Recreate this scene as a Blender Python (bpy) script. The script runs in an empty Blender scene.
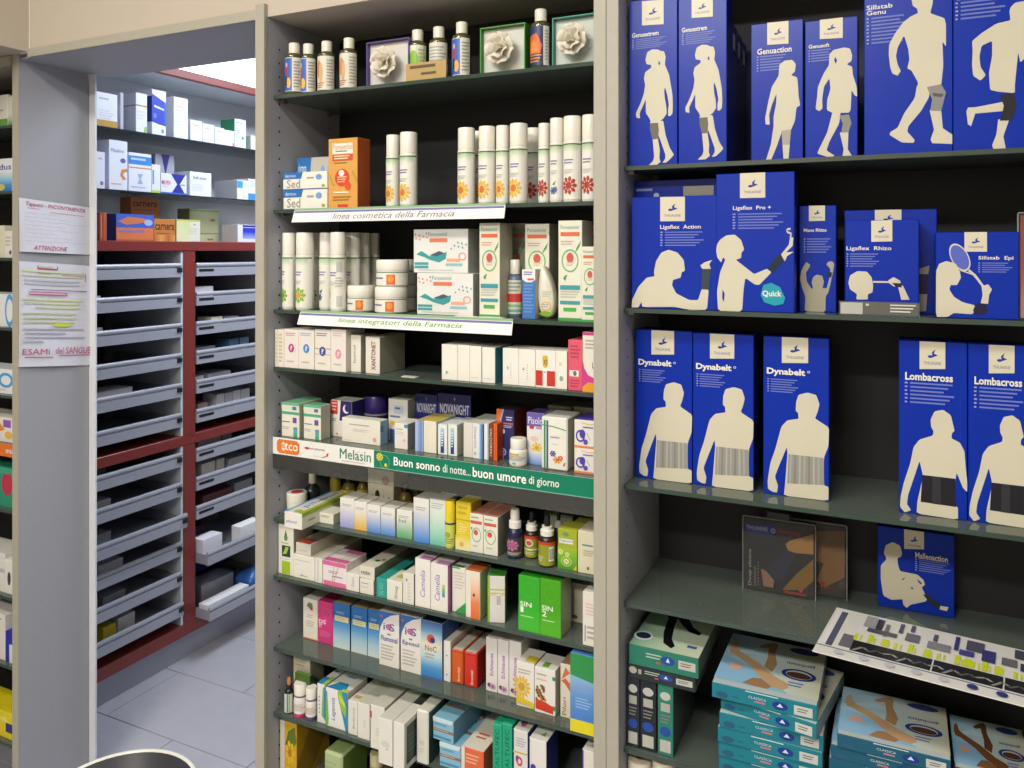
import bpy, bmesh, math, random
from mathutils import Vector, Matrix
random.seed(7)
scene = bpy.context.scene
col = scene.collection

# ---------------------------------------------------------------- camera
HC = 1.60                       # camera height above the floor
D = 1.41                        # distance from the front plane of the shelving (Y = 0)
FPX = 803.0                     # focal length in pixels (1024 wide frame)
TH = math.radians(25.8)         # the camera is turned to the left
HOR = 250.0                     # image row of the eye level (lens shift)
CT, ST = math.cos(TH), math.sin(TH)
cam_data = bpy.data.cameras.new('camera')
cam_data.sensor_width = 36.0
cam_data.lens = FPX / 1024 * 36.0
cam_data.shift_y = -(384 - HOR) / 1024
cam_data.clip_start = 0.02
cam = bpy.data.objects.new('camera', cam_data)
cam.location = (0, -D, HC)
cam.rotation_euler = (math.radians(90), 0, TH)
col.objects.link(cam)
scene.camera = cam

# ---------------------------------------------------------------- world, lamps, exposure
world = bpy.data.worlds.new('world'); scene.world = world
world.use_nodes = True
world.node_tree.nodes['Background'].inputs[0].default_value = (0.9, 0.95, 1.0, 1)
world.node_tree.nodes['Background'].inputs[1].default_value = 0.25
vs = scene.view_settings
vs.view_transform = 'Standard'; vs.look = 'None'; vs.gamma = 1.0; vs.use_curve_mapping = False
vs.exposure = 0.32

def area(name, loc, sx, sy, power, color, rot=(0, 0, 0)):
    d = bpy.data.lights.new(name, 'AREA'); d.shape = 'RECTANGLE'
    d.size = sx; d.size_y = sy; d.energy = power; d.color = color
    o = bpy.data.objects.new(name, d); o.location = loc; o.rotation_euler = rot
    col.objects.link(o); return o
WARM, COOL = (1.0, 0.962, 0.885), (0.74, 0.84, 1.0)
SHOP_LAMPS = [(-1.25, -1.4), (0.35, -1.45), (-0.75, -2.8)]
for i, (lx, ly) in enumerate(SHOP_LAMPS):
    area('shop_ceiling_light', (lx, ly, 2.94), 1.2, 0.3, (25, 8, 84)[i], WARM)
area('stock_room_light', (-1.75, 1.35, 2.6), 0.5, 1.3, 27, COOL)
try:
    scene.cycles.use_denoising = True
    scene.cycles.max_bounces = 8
    scene.cycles.transparent_max_bounces = 24
    scene.cycles.caustics_reflective = False
    scene.cycles.caustics_refractive = False
except Exception:
    pass

# ---------------------------------------------------------------- photograph geometry -> metres
def ratio(u):
    a = (u - 512.0) / FPX
    return (CT * a - ST) / (ST * a + CT)
def x_at(u, y):
    return ratio(u) * (y + D)
def dcam(x, y):
    return (y + D) * CT - x * ST
def z_at(v, x, y):
    return HC + (HOR - v) / FPX * dcam(x, y)
def y_on_plane_x(u, x):
    return x / ratio(u) - D
FR = [0.0, 0.0, 1.0]
def fr(x0, y0, wid, out=1020.0):
    FR[:] = [x0, y0, out / wid]
def PX(x): return FR[0] + x / FR[2]
def PY(y): return FR[1] + y / FR[2]

# ---------------------------------------------------------------- colours and materials
def lin(c):
    return c / 12.92 if c <= 0.04045 else ((c + 0.055) / 1.055) ** 2.4
_cc = {}
def C(h):
    if isinstance(h, tuple): return h
    if h not in _cc:
        _cc[h] = tuple(lin(int(h[i:i + 2], 16) / 255) for i in (0, 2, 4)) + (1.0,)
    return _cc[h]
def mixc(a, b, t):
    a, b = C(a), C(b)
    return tuple(a[i] * (1 - t) + b[i] * t for i in range(3)) + (1.0,)

def mat(name, color=None, rough=0.5, metal=0.0, noise=0.0, nscale=40.0, bump=0.0, attr=False,
        emit=None, estr=0.0, stretch=None, spec=0.5):
    m = bpy.data.materials.new(name); m.use_nodes = True
    nt = m.node_tree; b = nt.nodes['Principled BSDF']
    b.inputs['Roughness'].default_value = rough
    b.inputs['Metallic'].default_value = metal
    b.inputs['Specular IOR Level'].default_value = spec
    src = None
    if attr:
        a = nt.nodes.new('ShaderNodeAttribute'); a.attribute_name = 'Col'; src = a.outputs['Color']
    elif color is not None:
        r = nt.nodes.new('ShaderNodeRGB'); r.outputs[0].default_value = C(color); src = r.outputs[0]
    tc = nt.nodes.new('ShaderNodeTexCoord')
    mp = nt.nodes.new('ShaderNodeMapping')
    nt.links.new(tc.outputs['Object'], mp.inputs[0])
    if stretch: mp.inputs['Scale'].default_value = stretch
    nz = nt.nodes.new('ShaderNodeTexNoise'); nz.inputs['Scale'].default_value = nscale
    nz.inputs['Detail'].default_value = 4
    nt.links.new(mp.outputs[0], nz.inputs['Vector'])
    if noise > 0:
        hs = nt.nodes.new('ShaderNodeHueSaturation')
        mr = nt.nodes.new('ShaderNodeMapRange')
        mr.inputs['From Min'].default_value = 0.25; mr.inputs['From Max'].default_value = 0.75
        mr.inputs['To Min'].default_value = 1 - noise; mr.inputs['To Max'].default_value = 1 + noise
        nt.links.new(nz.outputs['Fac'], mr.inputs[0])
        nt.links.new(mr.outputs[0], hs.inputs['Value'])
        nt.links.new(src, hs.inputs['Color'])
        src = hs.outputs['Color']
    nt.links.new(src, b.inputs['Base Color'])
    if bump > 0:
        bp = nt.nodes.new('ShaderNodeBump'); bp.inputs['Strength'].default_value = bump
        bp.inputs['Distance'].default_value = 0.002
        nt.links.new(nz.outputs['Fac'], bp.inputs['Height'])
        nt.links.new(bp.outputs[0], b.inputs['Normal'])
    if emit:
        b.inputs['Emission Color'].default_value = C(emit)
        b.inputs['Emission Strength'].default_value = estr
    return m

def glass(name, tint, rough=0.03, ior=1.5, body=None, bodymix=0.0):
    """tinted sheet: see-through tint + Fresnel gloss, optionally a cloudy share"""
    m = bpy.data.materials.new(name); m.use_nodes = True
    nt = m.node_tree; nt.nodes.clear()
    out = nt.nodes.new('ShaderNodeOutputMaterial')
    tr = nt.nodes.new('ShaderNodeBsdfTransparent'); tr.inputs[0].default_value = C(tint)
    gl = nt.nodes.new('ShaderNodeBsdfGlossy'); gl.inputs['Roughness'].default_value = rough
    fn = nt.nodes.new('ShaderNodeFresnel'); fn.inputs['IOR'].default_value = ior
    base = tr.outputs[0]
    if body:
        df = nt.nodes.new('ShaderNodeBsdfDiffuse'); df.inputs[0].default_value = C(body)
        mx0 = nt.nodes.new('ShaderNodeMixShader'); mx0.inputs[0].default_value = bodymix
        nt.links.new(tr.outputs[0], mx0.inputs[1]); nt.links.new(df.outputs[0], mx0.inputs[2])
        base = mx0.outputs[0]
    mx = nt.nodes.new('ShaderNodeMixShader')
    nt.links.new(fn.outputs[0], mx.inputs[0])
    nt.links.new(base, mx.inputs[1]); nt.links.new(gl.outputs[0], mx.inputs[2])
    nt.links.new(mx.outputs[0], out.inputs['Surface'])
    return m

M = {
    'carton': mat('printed_carton', attr=True, rough=0.42, noise=0.03, nscale=25, bump=0.04),
    'gloss': mat('glossy_carton', attr=True, rough=0.27, noise=0.02, nscale=20, spec=0.22),
    'plastic': mat('moulded_plastic', attr=True, rough=0.32, noise=0.02, nscale=30),
    'matte': mat('matte_paper', attr=True, rough=0.75, noise=0.03, nscale=60),
    'laminate': mat('grey_laminate', 'a0a2aa', rough=0.5, noise=0.035, nscale=180, bump=0.05),
    'edging': mat('cream_edge_band', 'a9a597', rough=0.5, noise=0.03, nscale=60),
    'back': mat('black_back_panel', '111116', rough=0.6, noise=0.08, nscale=30),
    'wall': mat('beige_wall_paint', 'bfb4a5', rough=0.85, noise=0.03, nscale=8, bump=0.06),
    'white_wall': mat('white_wall_paint', 'd9dade', rough=0.85, noise=0.03, nscale=8),
    'ceil': mat('ceiling_paint', 'e6e2da', rough=0.9, noise=0.02, nscale=10),
    'wood': mat('brown_wood_board', '8c6239', rough=0.6, noise=0.2, nscale=6, stretch=(1, 12, 12)),
    'tile': mat('grey_floor_tile', 'a9aab4', rough=0.35, noise=0.05, nscale=14),
    'grout': mat('dark_grout', '5c5c66', rough=0.9, noise=0.08, nscale=80),
    'red': mat('red_lacquer', '80302c', rough=0.35, noise=0.05, nscale=20),
    'drawer': mat('grey_drawer_metal', 'a4a8b4', rough=0.38, metal=0.1, noise=0.04, nscale=30, stretch=(1, 20, 1)),
    'drawer_in': mat('drawer_interior', '5e6068', rough=0.6, noise=0.05, nscale=30),
    'niche': mat('pale_grey_board', 'd6dbe0', rough=0.6, noise=0.04, nscale=12),
    'black': mat('black_plastic', '17171a', rough=0.4, noise=0.05, nscale=40),
    'steel': mat('brushed_steel', '9a9a98', rough=0.35, metal=0.9, noise=0.05, nscale=60),
    'shelf': glass('green_shelf_glass', 'bccabf', rough=0.08, ior=1.6, body='93a296', bodymix=0.32),
    'shelf_edge': mat('glass_shelf_edge', '3b4a42', rough=0.15, noise=0.08, nscale=30),
    'bglass': glass('clear_shelf_glass', 'eaf0f0', rough=0.06, ior=1.3, body='b8c4c8', bodymix=0.06),
    'bedge': mat('dark_glass_edge', '24343c', rough=0.2, noise=0.05, nscale=30),
    'acrylic': glass('clear_acrylic', 'f4f5f2', rough=0.08, body='d4d3cb', bodymix=0.06),
    'acrylic_rim': mat('acrylic_edge', '8b8c86', rough=0.2, noise=0.05, nscale=40),
    'film': glass('clear_film', 'f8f8f6', rough=0.12, ior=1.3, body='c8c8c0', bodymix=0.025),
    'oilglass': glass('oil_bottle_glass', 'c9c58f', rough=0.05, body='9a9658', bodymix=0.25),
    'lamp': mat('lamp_diffuser', 'ffffff', rough=0.6, emit='fff3de', estr=3.0),
    'sky': mat('daylight_pane', 'ffffff', rough=0.6, emit='e6f0ff', estr=2.2),
}

# ---------------------------------------------------------------- object helpers
def put(name, me, material=None, parent=None, loc=None, rotz=0.0):
    o = bpy.data.objects.new(name, me); col.objects.link(o)
    if material is not None and me is not None:
        me.materials.append(material)
    if parent is not None: o.parent = parent
    if loc is not None: o.location = loc
    if rotz: o.rotation_euler = (0, 0, rotz)
    return o
def tag(o, label, cat, group=None, kind=None):
    if label: o['label'] = label
    if cat: o['category'] = cat
    if group: o['group'] = group
    if kind: o['kind'] = kind
    return o
def thing(name, label, cat, loc=(0, 0, 0), rotz=0.0, group=None):
    return tag(put(name, None, loc=loc, rotz=rotz), label, cat, group)
def struct(name, me, material, parent=None):
    o = put(name, me, material, parent)
    if parent is None: o['kind'] = 'structure'
    return o

def setcol(me, cols):
    """cols: one colour per face (tuple) or list of per-corner colours"""
    at = me.color_attributes.new('Col', 'FLOAT_COLOR', 'CORNER')
    data = []
    for p, c in zip(me.polygons, cols):
        if isinstance(c, list):
            for q in c: data += q
        else:
            for _ in range(p.loop_total): data += c
    at.data.foreach_set('color', data)
def mesh(name, v, f, cols=None, smooth=False):
    me = bpy.data.meshes.new(name); me.from_pydata(v, [], f); me.update()
    if cols is not None: setcol(me, cols)
    if smooth:
        me.polygons.foreach_set('use_smooth', [True] * len(me.polygons))
    return me
def box_mesh(name, x0, x1, y0, y1, z0, z1, color=None, bev=0.0, faces=None):
    """chamfered box; faces = dict(F,R,L,T,B,K -> colour)"""
    if bev <= 0:
        v = [(x, y, z) for z in (z0, z1) for y in (y0, y1) for x in (x0, x1)]
        f = [(0, 2, 3, 1), (4, 5, 7, 6), (0, 1, 5, 4), (2, 6, 7, 3), (0, 4, 6, 2), (1, 3, 7, 5)]
        me = mesh(name, v, f)
    else:
        bm = bmesh.new()
        bmesh.ops.create_cube(bm, size=1.0)
        for q in bm.verts:
            q.co = Vector(((x0 + x1) / 2 + q.co.x * (x1 - x0), (y0 + y1) / 2 + q.co.y * (y1 - y0), (z0 + z1) / 2 + q.co.z * (z1 - z0)))
        bmesh.ops.bevel(bm, geom=bm.edges[:], offset=bev, segments=1, affect='EDGES')
        me = bpy.data.meshes.new(name); bm.to_mesh(me); bm.free()
    if color is not None:
        base = C(color); cols = []
        for p in me.polygons:
            n = p.normal; k = None
            if n.y < -0.8: k = 'F'
            elif n.y > 0.8: k = 'K'
            elif n.x > 0.8: k = 'R'
            elif n.x < -0.8: k = 'L'
            elif n.z > 0.8: k = 'T'
            elif n.z < -0.8: k = 'B'
            cols.append(C(faces[k]) if faces and k in faces else base)
        setcol(me, cols)
    return me
def boxes_mesh(name, bl):
    v, f = [], []
    for (x0, x1, y0, y1, z0, z1) in bl:
        i = len(v)
        v += [(x, y, z) for z in (z0, z1) for y in (y0, y1) for x in (x0, x1)]
        f += [tuple(i + k for k in q) for q in ((0, 2, 3, 1), (4, 5, 7, 6), (0, 1, 5, 4), (2, 6, 7, 3), (0, 4, 6, 2), (1, 3, 7, 5))]
    return mesh(name, v, f)
def lathe(name, prof, color, n=28, cx=0.0, cy=0.0, sx=1.0, sy=1.0):
    """prof: list of (r, z[, colour]); closed top and bottom"""
    v, f, cols = [], [], []
    for p in prof:
        for k in range(n):
            a = 2 * math.pi * k / n
            v.append((cx + sx * p[0] * math.sin(a), cy - sy * p[0] * math.cos(a), p[1]))
    for i in range(len(prof) - 1):
        c = C(prof[i][2]) if len(prof[i]) > 2 else C(color)
        for k in range(n):
            k2 = (k + 1) % n
            f.append((i * n + k, i * n + k2, (i + 1) * n + k2, (i + 1) * n + k)); cols.append(c)
    f.append(tuple(range(n - 1, -1, -1))); cols.append(C(color))
    c = C(prof[-1][2]) if len(prof[-1]) > 2 else C(color)
    f.append(tuple((len(prof) - 1) * n + k for k in range(n))); cols.append(c)
    me = mesh(name, v, f, cols)
    sm = [True] * (len(f) - 2) + [False, False]
    me.polygons.foreach_set('use_smooth', sm)
    try: me.set_sharp_from_angle(angle=math.radians(40))
    except Exception: pass
    return me

# ---------------------------------------------------------------- printed artwork
_tx = {}
def text_tris(s, bold=0.0):
    key = (s, bold)
    if key in _tx: return _tx[key]
    cu = bpy.data.curves.new('t', 'FONT'); cu.body = s; cu.resolution_u = 2; cu.offset = bold
    o = bpy.data.objects.new('t', cu); col.objects.link(o)
    dg = bpy.context.evaluated_depsgraph_get()
    me = bpy.data.meshes.new_from_object(o.evaluated_get(dg))
    vs_ = [(q.co.x, q.co.y) for q in me.vertices]
    fs = [tuple(p.vertices) for p in me.polygons]
    bpy.data.objects.remove(o); bpy.data.curves.remove(cu); bpy.data.meshes.remove(me)
    x0 = min(q[0] for q in vs_); x1 = max(q[0] for q in vs_)
    y0 = min(q[1] for q in vs_); y1 = max(q[1] for q in vs_)
    vs_ = [((q[0] - x0) / (x1 - x0), (q[1] - y0) / (y1 - y0)) for q in vs_]
    _tx[key] = (vs_, fs); return _tx[key]

def clip_u(pts, u, sg):
    out = []
    for a, b in zip(pts, pts[1:] + pts[:1]):
        da, db = sg * (a[0] - u), sg * (b[0] - u)
        if da >= 0: out.append(a)
        if (da > 0 and db < 0) or (da < 0 and db > 0):
            t = da / (da - db); out.append((a[0] + t * (b[0] - a[0]), a[1] + t * (b[1] - a[1])))
    return out
class Art:
    """flat print on one face; coordinates 0..1 (u to the right, v up)"""
    def __init__(s, mp): s.mp = mp; s.v = []; s.f = []; s.c = []; s.k = 0
    def lay(s): s.k += 1; return 0.00035 + 0.00006 * s.k
    def face(s, pts, c, e):
        if s.n > 1 and not isinstance(c, list):          # wrap round a cylinder: cut into narrow strips
            lo, hi = min(p[0] for p in pts), max(p[0] for p in pts)
            k0, k1 = math.floor(lo / .07), math.ceil(hi / .07)
            if k1 - k0 > 1:
                for k in range(k0, k1):
                    q = clip_u(clip_u(pts, k * .07, 1), (k + 1) * .07, -1)
                    if len(q) > 2: s.raw(q, c, e)
                return
        s.raw(pts, c, e)
    def raw(s, pts, c, e):
        i = len(s.v); s.v += [s.mp(p[0], p[1], e) for p in pts]
        s.f.append(tuple(range(i, i + len(pts)))); s.c.append(c)
    def add(s, el):
        t = el[0]
        e = s.lay()
        if t == 'r':                       # rectangle
            _, u0, v0, u1, v1, c = el; n = s.n
            for k in range(n):
                a, b = u0 + (u1 - u0) * k / n, u0 + (u1 - u0) * (k + 1) / n
                s.face([(a, v0), (b, v0), (b, v1), (a, v1)], C(c), e)
        elif t in 'gh':                    # gradient: g bottom->top, h left->right (list of stops)
            _, u0, v0, u1, v1, st = el; m = len(st) - 1
            for k in range(m):
                a, b = k / m, (k + 1) / m; ca, cb = C(st[k]), C(st[k + 1])
                if t == 'g':
                    n = s.n
                    for q in range(n):
                        p0, p1 = u0 + (u1 - u0) * q / n, u0 + (u1 - u0) * (q + 1) / n
                        s.face([(p0, v0 + (v1 - v0) * a), (p1, v0 + (v1 - v0) * a), (p1, v0 + (v1 - v0) * b), (p0, v0 + (v1 - v0) * b)], [ca, ca, cb, cb], e)
                else:
                    s.face([(u0 + (u1 - u0) * a, v0), (u0 + (u1 - u0) * b, v0), (u0 + (u1 - u0) * b, v1), (u0 + (u1 - u0) * a, v1)], [ca, cb, cb, ca], e)
        elif t == 'e':                     # ellipse
            _, cu, cv, ru, rv, c = el; n = 18
            pts = [(cu + ru * math.cos(2 * math.pi * k / n), cv + rv * math.sin(2 * math.pi * k / n)) for k in range(n)]
            if s.n > 1:
                for k in range(n): s.face([(cu, cv), pts[k], pts[(k + 1) % n]], C(c), e)
            else: s.face(pts, C(c), e)
        elif t == 'o':                     # ring
            _, cu, cv, ru, rv, w, c = el; n = 22
            for k in range(n):
                q = []
                for (kk, g) in ((k, 1), (k + 1, 1), (k + 1, 1 - w), (k, 1 - w)):
                    a = 2 * math.pi * kk / n; q.append((cu + g * ru * math.cos(a), cv + g * rv * math.sin(a)))
                s.face(q, C(c), e)
        elif t == 'p':                     # polygon
            s.face(el[1], C(el[2]), e)
        elif t == 'l':                     # lines of small print
            _, u0, v0, u1, v1, n, c = el
            for k in range(n):
                vt = v1 - (v1 - v0) * (k + 0.1) / n; vb = vt - (v1 - v0) / n * 0.45
                ue = u0 + (u1 - u0) * (0.7 + 0.3 * ((k * 37 + n * 13) % 10) / 9)
                s.face([(u0, vb), (ue, vb), (ue, vt), (u0, vt)], C(c), e)
        elif t == 's':                     # stroke through points (width in u)
            _, pts, w, c = el
            for a, b in zip(pts[:-1], pts[1:]):
                dx, dy = b[0] - a[0], b[1] - a[1]; L = math.hypot(dx, dy) or 1
                nx, ny = -dy / L * w / 2, dx / L * w / 2
                s.face([(a[0] - nx, a[1] - ny), (b[0] - nx, b[1] - ny), (b[0] + nx, b[1] + ny), (a[0] + nx, a[1] + ny)], C(c), e)
        elif t == 'b':                     # bars of a bar code
            _, u0, v0, u1, v1, c = el
            s.face([(u0, v0), (u1, v0), (u1, v1), (u0, v1)], C('e8e8e4'), e); e = s.lay()
            x = u0 + (u1 - u0) * .08
            k = 0
            while x < u1 - (u1 - u0) * .1:
                w = (u1 - u0) * (.035 + .03 * ((k * 7) % 3)); s.face([(x, v0 + (v1 - v0) * .1), (x + w, v0 + (v1 - v0) * .1), (x + w, v1 - (v1 - v0) * .1), (x, v1 - (v1 - v0) * .1)], C(c), e)
                x += w * 1.9; k += 1
        elif t == 'f':                     # flower: centre, radius u, radius v, petals, petal colour, heart colour
            _, cu, cv, ru, rv, n, pc, hc = el
            for k in range(n):
                a = 2 * math.pi * k / n; d = math.pi / n * 0.9
                P = lambda g, b: (cu + g * ru * math.cos(b), cv + g * rv * math.sin(b))
                s.face([P(.25, a), P(.75, a - d), P(1, a - d * .3), P(1, a + d * .3), P(.75, a + d)], C(pc), e)
            e = s.lay()
            for k in range(10):
                a, b = 2 * math.pi * k / 10, 2 * math.pi * (k + 1) / 10
                s.face([(cu, cv), (cu + .38 * ru * math.cos(a), cv + .38 * rv * math.sin(a)), (cu + .38 * ru * math.cos(b), cv + .38 * rv * math.sin(b))], C(hc), e)
        elif t == 't':                     # lettering stretched into a rectangle; opts: dict
            _, txt, u0, v0, u1, v1, c = el[:7]; op = el[7] if len(el) > 7 else {}
            vt, fs = text_tris(txt, op.get('b', 0.0)); sl = op.get('sl', 0.0); rot = op.get('rot', 0)
            i = len(s.v)
            for (x, y) in vt:
                x2 = x + sl * (y - .5)
                if rot == 90: U, V = u1 - (u1 - u0) * y, v0 + (v1 - v0) * x2
                elif rot == -90: U, V = u0 + (u1 - u0) * y, v1 - (v1 - v0) * x2
                elif rot == 180: U, V = u1 - (u1 - u0) * x2, v1 - (v1 - v0) * y
                else: U, V = u0 + (u1 - u0) * x2, v0 + (v1 - v0) * y
                s.v.append(s.mp(U, V, e))
            for q in fs: s.f.append(tuple(i + k for k in q)); s.c.append(C(c))
    n = 1

def paint(parent, faces, material=None):
    """faces: list of (mapping, elements, cylindrical?, name of the print) -> flat printed children, one per kind of print"""
    jobs = {}
    for fc in faces:
        mp, els, cyl = fc[:3]; base = fc[3] if len(fc) > 3 else 'printed_artwork'
        flat = []
        for el in els:
            if el[0] == 'G': flat += [(el[1], q) for q in el[2]]
            else: flat.append(('lettering' if el[0] == 't' else base, el))
        for k, (nm, el) in enumerate(flat):
            jobs.setdefault(nm, []).append((mp, cyl, k, el))
    for nm, lst in jobs.items():
        v, f, c = [], [], []
        for (mp, cyl, k, el) in lst:
            a = Art(mp); a.n = 6 if cyl else 1; a.k = k
            a.add(el)
            i = len(v); v += a.v; f += [tuple(i + q for q in g) for g in a.f]; c += a.c
        if f:
            o = put(nm, mesh(nm, v, f, c), material or M['carton'], parent)
            if nm not in ('figure_print', 'logo_label'): o['kind'] = 'stuff'      # ink too fine to pick apart

def cyl_map(r, z0, h, phi0=0.0, span=math.pi * .9):
    def g(u, v, e):
        a = phi0 + (u - .5) * span
        return ((r + e) * math.sin(a), -(r + e) * math.cos(a), z0 + v * h)
    return g
def box_maps(w, d, h):
    return {'F': lambda u, v, e: (u * w, -e, v * h), 'R': lambda u, v, e: (w + e, u * d, v * h),
            'T': lambda u, v, e: (u * w, v * d, h + e), 'L': lambda u, v, e: (-e, (1 - u) * d, v * h)}

ZS = {}                                   # shelf heights (top surfaces)
CUR = {'z': 0.0, 'grp': None}
def on(sh, grp=None): CUR['z'] = ZS[sh]; CUR['grp'] = grp

def carton(x0, x1, yt, label, color='e4e1d6', art=None, Y=0.05, d=0.06, rot=0.0, base=None, h=None, w=None,
           side=None, top=None, R=None, T=None, L=None, name='medicine_carton', cat='carton', group=None, material='carton',
           bev=0.0008, lean=0.0, X0=None, faces=None, ax_=None):
    """a carton standing on the current shelf; x0, x1, yt read off the photograph"""
    u0, u1 = PX(x0), PX(x1); r = math.radians(rot); Y += CUR.get('dy', 0.0)
    if X0 is None:
        ax = x_at(u0, Y); ay = Y
    else:
        ax = X0; ay = y_on_plane_x(u0, X0)
    m = ratio(u1)
    if w is None: w = (m * (ay + D) - ax) / (math.cos(r) - m * math.sin(r))
    if X0 is None and ax_ is not None: ax = ax_
    uc = (u0 + u1) / 2
    if X0 is None and ax_ is None and Y > .0 and not r:        # keep clear of the side panels of the bay
        lo, hi = (XML1, XMR0) if 256 < uc < 600 else (XRL1, XRR0) if uc > 600 else (-9, 9)
        if ax < lo + .002: w -= lo + .002 - ax; ax = lo + .002
        if ax + w > hi - .002: w = hi - .002 - ax
    z0 = CUR['z'] if base is None else base
    if h is None:
        mx, my = ax + w / 2 * math.cos(r), ay + w / 2 * math.sin(r)
        h = z_at(PY(yt), mx, my) - z0
    fc = dict(faces or {})
    if side: fc.setdefault('R', side); fc.setdefault('L', side)
    if top: fc['T'] = top
    o = put(name, box_mesh(name, 0, w, 0, d, 0, h, color, min(bev, w * .1, h * .1), fc), M[material], loc=(ax, ay, z0 + 0.0002), rotz=r)
    if lean: o.rotation_euler = (lean, 0, r)
    tag(o, label, cat, group or CUR['grp'])
    mp = box_maps(w, d, h); fl = []
    for k, els in (('F', art), ('R', R), ('T', T), ('L', L)):
        if els: fl.append((mp[k], els, False, {'F': 'printed_artwork', 'T': 'top_print'}.get(k, 'side_print')))
    if fl: paint(o, fl, M[material])
    o['top_z'] = z0 + h + 0.0006
    CUR['last'] = z0 + h + 0.0006
    return o

def vessel(x0, x1, yt, label, parts, Y=0.06, h=None, base=None, name='bottle', cat='bottle', group=None, r=None,
           art=None, lab=None, n=26, phi=0.0):
    """round container; parts: list of (part name, material, colour, [(r share, z share)...]); lab: (z0, z1, r share, colour, span)"""
    u0, u1 = PX(x0), PX(x1); uc = (u0 + u1) / 2
    cx = x_at(uc, Y)
    if r is None: r = (u1 - u0) / 2 / FPX * dcam(cx, Y)
    z0 = CUR['z'] if base is None else base
    if h is None: h = z_at(PY(yt), cx, Y) - z0
    t = thing(name, label, cat, (cx, Y, z0 + 0.0002), 0.0, group or CUR['grp'])
    for (pn, mk, c, prof) in parts:
        put(pn, lathe(pn, [(p[0] * r, p[1] * h) + tuple(p[2:]) for p in prof], c, n), M[mk], t)
    if lab:
        l0, l1, rs, c, span = lab
        mp = cyl_map(rs * r, l0 * h, (l1 - l0) * h, phi, span)
        a = Art(mp); a.n = 14
        a.add(('r', 0, 0, 1, 1, c))
        me = mesh('label', a.v, a.f, a.c, smooth=True)
        lo = put('paper_label', me, M['carton'], t)
        if art:
            mp2 = cyl_map(rs * r + .0004, l0 * h, (l1 - l0) * h, phi, span)
            paint(lo, [(mp2, art, True)])
    t['top_z'] = z0 + h
    CUR['last'] = z0 + h + 0.0006
    return t
# ================================================================ room shell
XPL0, XPL1 = x_at(12.3, .0102), x_at(18.3, .0102)       # left bay's end panel (its right face borders the passage)
XML0, XML1 = x_at(255, 0), x_at(264, 0)         # middle bay, left panel
XMR0, XMR1 = x_at(593.5, 0), x_at(606, 0)       # middle bay, right panel
XRL0, XRL1 = x_at(606.3, 0), x_at(618.5, 0)     # right bay, left panel
XRR0 = XRL1 + 0.80; XRR1 = XRR0 + (XRL1 - XRL0)
DEP = 0.285
ZL = z_at(17, XML0, 0)                          # underside of the bulkhead
ZCEIL = 3.0
XBEAM = x_at(25, 0)
ZB = z_at(51, XBEAM, 0)

struct('floor', box_mesh('floor', -4.2, 2.6, -3.8, 2.7, -0.06, -0.004), M['grout'])
floor = bpy.data.objects['floor']
tw, td = 0.64, 0.311
tile_me = box_mesh('tile', 0.0015, tw - 0.0015, 0.0015, td - 0.0015, -0.006, 0.0, None, 0.001)
tile_me.materials.append(M['tile'])
for j in range(-9, 7):
    yy = 0.469 + j * td
    off = -2.46 if j % 2 == 0 else -2.139
    for i in range(-2, 6):
        xx = off + i * tw
        if xx < -3.5 or xx > 1.2: continue
        o = bpy.data.objects.new('tile', tile_me); col.objects.link(o); o.parent = floor; o.location = (xx, yy, 0)
struct('ceiling', box_mesh('ceiling', -4.2, 2.6, -3.8, 2.7, ZCEIL, ZCEIL + .06), M['ceil'])
struct('wall_back', box_mesh('wall_back', -4.2, 2.6, -3.86, -3.8, 0, ZCEIL), M['wall'])
struct('wall_right', box_mesh('wall_right', 2.6, 2.66, -3.8, 2.7, 0, ZCEIL), M['wall'])
struct('wall_left', box_mesh('wall_left', -4.26, -4.2, -3.8, 2.7, 0, ZCEIL), M['wall'])
struct('wall_far', box_mesh('wall_far', -4.2, 2.6, 2.7, 2.76, 0, ZCEIL), M['white_wall'])
struct('wall_side', box_mesh('wall_side', -3.06, -3.0, 0.30, 2.7, 0, ZCEIL), M['white_wall'])
# bulkhead above the shelving and the passage, and the beam that comes forward at its left end
struct('wall_front', box_mesh('wall_front', XBEAM, 2.6, 0.012, DEP + .01, ZL, ZCEIL), M['wall'])
struct('trim_1', box_mesh('trim_1', XBEAM - .14, XBEAM, -1.7, 0.0118, ZB, ZCEIL), M['wall'])
struct('trim_2', box_mesh('trim_2', XML1 - 1.9, XBEAM - .142, 0.03, .06, z_at(66, XPL0, .03), ZCEIL), M['wood'])
# soffit lining of the passage
struct('trim_3', box_mesh('trim_3', XPL1 + .001, XML0 - .001, 0.014, DEP + .005, ZL - .004, ZL - .0005), M['laminate'])
struct('trim_5', box_mesh('trim_5', XBEAM + .001, XML0 - .001, 0.006, 0.0118, ZL - .004, ZL + .019), M['edging'])
# clerestory window in the stock room (daylight above the cabinet)
w1 = put('window_1', None); w1['kind'] = 'structure'
put('window_frame', boxes_mesh('window_frame', [(-3.0, -2.97, .5, 2.6, 2.30, 2.33), (-3.0, -2.97, .5, 2.6, 2.93, 2.96), (-3.0, -2.97, .5, .53, 2.33, 2.93), (-3.0, -2.97, 2.57, 2.6, 2.33, 2.93), (-3.0, -2.97, 1.93, 1.96, 2.33, 2.93)]), M['white_wall'], w1)
for (a, b) in ((.53, 1.93), (1.96, 2.57)):
    put('pane', box_mesh('pane', -2.995, -2.985, a, b, 2.33, 2.93), M['sky'], w1)
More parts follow.
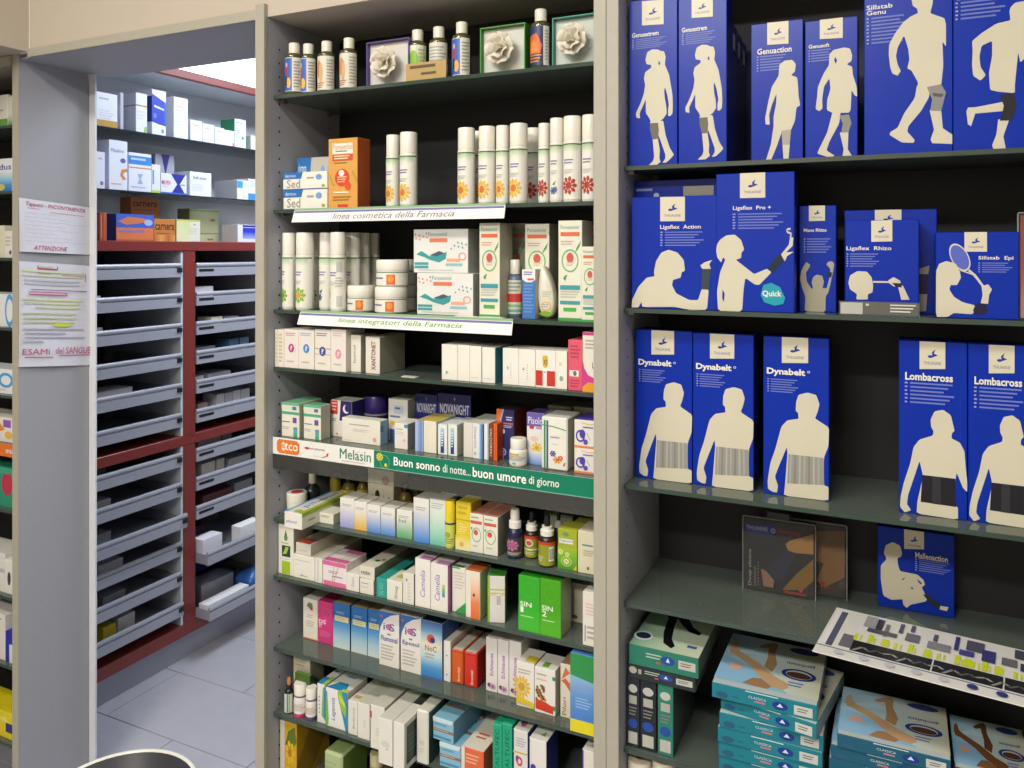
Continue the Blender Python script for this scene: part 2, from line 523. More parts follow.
# ceiling lamps of the shop and the stock room
def ceiling_lamp(x, y, z, sx, sy, label):
    t = thing('ceiling_lamp', label, 'lamp', (x, y, z))
    put('housing', boxes_mesh('housing', [(-sx / 2 - .02, sx / 2 + .02, -sy / 2 - .02, sy / 2 + .02, .025, ZCEIL - z)]), M['white_wall'], t)
    put('diffuser', box_mesh('diffuser', -sx / 2, sx / 2, -sy / 2, sy / 2, .01, .0245), M['lamp'], t)
for (lx, ly), nm in zip(SHOP_LAMPS, ('facing the passage', 'facing the blue boxes', 'behind the other two')):
    ceiling_lamp(lx, ly, 2.945, 1.2, .3, 'long white ceiling lamp of the shop, ' + nm)
ceiling_lamp(-1.75, 1.35, 2.605, .5, 1.3, 'white ceiling lamp over the stock room floor')

# ================================================================ shelving bays
def pin_holes(parent, x, nx, z0, z1, ys=(.05, .235), step=.032):
    v, f = [], []
    z = z0
    while z < z1:
        for y in ys:
            i = len(v)
            for k in range(8):
                a = 2 * math.pi * k / 8
                v.append((x + nx * .0006, y + .0028 * math.cos(a), z + .0028 * math.sin(a)))
            f.append(tuple(range(i, i + 8)))
        z += step
    o = put('pin_holes', mesh('pin_holes', v, f), M['black'], parent); o['kind'] = 'stuff'
def panel(parent, x0, x1, dep, top=None, y0=0.0):
    top = top or ZL
    p = put('side_panel', box_mesh('side_panel', x0, x1, y0 + .0125, dep, 0, ZL - .001), M['laminate'], parent)
    put('edge_band', box_mesh('edge_band', x0, x1, y0, y0 + .012, 0, top, None, .001), M['edging'], p)
    return p
def glass_shelf(parent, x0, x1, z, y0=.03, y1=DEP - .012, t=.008, mk='shelf', ek='shelf_edge'):
    s = put('glass_shelf', box_mesh('glass_shelf', x0, x1, y0 + .0012, y1, z - t, z), M[mk], parent)
    put('polished_edge', box_mesh('polished_edge', x0, x1, y0, y0 + .001, z - t, z), M[ek], s)
    for y in (y0 + .02, y1 - .05):
        for xx in (x0 + .006, x1 - .006):
            put('shelf_support', box_mesh('shelf_support', xx - .006, xx + .006, y, y + .014, z - t - .006, z - t - .0003), M['steel'], s)
    return s
def zs_at(u, v, Y=.03): return z_at(v, x_at(u, Y), Y)
for nme, v in zip(('S1', 'S2', 'S3', 'S4', 'S5', 'S6', 'S7', 'S8', 'S9'), (78.5, 205.5, 316, 380, 457, 547.5, 611.5, 691, 764)):
    ZS[nme] = zs_at(432, v)
ZS['S10'] = ZS['S9'] - .165
for nme, v in zip(('R1', 'R2', 'R3', 'R4', 'R5'), (157, 314.5, 510, 641, 803)):
    ZS[nme] = zs_at(820, v)
ZS['R6'] = ZS['R5'] - .2
ZCAP = z_at(4.5, XML0, 0)
bay_m = thing('shelving_bay', 'grey shelving bay with glass shelves full of small medicine boxes', 'shelving')
panel(bay_m, XML0, XML1, DEP, ZCAP); panel(bay_m, XMR0, XMR1, DEP, ZCAP)
put('back_panel', box_mesh('back_panel', XML1 + .0005, XMR0 - .0005, DEP - .010, DEP - .001, 0.02, ZL - .001), M['back'], bay_m)
put('kick_board', box_mesh('kick_board', XML1 + .0005, XMR0 - .0005, .03, .045, 0.0, 0.08), M['laminate'], bay_m)
put('base_board', box_mesh('base_board', XML1 + .0005, XMR0 - .0005, .03, DEP - .011, 0.0805, 0.10), M['laminate'], bay_m)
for k in range(1, 11): glass_shelf(bay_m, XML1 + .001, XMR0 - .001, ZS['S%d' % k])
pin_holes(bay_m, XML1, 1, .15, ZL - .05)
bay_r = thing('shelving_bay', 'grey shelving bay with glass shelves of blue orthopaedic boxes', 'shelving')
panel(bay_r, XRL0, XRL1, DEP, ZCAP); panel(bay_r, XRR0, XRR1, DEP, ZCAP)
put('back_panel', box_mesh('back_panel', XRL1 + .0005, XRR0 - .0005, DEP - .010, DEP - .001, 0.02, ZL - .001), M['back'], bay_r)
put('kick_board', box_mesh('kick_board', XRL1 + .0005, XRR0 - .0005, .03, .045, 0.0, 0.08), M['laminate'], bay_r)
put('base_board', box_mesh('base_board', XRL1 + .0005, XRR0 - .0005, .03, DEP - .011, 0.0805, 0.10), M['laminate'], bay_r)
for k in range(1, 7): glass_shelf(bay_r, XRL1 + .001, XRR0 - .001, ZS['R%d' % k])
pin_holes(bay_r, XRL1, 1, .15, ZL - .05)
pin_holes(bay_r, XRR0, -1, .15, ZL - .05)
# left bay: only its right end shows
XLB = XPL0 - .8
bay_l = thing('shelving_bay', 'grey shelving bay on the far side of the passage, beside the taped papers', 'shelving')
LD = .224
ZLT = z_at(55, XPL0, 0)
p = put('side_panel', box_mesh('side_panel', XPL0, XPL1, .0125, LD, 0, ZB - .002), M['laminate'], bay_l)
put('edge_band', box_mesh('edge_band', XPL0, XPL1, 0.0102, .0122, 0, ZB - .001), M['edging'], p)
p = put('side_panel', box_mesh('side_panel', XLB - .027, XLB, .0125, LD, 0, ZLT), M['laminate'], bay_l)
put('edge_band', box_mesh('edge_band', XLB - .027, XLB, 0.0, .012, 0, ZLT), M['edging'], p)
put('top_board', box_mesh('top_board', XLB + .0005, XPL0 - .0005, .004, LD, z_at(65, XPL0, 0), ZLT - .001), M['edging'], bay_l)
put('back_panel', box_mesh('back_panel', XLB + .0005, XPL0 - .0005, LD - .010, LD - .001, 0.02, z_at(65, XPL0, 0) - .001), M['back'], bay_l)
LV = (125, 191, 258, 328, 396, 445, 511, 598, 667, 745)
for k, v in enumerate(LV):
    ZS['L%d' % (k + 1)] = z_at(v, x_at(10, .03), .03)
    glass_shelf(bay_l, XLB + .001, XPL0 - .001, ZS['L%d' % (k + 1)], y1=LD - .012)
# jamb strip behind the end panel
struct('trim_4', box_mesh('trim_4', x_at(84, LD + .004), x_at(95, LD + .004), LD + .004, LD + .010, 0, ZL - .005), M['white_wall'])

# ================================================================ drawer cabinet of the stock room
XC = -2.50
def yc(u): return y_on_plane_x(u, XC)
def zc(u, v): return z_at(v, XC, yc(u))
cab = thing('drawer_cabinet', 'tall red cabinet with grey pull-out drawers and glass shelves on top', 'cabinet')
Y0C, Y1C = .40, 2.45
ZT1, ZT0 = zc(200, 74), zc(200, 82)
ZC1, ZC0 = zc(180, 241.5), zc(180, 251)
ZM1, ZM0 = zc(180, 437), zc(180, 447)
ZP1, ZP0 = zc(180, 627), zc(180, 639)
PY0, PY1 = yc(184), yc(195)
cw = PY0 - Y0C
posts = [(PY0, PY1), (PY1 + .45, PY1 + .50), (PY1 + .95, PY1 + 1.0)]
XBK = -2.94
put('niche_top', box_mesh('niche_top', XBK, XC - .021, Y0C, Y1C, ZT0, ZT1, None, .002), M['niche'], cab)
put('top_rail', box_mesh('top_rail', XC - .0205, XC, Y0C, Y1C, ZT0, ZT1, None, .002), M['red'], cab)
put('counter_rail', box_mesh('counter_rail', XBK, XC + .004, Y0C, Y1C, ZC0, ZC1, None, .002), M['red'], cab)
put('middle_rail', box_mesh('middle_rail', XBK, XC, Y0C, Y1C, ZM0, ZM1, None, .002), M['red'], cab)
put('bottom_rail', box_mesh('bottom_rail', XBK, XC, Y0C, Y1C, ZP0, ZP1, None, .002), M['red'], cab)
put('plinth', box_mesh('plinth', XBK, XC - .03, Y0C, Y1C, 0.0, ZP0 - .0005), M['drawer'], cab)
for (a, b) in posts:
    put('post', box_mesh('post', XBK, XC + .001, a, b, ZP1 + .0005, ZM0 - .0005), M['red'], cab)
    put('post', box_mesh('post', XBK, XC + .001, a, b, ZM1 + .0005, ZC0 - .0005), M['red'], cab)
    for (z0, z1) in ((ZP1, ZM0), (ZM1, ZC0)):
        put('inner_side', box_mesh('inner_side', XBK, XC - .004, a - .012, a - .0005, z0 + .001, z1 - .001), M['niche'], cab)
put('back_board', box_mesh('back_board', XBK - .012, XBK - .0005, Y0C, Y1C, .02, ZT1), M['back'], cab)
put('niche_board', box_mesh('niche_board', XC - .26, XC - .25, Y0C, Y1C, ZC1 + .0005, ZT0 - .0005), M['niche'], cab)
put('end_board', box_mesh('end_board', XC - .249, XC - .004, Y0C, Y0C + .012, ZC1 + .0005, ZT0 - .0005), M['niche'], cab)
ZS['B0'] = ZC1
for nm, v in (('B1', 194.5), ('B2', 138)):
    z = zc(180, v); ZS[nm] = z
    s = put('glass_shelf', box_mesh('glass_shelf', XC - .249, XC - .004, Y0C + .0125, Y1C, z - .006, z), M['bglass'], cab)
    put('polished_edge', box_mesh('polished_edge', XC - .0035, XC - .002, Y0C + .0125, Y1C, z - .006, z), M['bedge'], s)
def drawer(ya, yb, ztop, out=0.0, slot=True, hh=.053):
    x = XC + .004 + out
    d = put('drawer', boxes_mesh('drawer', [(x - .006, x + .002, ya, yb, ztop - hh, ztop - .0185), (x - .38, x - .0065, ya + .002, yb - .002, ztop - hh + .002, ztop - hh + .006),
                                            (x - .38, x - .0065, ya + .002, ya + .006, ztop - hh + .0065, ztop - .012), (x - .38, x - .0065, yb - .006, yb - .002, ztop - hh + .0065, ztop - .012)]), M['drawer'], cab)
    # pull lip: a rolled, stepped profile along the top of the front
    n = 7; v, f = [], []
    prof = [(x - .006, ztop - .0165)] + [(x + .0005 + .0035 * math.sin(math.pi * k / (n - 1)), ztop - .0165 + .0165 * k / (n - 1)) for k in range(n)] + [(x - .006, ztop)]
    for y in (ya, yb): v += [(p[0], y, p[1]) for p in prof]
    m_ = len(prof)
    f = [(k, k + 1, m_ + k + 1, m_ + k) for k in range(m_ - 1)] + [(m_ - 1, 0, m_, 2 * m_ - 1), tuple(range(m_ - 1, -1, -1)), tuple(range(m_, 2 * m_))]
    put('pull_lip', mesh('pull_lip', v, f), M['drawer'], d)
    if slot:
        yl = ya + .012
        put('label_slot', box_mesh('label_slot', x + .0022, x + .0034, yl, yl + .075, ztop - .034, ztop - .024), M['black'], d)
    else:
        put('end_cap', box_mesh('end_cap', x + .0022, x + .0062, yb - .022, yb - .0005, ztop - .034, ztop - .018), M['black'], d)
    return ztop
DR = {}
for k in range(6):
    DR['a%d' % k] = drawer(Y0C + .003, PY0 - .016, zc(140, 264 + 31.6 * k), slot=False)
    DR['b%d' % k] = drawer(Y0C + .003, PY0 - .016, zc(140, 464 + 31.3 * k), slot=False, out=(.03 if k == 2 else .01 if k == 5 else 0))
    DR['c%d' % k] = drawer(PY1 + .003, posts[1][0] - .016, zc(140, 264 + 31.6 * k))
for k in range(6):
    drawer(posts[1][1] + .003, posts[2][0] - .016, zc(140, 264 + 31.6 * k)); drawer(posts[1][1] + .003, posts[2][0] - .016, zc(140, 464 + 31.3 * k))
for k in range(3): DR['d%d' % k] = drawer(PY1 + .003, posts[1][0] - .016, zc(140, 464 + 31.3 * k))
DR['d3'] = drawer(PY1 + .003, posts[1][0] - .016, zc(200, 548), out=.06, slot=False)
DR['d4'] = drawer(PY1 + .003, posts[1][0] - .016, max(zc(200, 608), ZP1 + .056), out=.07, slot=False)
# stock lying in the drawers
def stock(key, y, dy, dx, h, c, label, xin=.03, out=0.0, T=None):
    z = DR[key] - .053 + .0065
    x1 = XC - xin + out
    o = put('stock_carton', box_mesh('stock_carton', -dx, 0, 0, dy, 0, h, c, .0006), M['carton'], loc=(x1, y, z))
    tag(o, label, 'carton', 'stock in the drawers')
    return o
CA, CB_ = Y0C + .012, PY1 + .012
LB = 'pale carton lying in a grey drawer of the red cabinet'
HUE = {'d8dae2': 'white', '6c6a78': 'slate grey', 'b9bcc8': 'light grey', '8f8f9a': 'mid grey', 'a9abb5': 'ash grey', 'd0d2da': 'off-white', 'b4b6c0': 'pale grey', '4a4a58': 'charcoal', 'aeb0b8': 'pale grey', '8f929c': 'mid grey', 'e6e2c4': 'cream', '8a8d96': 'mid grey', '85868c': 'mid grey', '4f6f8e': 'steel blue', '5a7d9a': 'lighter steel blue', 'd5d7de': 'white', 'a5a7ae': 'ash grey', 'b9a9a4': 'dusty beige', 'a99f9c': 'dusty beige', '8c8f98': 'mid grey', 'd2cfc8': 'warm white', 'c6c4be': 'warm grey', 'b5b8c0': 'pale grey', '6e4448': 'dark maroon', '9a9da6': 'mid grey'}
COLN = {'a': 'upper drawer left of the red post', 'b': 'lower drawer left of the red post', 'c': 'upper drawer right of the red post', 'd': 'lower drawer right of the red post'}
UP = ['first', 'second', 'third', 'fourth']
ORD = ('first', 'second', 'third', 'fourth', 'fifth', 'sixth')
for key, y, dy, dx, h, c in (
    ('a1', CA, .09, .1, .052, 'd8dae2'), ('a2', CA, .035, .08, .075, '6c6a78'), ('a2', CA + .038, .06, .08, .056, 'b9bcc8'),
    ('a3', CA, .03, .09, .06, '8f8f9a'), ('a4', CA, .06, .12, .064, 'a9abb5'), ('a4', CA + .07, .15, .1, .060, 'd0d2da'), ('a5', CA, .07, .09, .080, 'b4b6c0'),
    ('b1', CA + .05, .08, .09, .06, 'b4b6c0'), ('b3', CA + .08, .10, .09, .062, 'd0d2da'), ('b2', CA + .06, .07, .09, .058, '8f929c'), ('b0', CA + .03, .08, .09, .06, '4a4a58'), ('b4', CA + .02, .06, .1, .068, 'aeb0b8'), ('b4', CA + .1, .09, .1, .058, '8f929c'),
    ('c2', CB_ + .10, .06, .08, .053, 'e6e2c4'), ('c2', CB_ + .17, .08, .08, .050, '8a8d96'), ('c3', CB_ + .02, .1, .08, .053, '85868c'), ('c3', CB_ + .2, .05, .08, .07, '4f6f8e'), ('c3', CB_ + .26, .05, .08, .07, '5a7d9a'),
    ('c4', CB_, .06, .1, .054, 'd5d7de'), ('c4', CB_ + .085, .12, .1, .056, 'a5a7ae'),
    ('c5', CB_ + .13, .04, .08, .080, 'd8dae0'), ('c5', CB_ + .175, .04, .08, .078, 'c6c9d2'), ('c5', CB_ + .22, .04, .08, .080, 'dcdfe6'), ('c5', CB_ + .265, .05, .08, .079, 'cfd2da'), ('c5', CB_ + .03, .05, .08, .058, 'b9a9a4'),
    ('d0', CB_ + .03, .12, .08, .06, 'a99f9c'), ('d0', CB_ + .16, .05, .08, .068, '8c8f98'), ('d1', CB_ + .05, .07, .08, .080, 'd2cfc8'), ('d1', CB_ + .13, .04, .08, .080, 'c6c4be'), ('d1', CB_ + .2, .12, .1, .065, 'b5b8c0'),
    ('d2', CB_ + .06, .16, .1, .062, '6e4448'), ('d2', CB_ + .23, .1, .1, .070, '9a9da6')):
    stock(key, y, dy, dx, h, c, '%s carton in the %s %s' % (HUE[c], ORD[int(key[1])], COLN[key[0]]) if c in HUE else UP.pop(0) + ' upright white carton from the red post, in the sixth upper drawer')
stock('c1', CB_, .11, .07, .066, 'eceaf2', 'white carton with a magenta stripe lying in a grey drawer')
o = stock('b5', CA + .10, .05, .08, .065, 'd9c53a', 'yellow carton lying in the lowest drawer of the red cabinet')
stock('b5', CA + .16, .07, .08, .075, 'cfd0d2', 'white carton beside the yellow carton in the lowest drawer')
stock('d3', CB_, .10, .06, .085, 'e2e4ec', 'white carton standing in the half-open drawer above the blue pouch', out=.05, xin=.02)
stock('d3', CB_ + .2, .12, .05, .075, 'f0f2f6', 'bright white flat carton in the half-open drawer above the blue pouch', out=.05, xin=.02)
stock('d4', CB_, .22, .05, .050, 'eef2f4', 'white carton with a small green mark in the lowest open drawer', out=.062, xin=.005)
stock('d4', CB_ + .05, .17, .09, .09, '8d9099', 'large grey carton at the back of the lowest open drawer', out=.03, xin=.06)
# a blue pouch, puffed like a pillow
v, f = [], []
for j in range(9):
    for i in range(9):
        a, b = i / 8, j / 8
        pz = .035 * (math.sin(math.pi * a) * math.sin(math.pi * b)) ** .5
        v.append((-.10 * (1 - a), .14 * b, .045 + pz + .006 * math.sin(9 * a + 5 * b)))
for j in range(8):
    for i in range(8): f.append((j * 9 + i, j * 9 + i + 1, (j + 1) * 9 + i + 1, (j + 1) * 9 + i))
k0 = len(v); v += [(q[0], q[1], .0) for q in v]
for j in range(8):
    for i in range(8): f.append((k0 + j * 9 + i, k0 + (j + 1) * 9 + i, k0 + (j + 1) * 9 + i + 1, k0 + j * 9 + i + 1))
rim = [i for i in range(9)] + [j * 9 + 8 for j in range(1, 9)] + [72 + i for i in range(7, -1, -1)] + [j * 9 for j in range(7, 0, -1)]
for a, b in zip(rim, rim[1:] + rim[:1]): f.append((a, k0 + a, k0 + b, b))
o = put('refill_pouch', mesh('refill_pouch', v, f, [C('2f63a8')] * len(f), True), M['plastic'], loc=(XC + .055, CB_ + .235, DR['d4'] - .038))
tag(o, 'shiny blue plastic pouch in the lowest open drawer', 'pouch')
o = put('blue_crate', box_mesh('blue_crate', 0, .01, 0, .40, 0, .10, '1d3a8c', .001), M['plastic'], loc=(XC - .2, CB_, DR['d3'] - .19))
tag(o, 'dark blue plastic divider board standing behind the open drawers', 'divider')
# ================================================================ middle bay, shelf by shelf
W, OW = 'e6e3d8', 'dcd8c8'
def T(s, u0, v0, u1, v1, c, **k): return ('t', s, u0, v0, u1, v1, c, k)
# ---------------------------------------------------------------- S1: oil bottles and rose boxes
on('S1')
OIL = [('glass_body', 'oilglass', 'c8c48a', [(.94, 0), (1, .02), (1, .715), (.93, .76), (.45, .80), (.45, .815)]),
       ('cap', 'plastic', 'e3dfce', [(.60, .80), (.60, .985), (.55, 1.0)])]
def oil(x0, x1, yt, label, art, c='dcd9cc', phi=.35, Y=.075):
    return vessel(x0, x1, yt, label, OIL, Y=Y, name='oil_bottle', lab=(.06, .70, 1.012, c, 2.4), art=art, phi=phi, group='body oil bottles on the top shelf', h=.122, r=.0205)
BLUE_FIG = [('r', 0, .02, .55, .98, '2f62b8'), ('e', .26, .78, .07, .08, 'd8b08a'), ('r', .18, .45, .34, .72, 'c03a3a'), ('e', .38, .25, .12, .16, 'e6b04a'), ('r', .2, .16, .3, .44, '20264a'), ('l', .62, .08, .95, .9, 9, '9a9a92')]
SKIN = [('h', .0, .04, .55, .96, ['d9a06a', 'e8c9a4', 'e2dccb']), ('e', .22, .62, .12, .26, 'c98a58'), ('e', .34, .5, .1, .3, 'dfa878'), ('l', .62, .08, .95, .9, 9, 'a5a296'), ('l', .04, .04, .5, .22, 3, 'b0704a')]
fr(260, 0, 170)
oil(166, 244, 262, 'oil bottle with a blue label, last one beside the side panel', BLUE_FIG, Y=.055)
oil(240, 342, 238, 'oil bottle with a blue figure label, between blue and skin-coloured labels', BLUE_FIG)
oil(343, 460, 225, 'oil bottle with a skin-toned label, next to the blue-labelled bottle', SKIN)
oil(467, 603, 215, 'oil bottle with a skin-toned label, beside the purple rose box', SKIN)

petal_v, petal_f = [], []
NP = 6
for j in range(NP + 1):
    for i in range(NP + 1):
        a = (i / NP - .5) * 2; b = j / NP
        petal_v.append((.55 * a * math.sqrt(max(0.0, 1 - (b * .92) ** 4)) * (.55 + .6 * b), -.28 * (1 - a * a) * (1 - .5 * b) - .2 * b * b, b))
for j in range(NP):
    for i in range(NP): petal_f.append((j * 7 + i, j * 7 + i + 1, j * 7 + 8 + i, j * 7 + 7 + i))
def rose(cx, y, cz, s, label, tilt=0.0):
    """a rose seen from its front (facing -Y), sitting in an open box"""
    t = thing('plaster_rose', label, 'rose', (cx, y, cz), 0, 'white roses in gift boxes')
    put('heart', lathe('heart', [(.05 * s, -.34 * s), (.22 * s, -.2 * s), (.2 * s, .1 * s), (.05 * s, .16 * s)], 'd9d3c2', 16), M['matte'], t).rotation_euler = (math.radians(90), 0, 0)
    me = mesh('petal', [(q[0] * s * .95, q[1] * s, q[2] * s) for q in petal_v], petal_f, [C('ddd7c6')] * len(petal_f), True)
    me.materials.append(M['matte'])
    for ring, n, tip, sc, dy in ((0, 3, 25, .62, -.22), (1, 5, 52, .85, -.12), (2, 7, 74, 1.0, 0.0)):
        for k in range(n):
            o = bpy.data.objects.new('petal', me); col.objects.link(o); o.parent = t
            a = 2 * math.pi * (k + .35 * ring) / n + tilt
            # petal leans outwards by tip degrees from the axis (-Y), then turns about the axis
            m = Matrix.Rotation(a, 4, 'Y') @ Matrix.Translation((0, dy * s, .10 * s)) @ Matrix.Rotation(math.radians(90 - tip), 4, 'X') @ Matrix.Scale(sc * .8, 4)
            o.matrix_local = m
            mod = o.modifiers.new('thick', 'SOLIDIFY'); mod.thickness = .03 * s
    return t
def rose_box(x0, x1, yt, c, inner, label, rlabel, Y=.06, tilt=0.0):
    u0, u1 = PX(x0), PX(x1); z0 = CUR['z']; ax = x_at(u0, Y); w = x_at(u1, Y) - ax
    h = z_at(PY(yt), ax + w / 2, Y) - z0; d = .045
    t = thing('gift_box', label, 'box', (ax, Y, z0 + .0002), 0, 'open gift boxes with roses')
    b = .0022
    put('box_frame', boxes_mesh('box_frame', [(0, w, 0, d, 0, b), (0, w, 0, d, h - b, h), (0, b, 0, d, b, h - b), (w - b, w, 0, d, b, h - b)]), mat('gift_box_card_' + c, c, rough=.5, noise=.04), t)
    put('tray', box_mesh('tray', b + .0003, w - b - .0003, .012, d - .001, b + .0003, h - b - .0003, inner), M['matte'], t)
    rose(ax + w / 2, Y - .001, z0 + h / 2, min(w, h) * .40, rlabel, tilt)
    return t
rose_box(638, 892, 240, '5a4a8c', 'd6d2cc', 'open purple gift box holding a white rose', 'white rose set in the purple gift box')
fr(430, 0, 170)
GREENL = [('g', 0, 0, 1, 1, ['d8dcae', 'a9c83c', 'e0e2d0']), ('e', .4, .6, .2, .25, '86b52a'), ('l', .6, .1, .95, .9, 8, 'aab09a')]
PALE = [('l', .1, .45, .9, .9, 5, 'a8a8a0'), ('g', 0, .05, 1, .4, ['c9a982', 'dcd9cc'])]
fr(260, 0, 170)
oil(885, 1008, 155, 'oil bottle with a lime green label behind the kraft card', GREENL, Y=.085)
fr(430, 0, 170)
oil(-5, 112, 140, 'oil bottle with a plain pale label behind the kraft card', PALE, Y=.085)
oil(118, 265, 127, 'oil bottle with a blue figure label beside the green rose box', BLUE_FIG, phi=.2)
# small kraft card standing before the bottles
u0, u1 = 406, 446
ax = x_at(u0, .045); w = x_at(u1, .045) - ax; h = .040
o = put('price_card', box_mesh('price_card', 0, w, 0, .0008, 0, h, 'b79a64'), M['matte'], loc=(ax, .045, CUR['z'] + .0003))
tag(o, 'small kraft paper card standing before the oil bottles', 'card')
paint(o, [(box_maps(w, .0008, h)['F'], [('l', .1, .55, .9, .9, 1, '5a4a34'), ('l', .38, .2, .85, .5, 1, '5a4a34')], False)])
rose_box(300, 570, 152, '3f8a34', 'd2d2ca', 'open green gift box holding a white rose', 'white rose set in the green gift box', Y=.05, tilt=.5)
ORG = [('r', 0, 0, .72, 1, '24305c'), ('p', [(.0, .3), (.1, .75), (.45, .82), (.68, .5), (.6, .3)], 'e0661e'), ('p', [(.12, .3), (.2, .6), (.4, .66), (.5, .35)], 'f08c3a'), ('l', .08, .05, .66, .28, 3, 'd8863a'), ('l', .78, .1, .97, .9, 10, 'b0aca0')]
oil(595, 735, 45, 'oil bottle with an orange and navy label between two rose boxes', ORG, phi=.1, Y=.065)
rose_box(733, 1000, 92, '3a8a7c', 'ccd2cc', 'open teal gift box holding a white rose', 'white rose set in the teal gift box', Y=.05, tilt=.9)

# ---------------------------------------------------------------- S2: cosmetics
on('S2')
def med3(u, extra): return [('p', [(0, .62), (.42, .62), (.46, 1), (0, 1)], '2e6fb4'), T('dermon', .05, .72, .3, .9, 'd8e4ee'), ('t', 'Sed', .09, .1, .4, .58, '9a9488', {'b': .01}), ('l', .55, .5, .75, .72, 1, 'a0a09a'), ('e', .82, .68, .07, .16, '6fa0d8'), ('e', .92, .18, .04, .08, '9aa832'), ('r', 0, 0, 1, .05, '4a6aa8')] + extra
fr(260, 110, 170)
carton(140, 402, 478, 'small white and blue carton at the bottom of the two stacked ones', W, med3(0, []), Y=.045, d=.05, group='small blue and white cartons')
carton(138, 402, 372, 'small white and blue carton lying on top of its twin', W, med3(0, []), Y=.045, d=.05, base=CUR['last'], group='small blue and white cartons')
carton(222, 412, 285, 'small white and blue carton set back behind its two twins', 'b9b6ac', med3(0, []), Y=.099, d=.05, group='small blue and white cartons')  # white body greyed: the shade behind its twins is put into the colour
carton(411, 584, 170, 'tall orange carton with a round red emblem', 'd99f52', [('r', .14, .78, .85, .93, 'e8e4d6'), T('Puressentiel', .16, .84, .83, .92, 'c85a48'), ('l', .25, .79, .75, .83, 1, '5a9a78'), ('r', .14, .68, .85, .77, 'd2542c'), ('l', .2, .69, .8, .76, 2, 'f0d8b8'), ('l', .2, .63, .75, .66, 1, '5a7a3a'), ('e', .48, .44, .25, .125, 'd8482a'), ('e', .46, .505, .1, .045, 'f4ead8'), ('l', .32, .36, .64, .46, 3, 'f2c8a0'), ('e', .68, .32, .11, .06, 'd8582a'), ('s', [(.05, .48), (.15, .36), (.2, .33)], .025, '8aa23a'), ('s', [(.83, .53), (.93, .44), (.98, .38)], .025, '8aa23a'), ('l', .18, .2, .84, .245, 1, 'f0e4c8'), ('l', .15, .1, .85, .18, 2, 'a87a3a'), ('r', .33, .01, .68, .06, 'd24a2a')], Y=.05, d=.048, side='b5582f')
SPRAY = [('body', 'plastic', 'e2e0d6', [(.93, 0), (1, .012), (1, .70), (.97, .715)]), ('cap', 'plastic', 'e6e3d6', [(.97, .717), (.985, .73), (.985, .985), (.93, 1.0)])]
def spray(x0, x1, label, flower, Y=.06, h=.161, line=None, phi=.28, r=None, name='spray_can', grp='white sprays with flowers'):
    art = [('r', .02, .945, .98, .968, '3f6a3f'), ('g', .1, .82, .8, .94, ['dfe2d2', 'a9c29a']), ('l', .16, .60, .6, .70, 2, '7a78a0'), ('l', .16, .44, .55, .52, 3, 'b5b4ae')] + flower
    if line: art.append(('r', .05, .02, .075, .93, line))
    return vessel(x0, x1, 0, label, SPRAY, Y=Y, h=h, lab=(.03, .70, 1.004, 'e4e2d8', 2.7), art=art, phi=phi, name=name, cat='spray', group=grp, r=r)
YEL = [('f', .33, .24, .33, .18, 11, 'e8b52e', 'd8782a')]
REDF = [('f', .38, .24, .32, .16, 9, 'b03a2c', 'a83224')]
BLUF = [('f', .34, .16, .18, .07, 6, '4a62a8', '36508c'), ('f', .46, .18, .12, .06, 6, '5a72b0', '36508c'), ('p', [(.3, .27), (.5, .34), (.42, .26)], '4f7a3a')]
spray(758, 842, 'white spray with a yellow flower beside the orange carton', YEL, Y=.08)
spray(840, 945, 'white spray with a yellow flower, standing right of its twin by the orange carton', YEL)
fr(430, 110, 170)
spray(167, 272, 'white spray with a yellow flower standing alone at the end of its row', YEL)
spray(255, 330, 'white spray behind the yellow-flower row', YEL, Y=.115, r=.0185)
spray(292, 394, 'white yellow-flower spray with a blue line, second in its row', YEL, line='4a5aa0')
spray(396, 478, 'white yellow-flower spray with a blue line, squeezed between two others', YEL, line='4a5aa0', Y=.065)
spray(478, 587, 'white yellow-flower spray with a blue line, last of its row', YEL, line='4a5aa0', Y=.055)
spray(575, 668, 'white spray in the gap behind the yellow and red flower rows', REDF, Y=.125, r=.0185)
spray(650, 725, 'white spray with a red spiky flower beside the blue-berry spray', REDF, line='4a5aa0', Y=.075)
spray(720, 800, 'white spray with blue berries among the red-flower sprays', BLUF, Y=.055, h=.166)
spray(800, 910, 'white spray with a red spiky flower and a blue line, right of the berries', REDF, line='4a5aa0', h=.168)
spray(912, 1012, 'white spray with a red spiky flower against the divider', REDF, line='4a5aa0', h=.168)

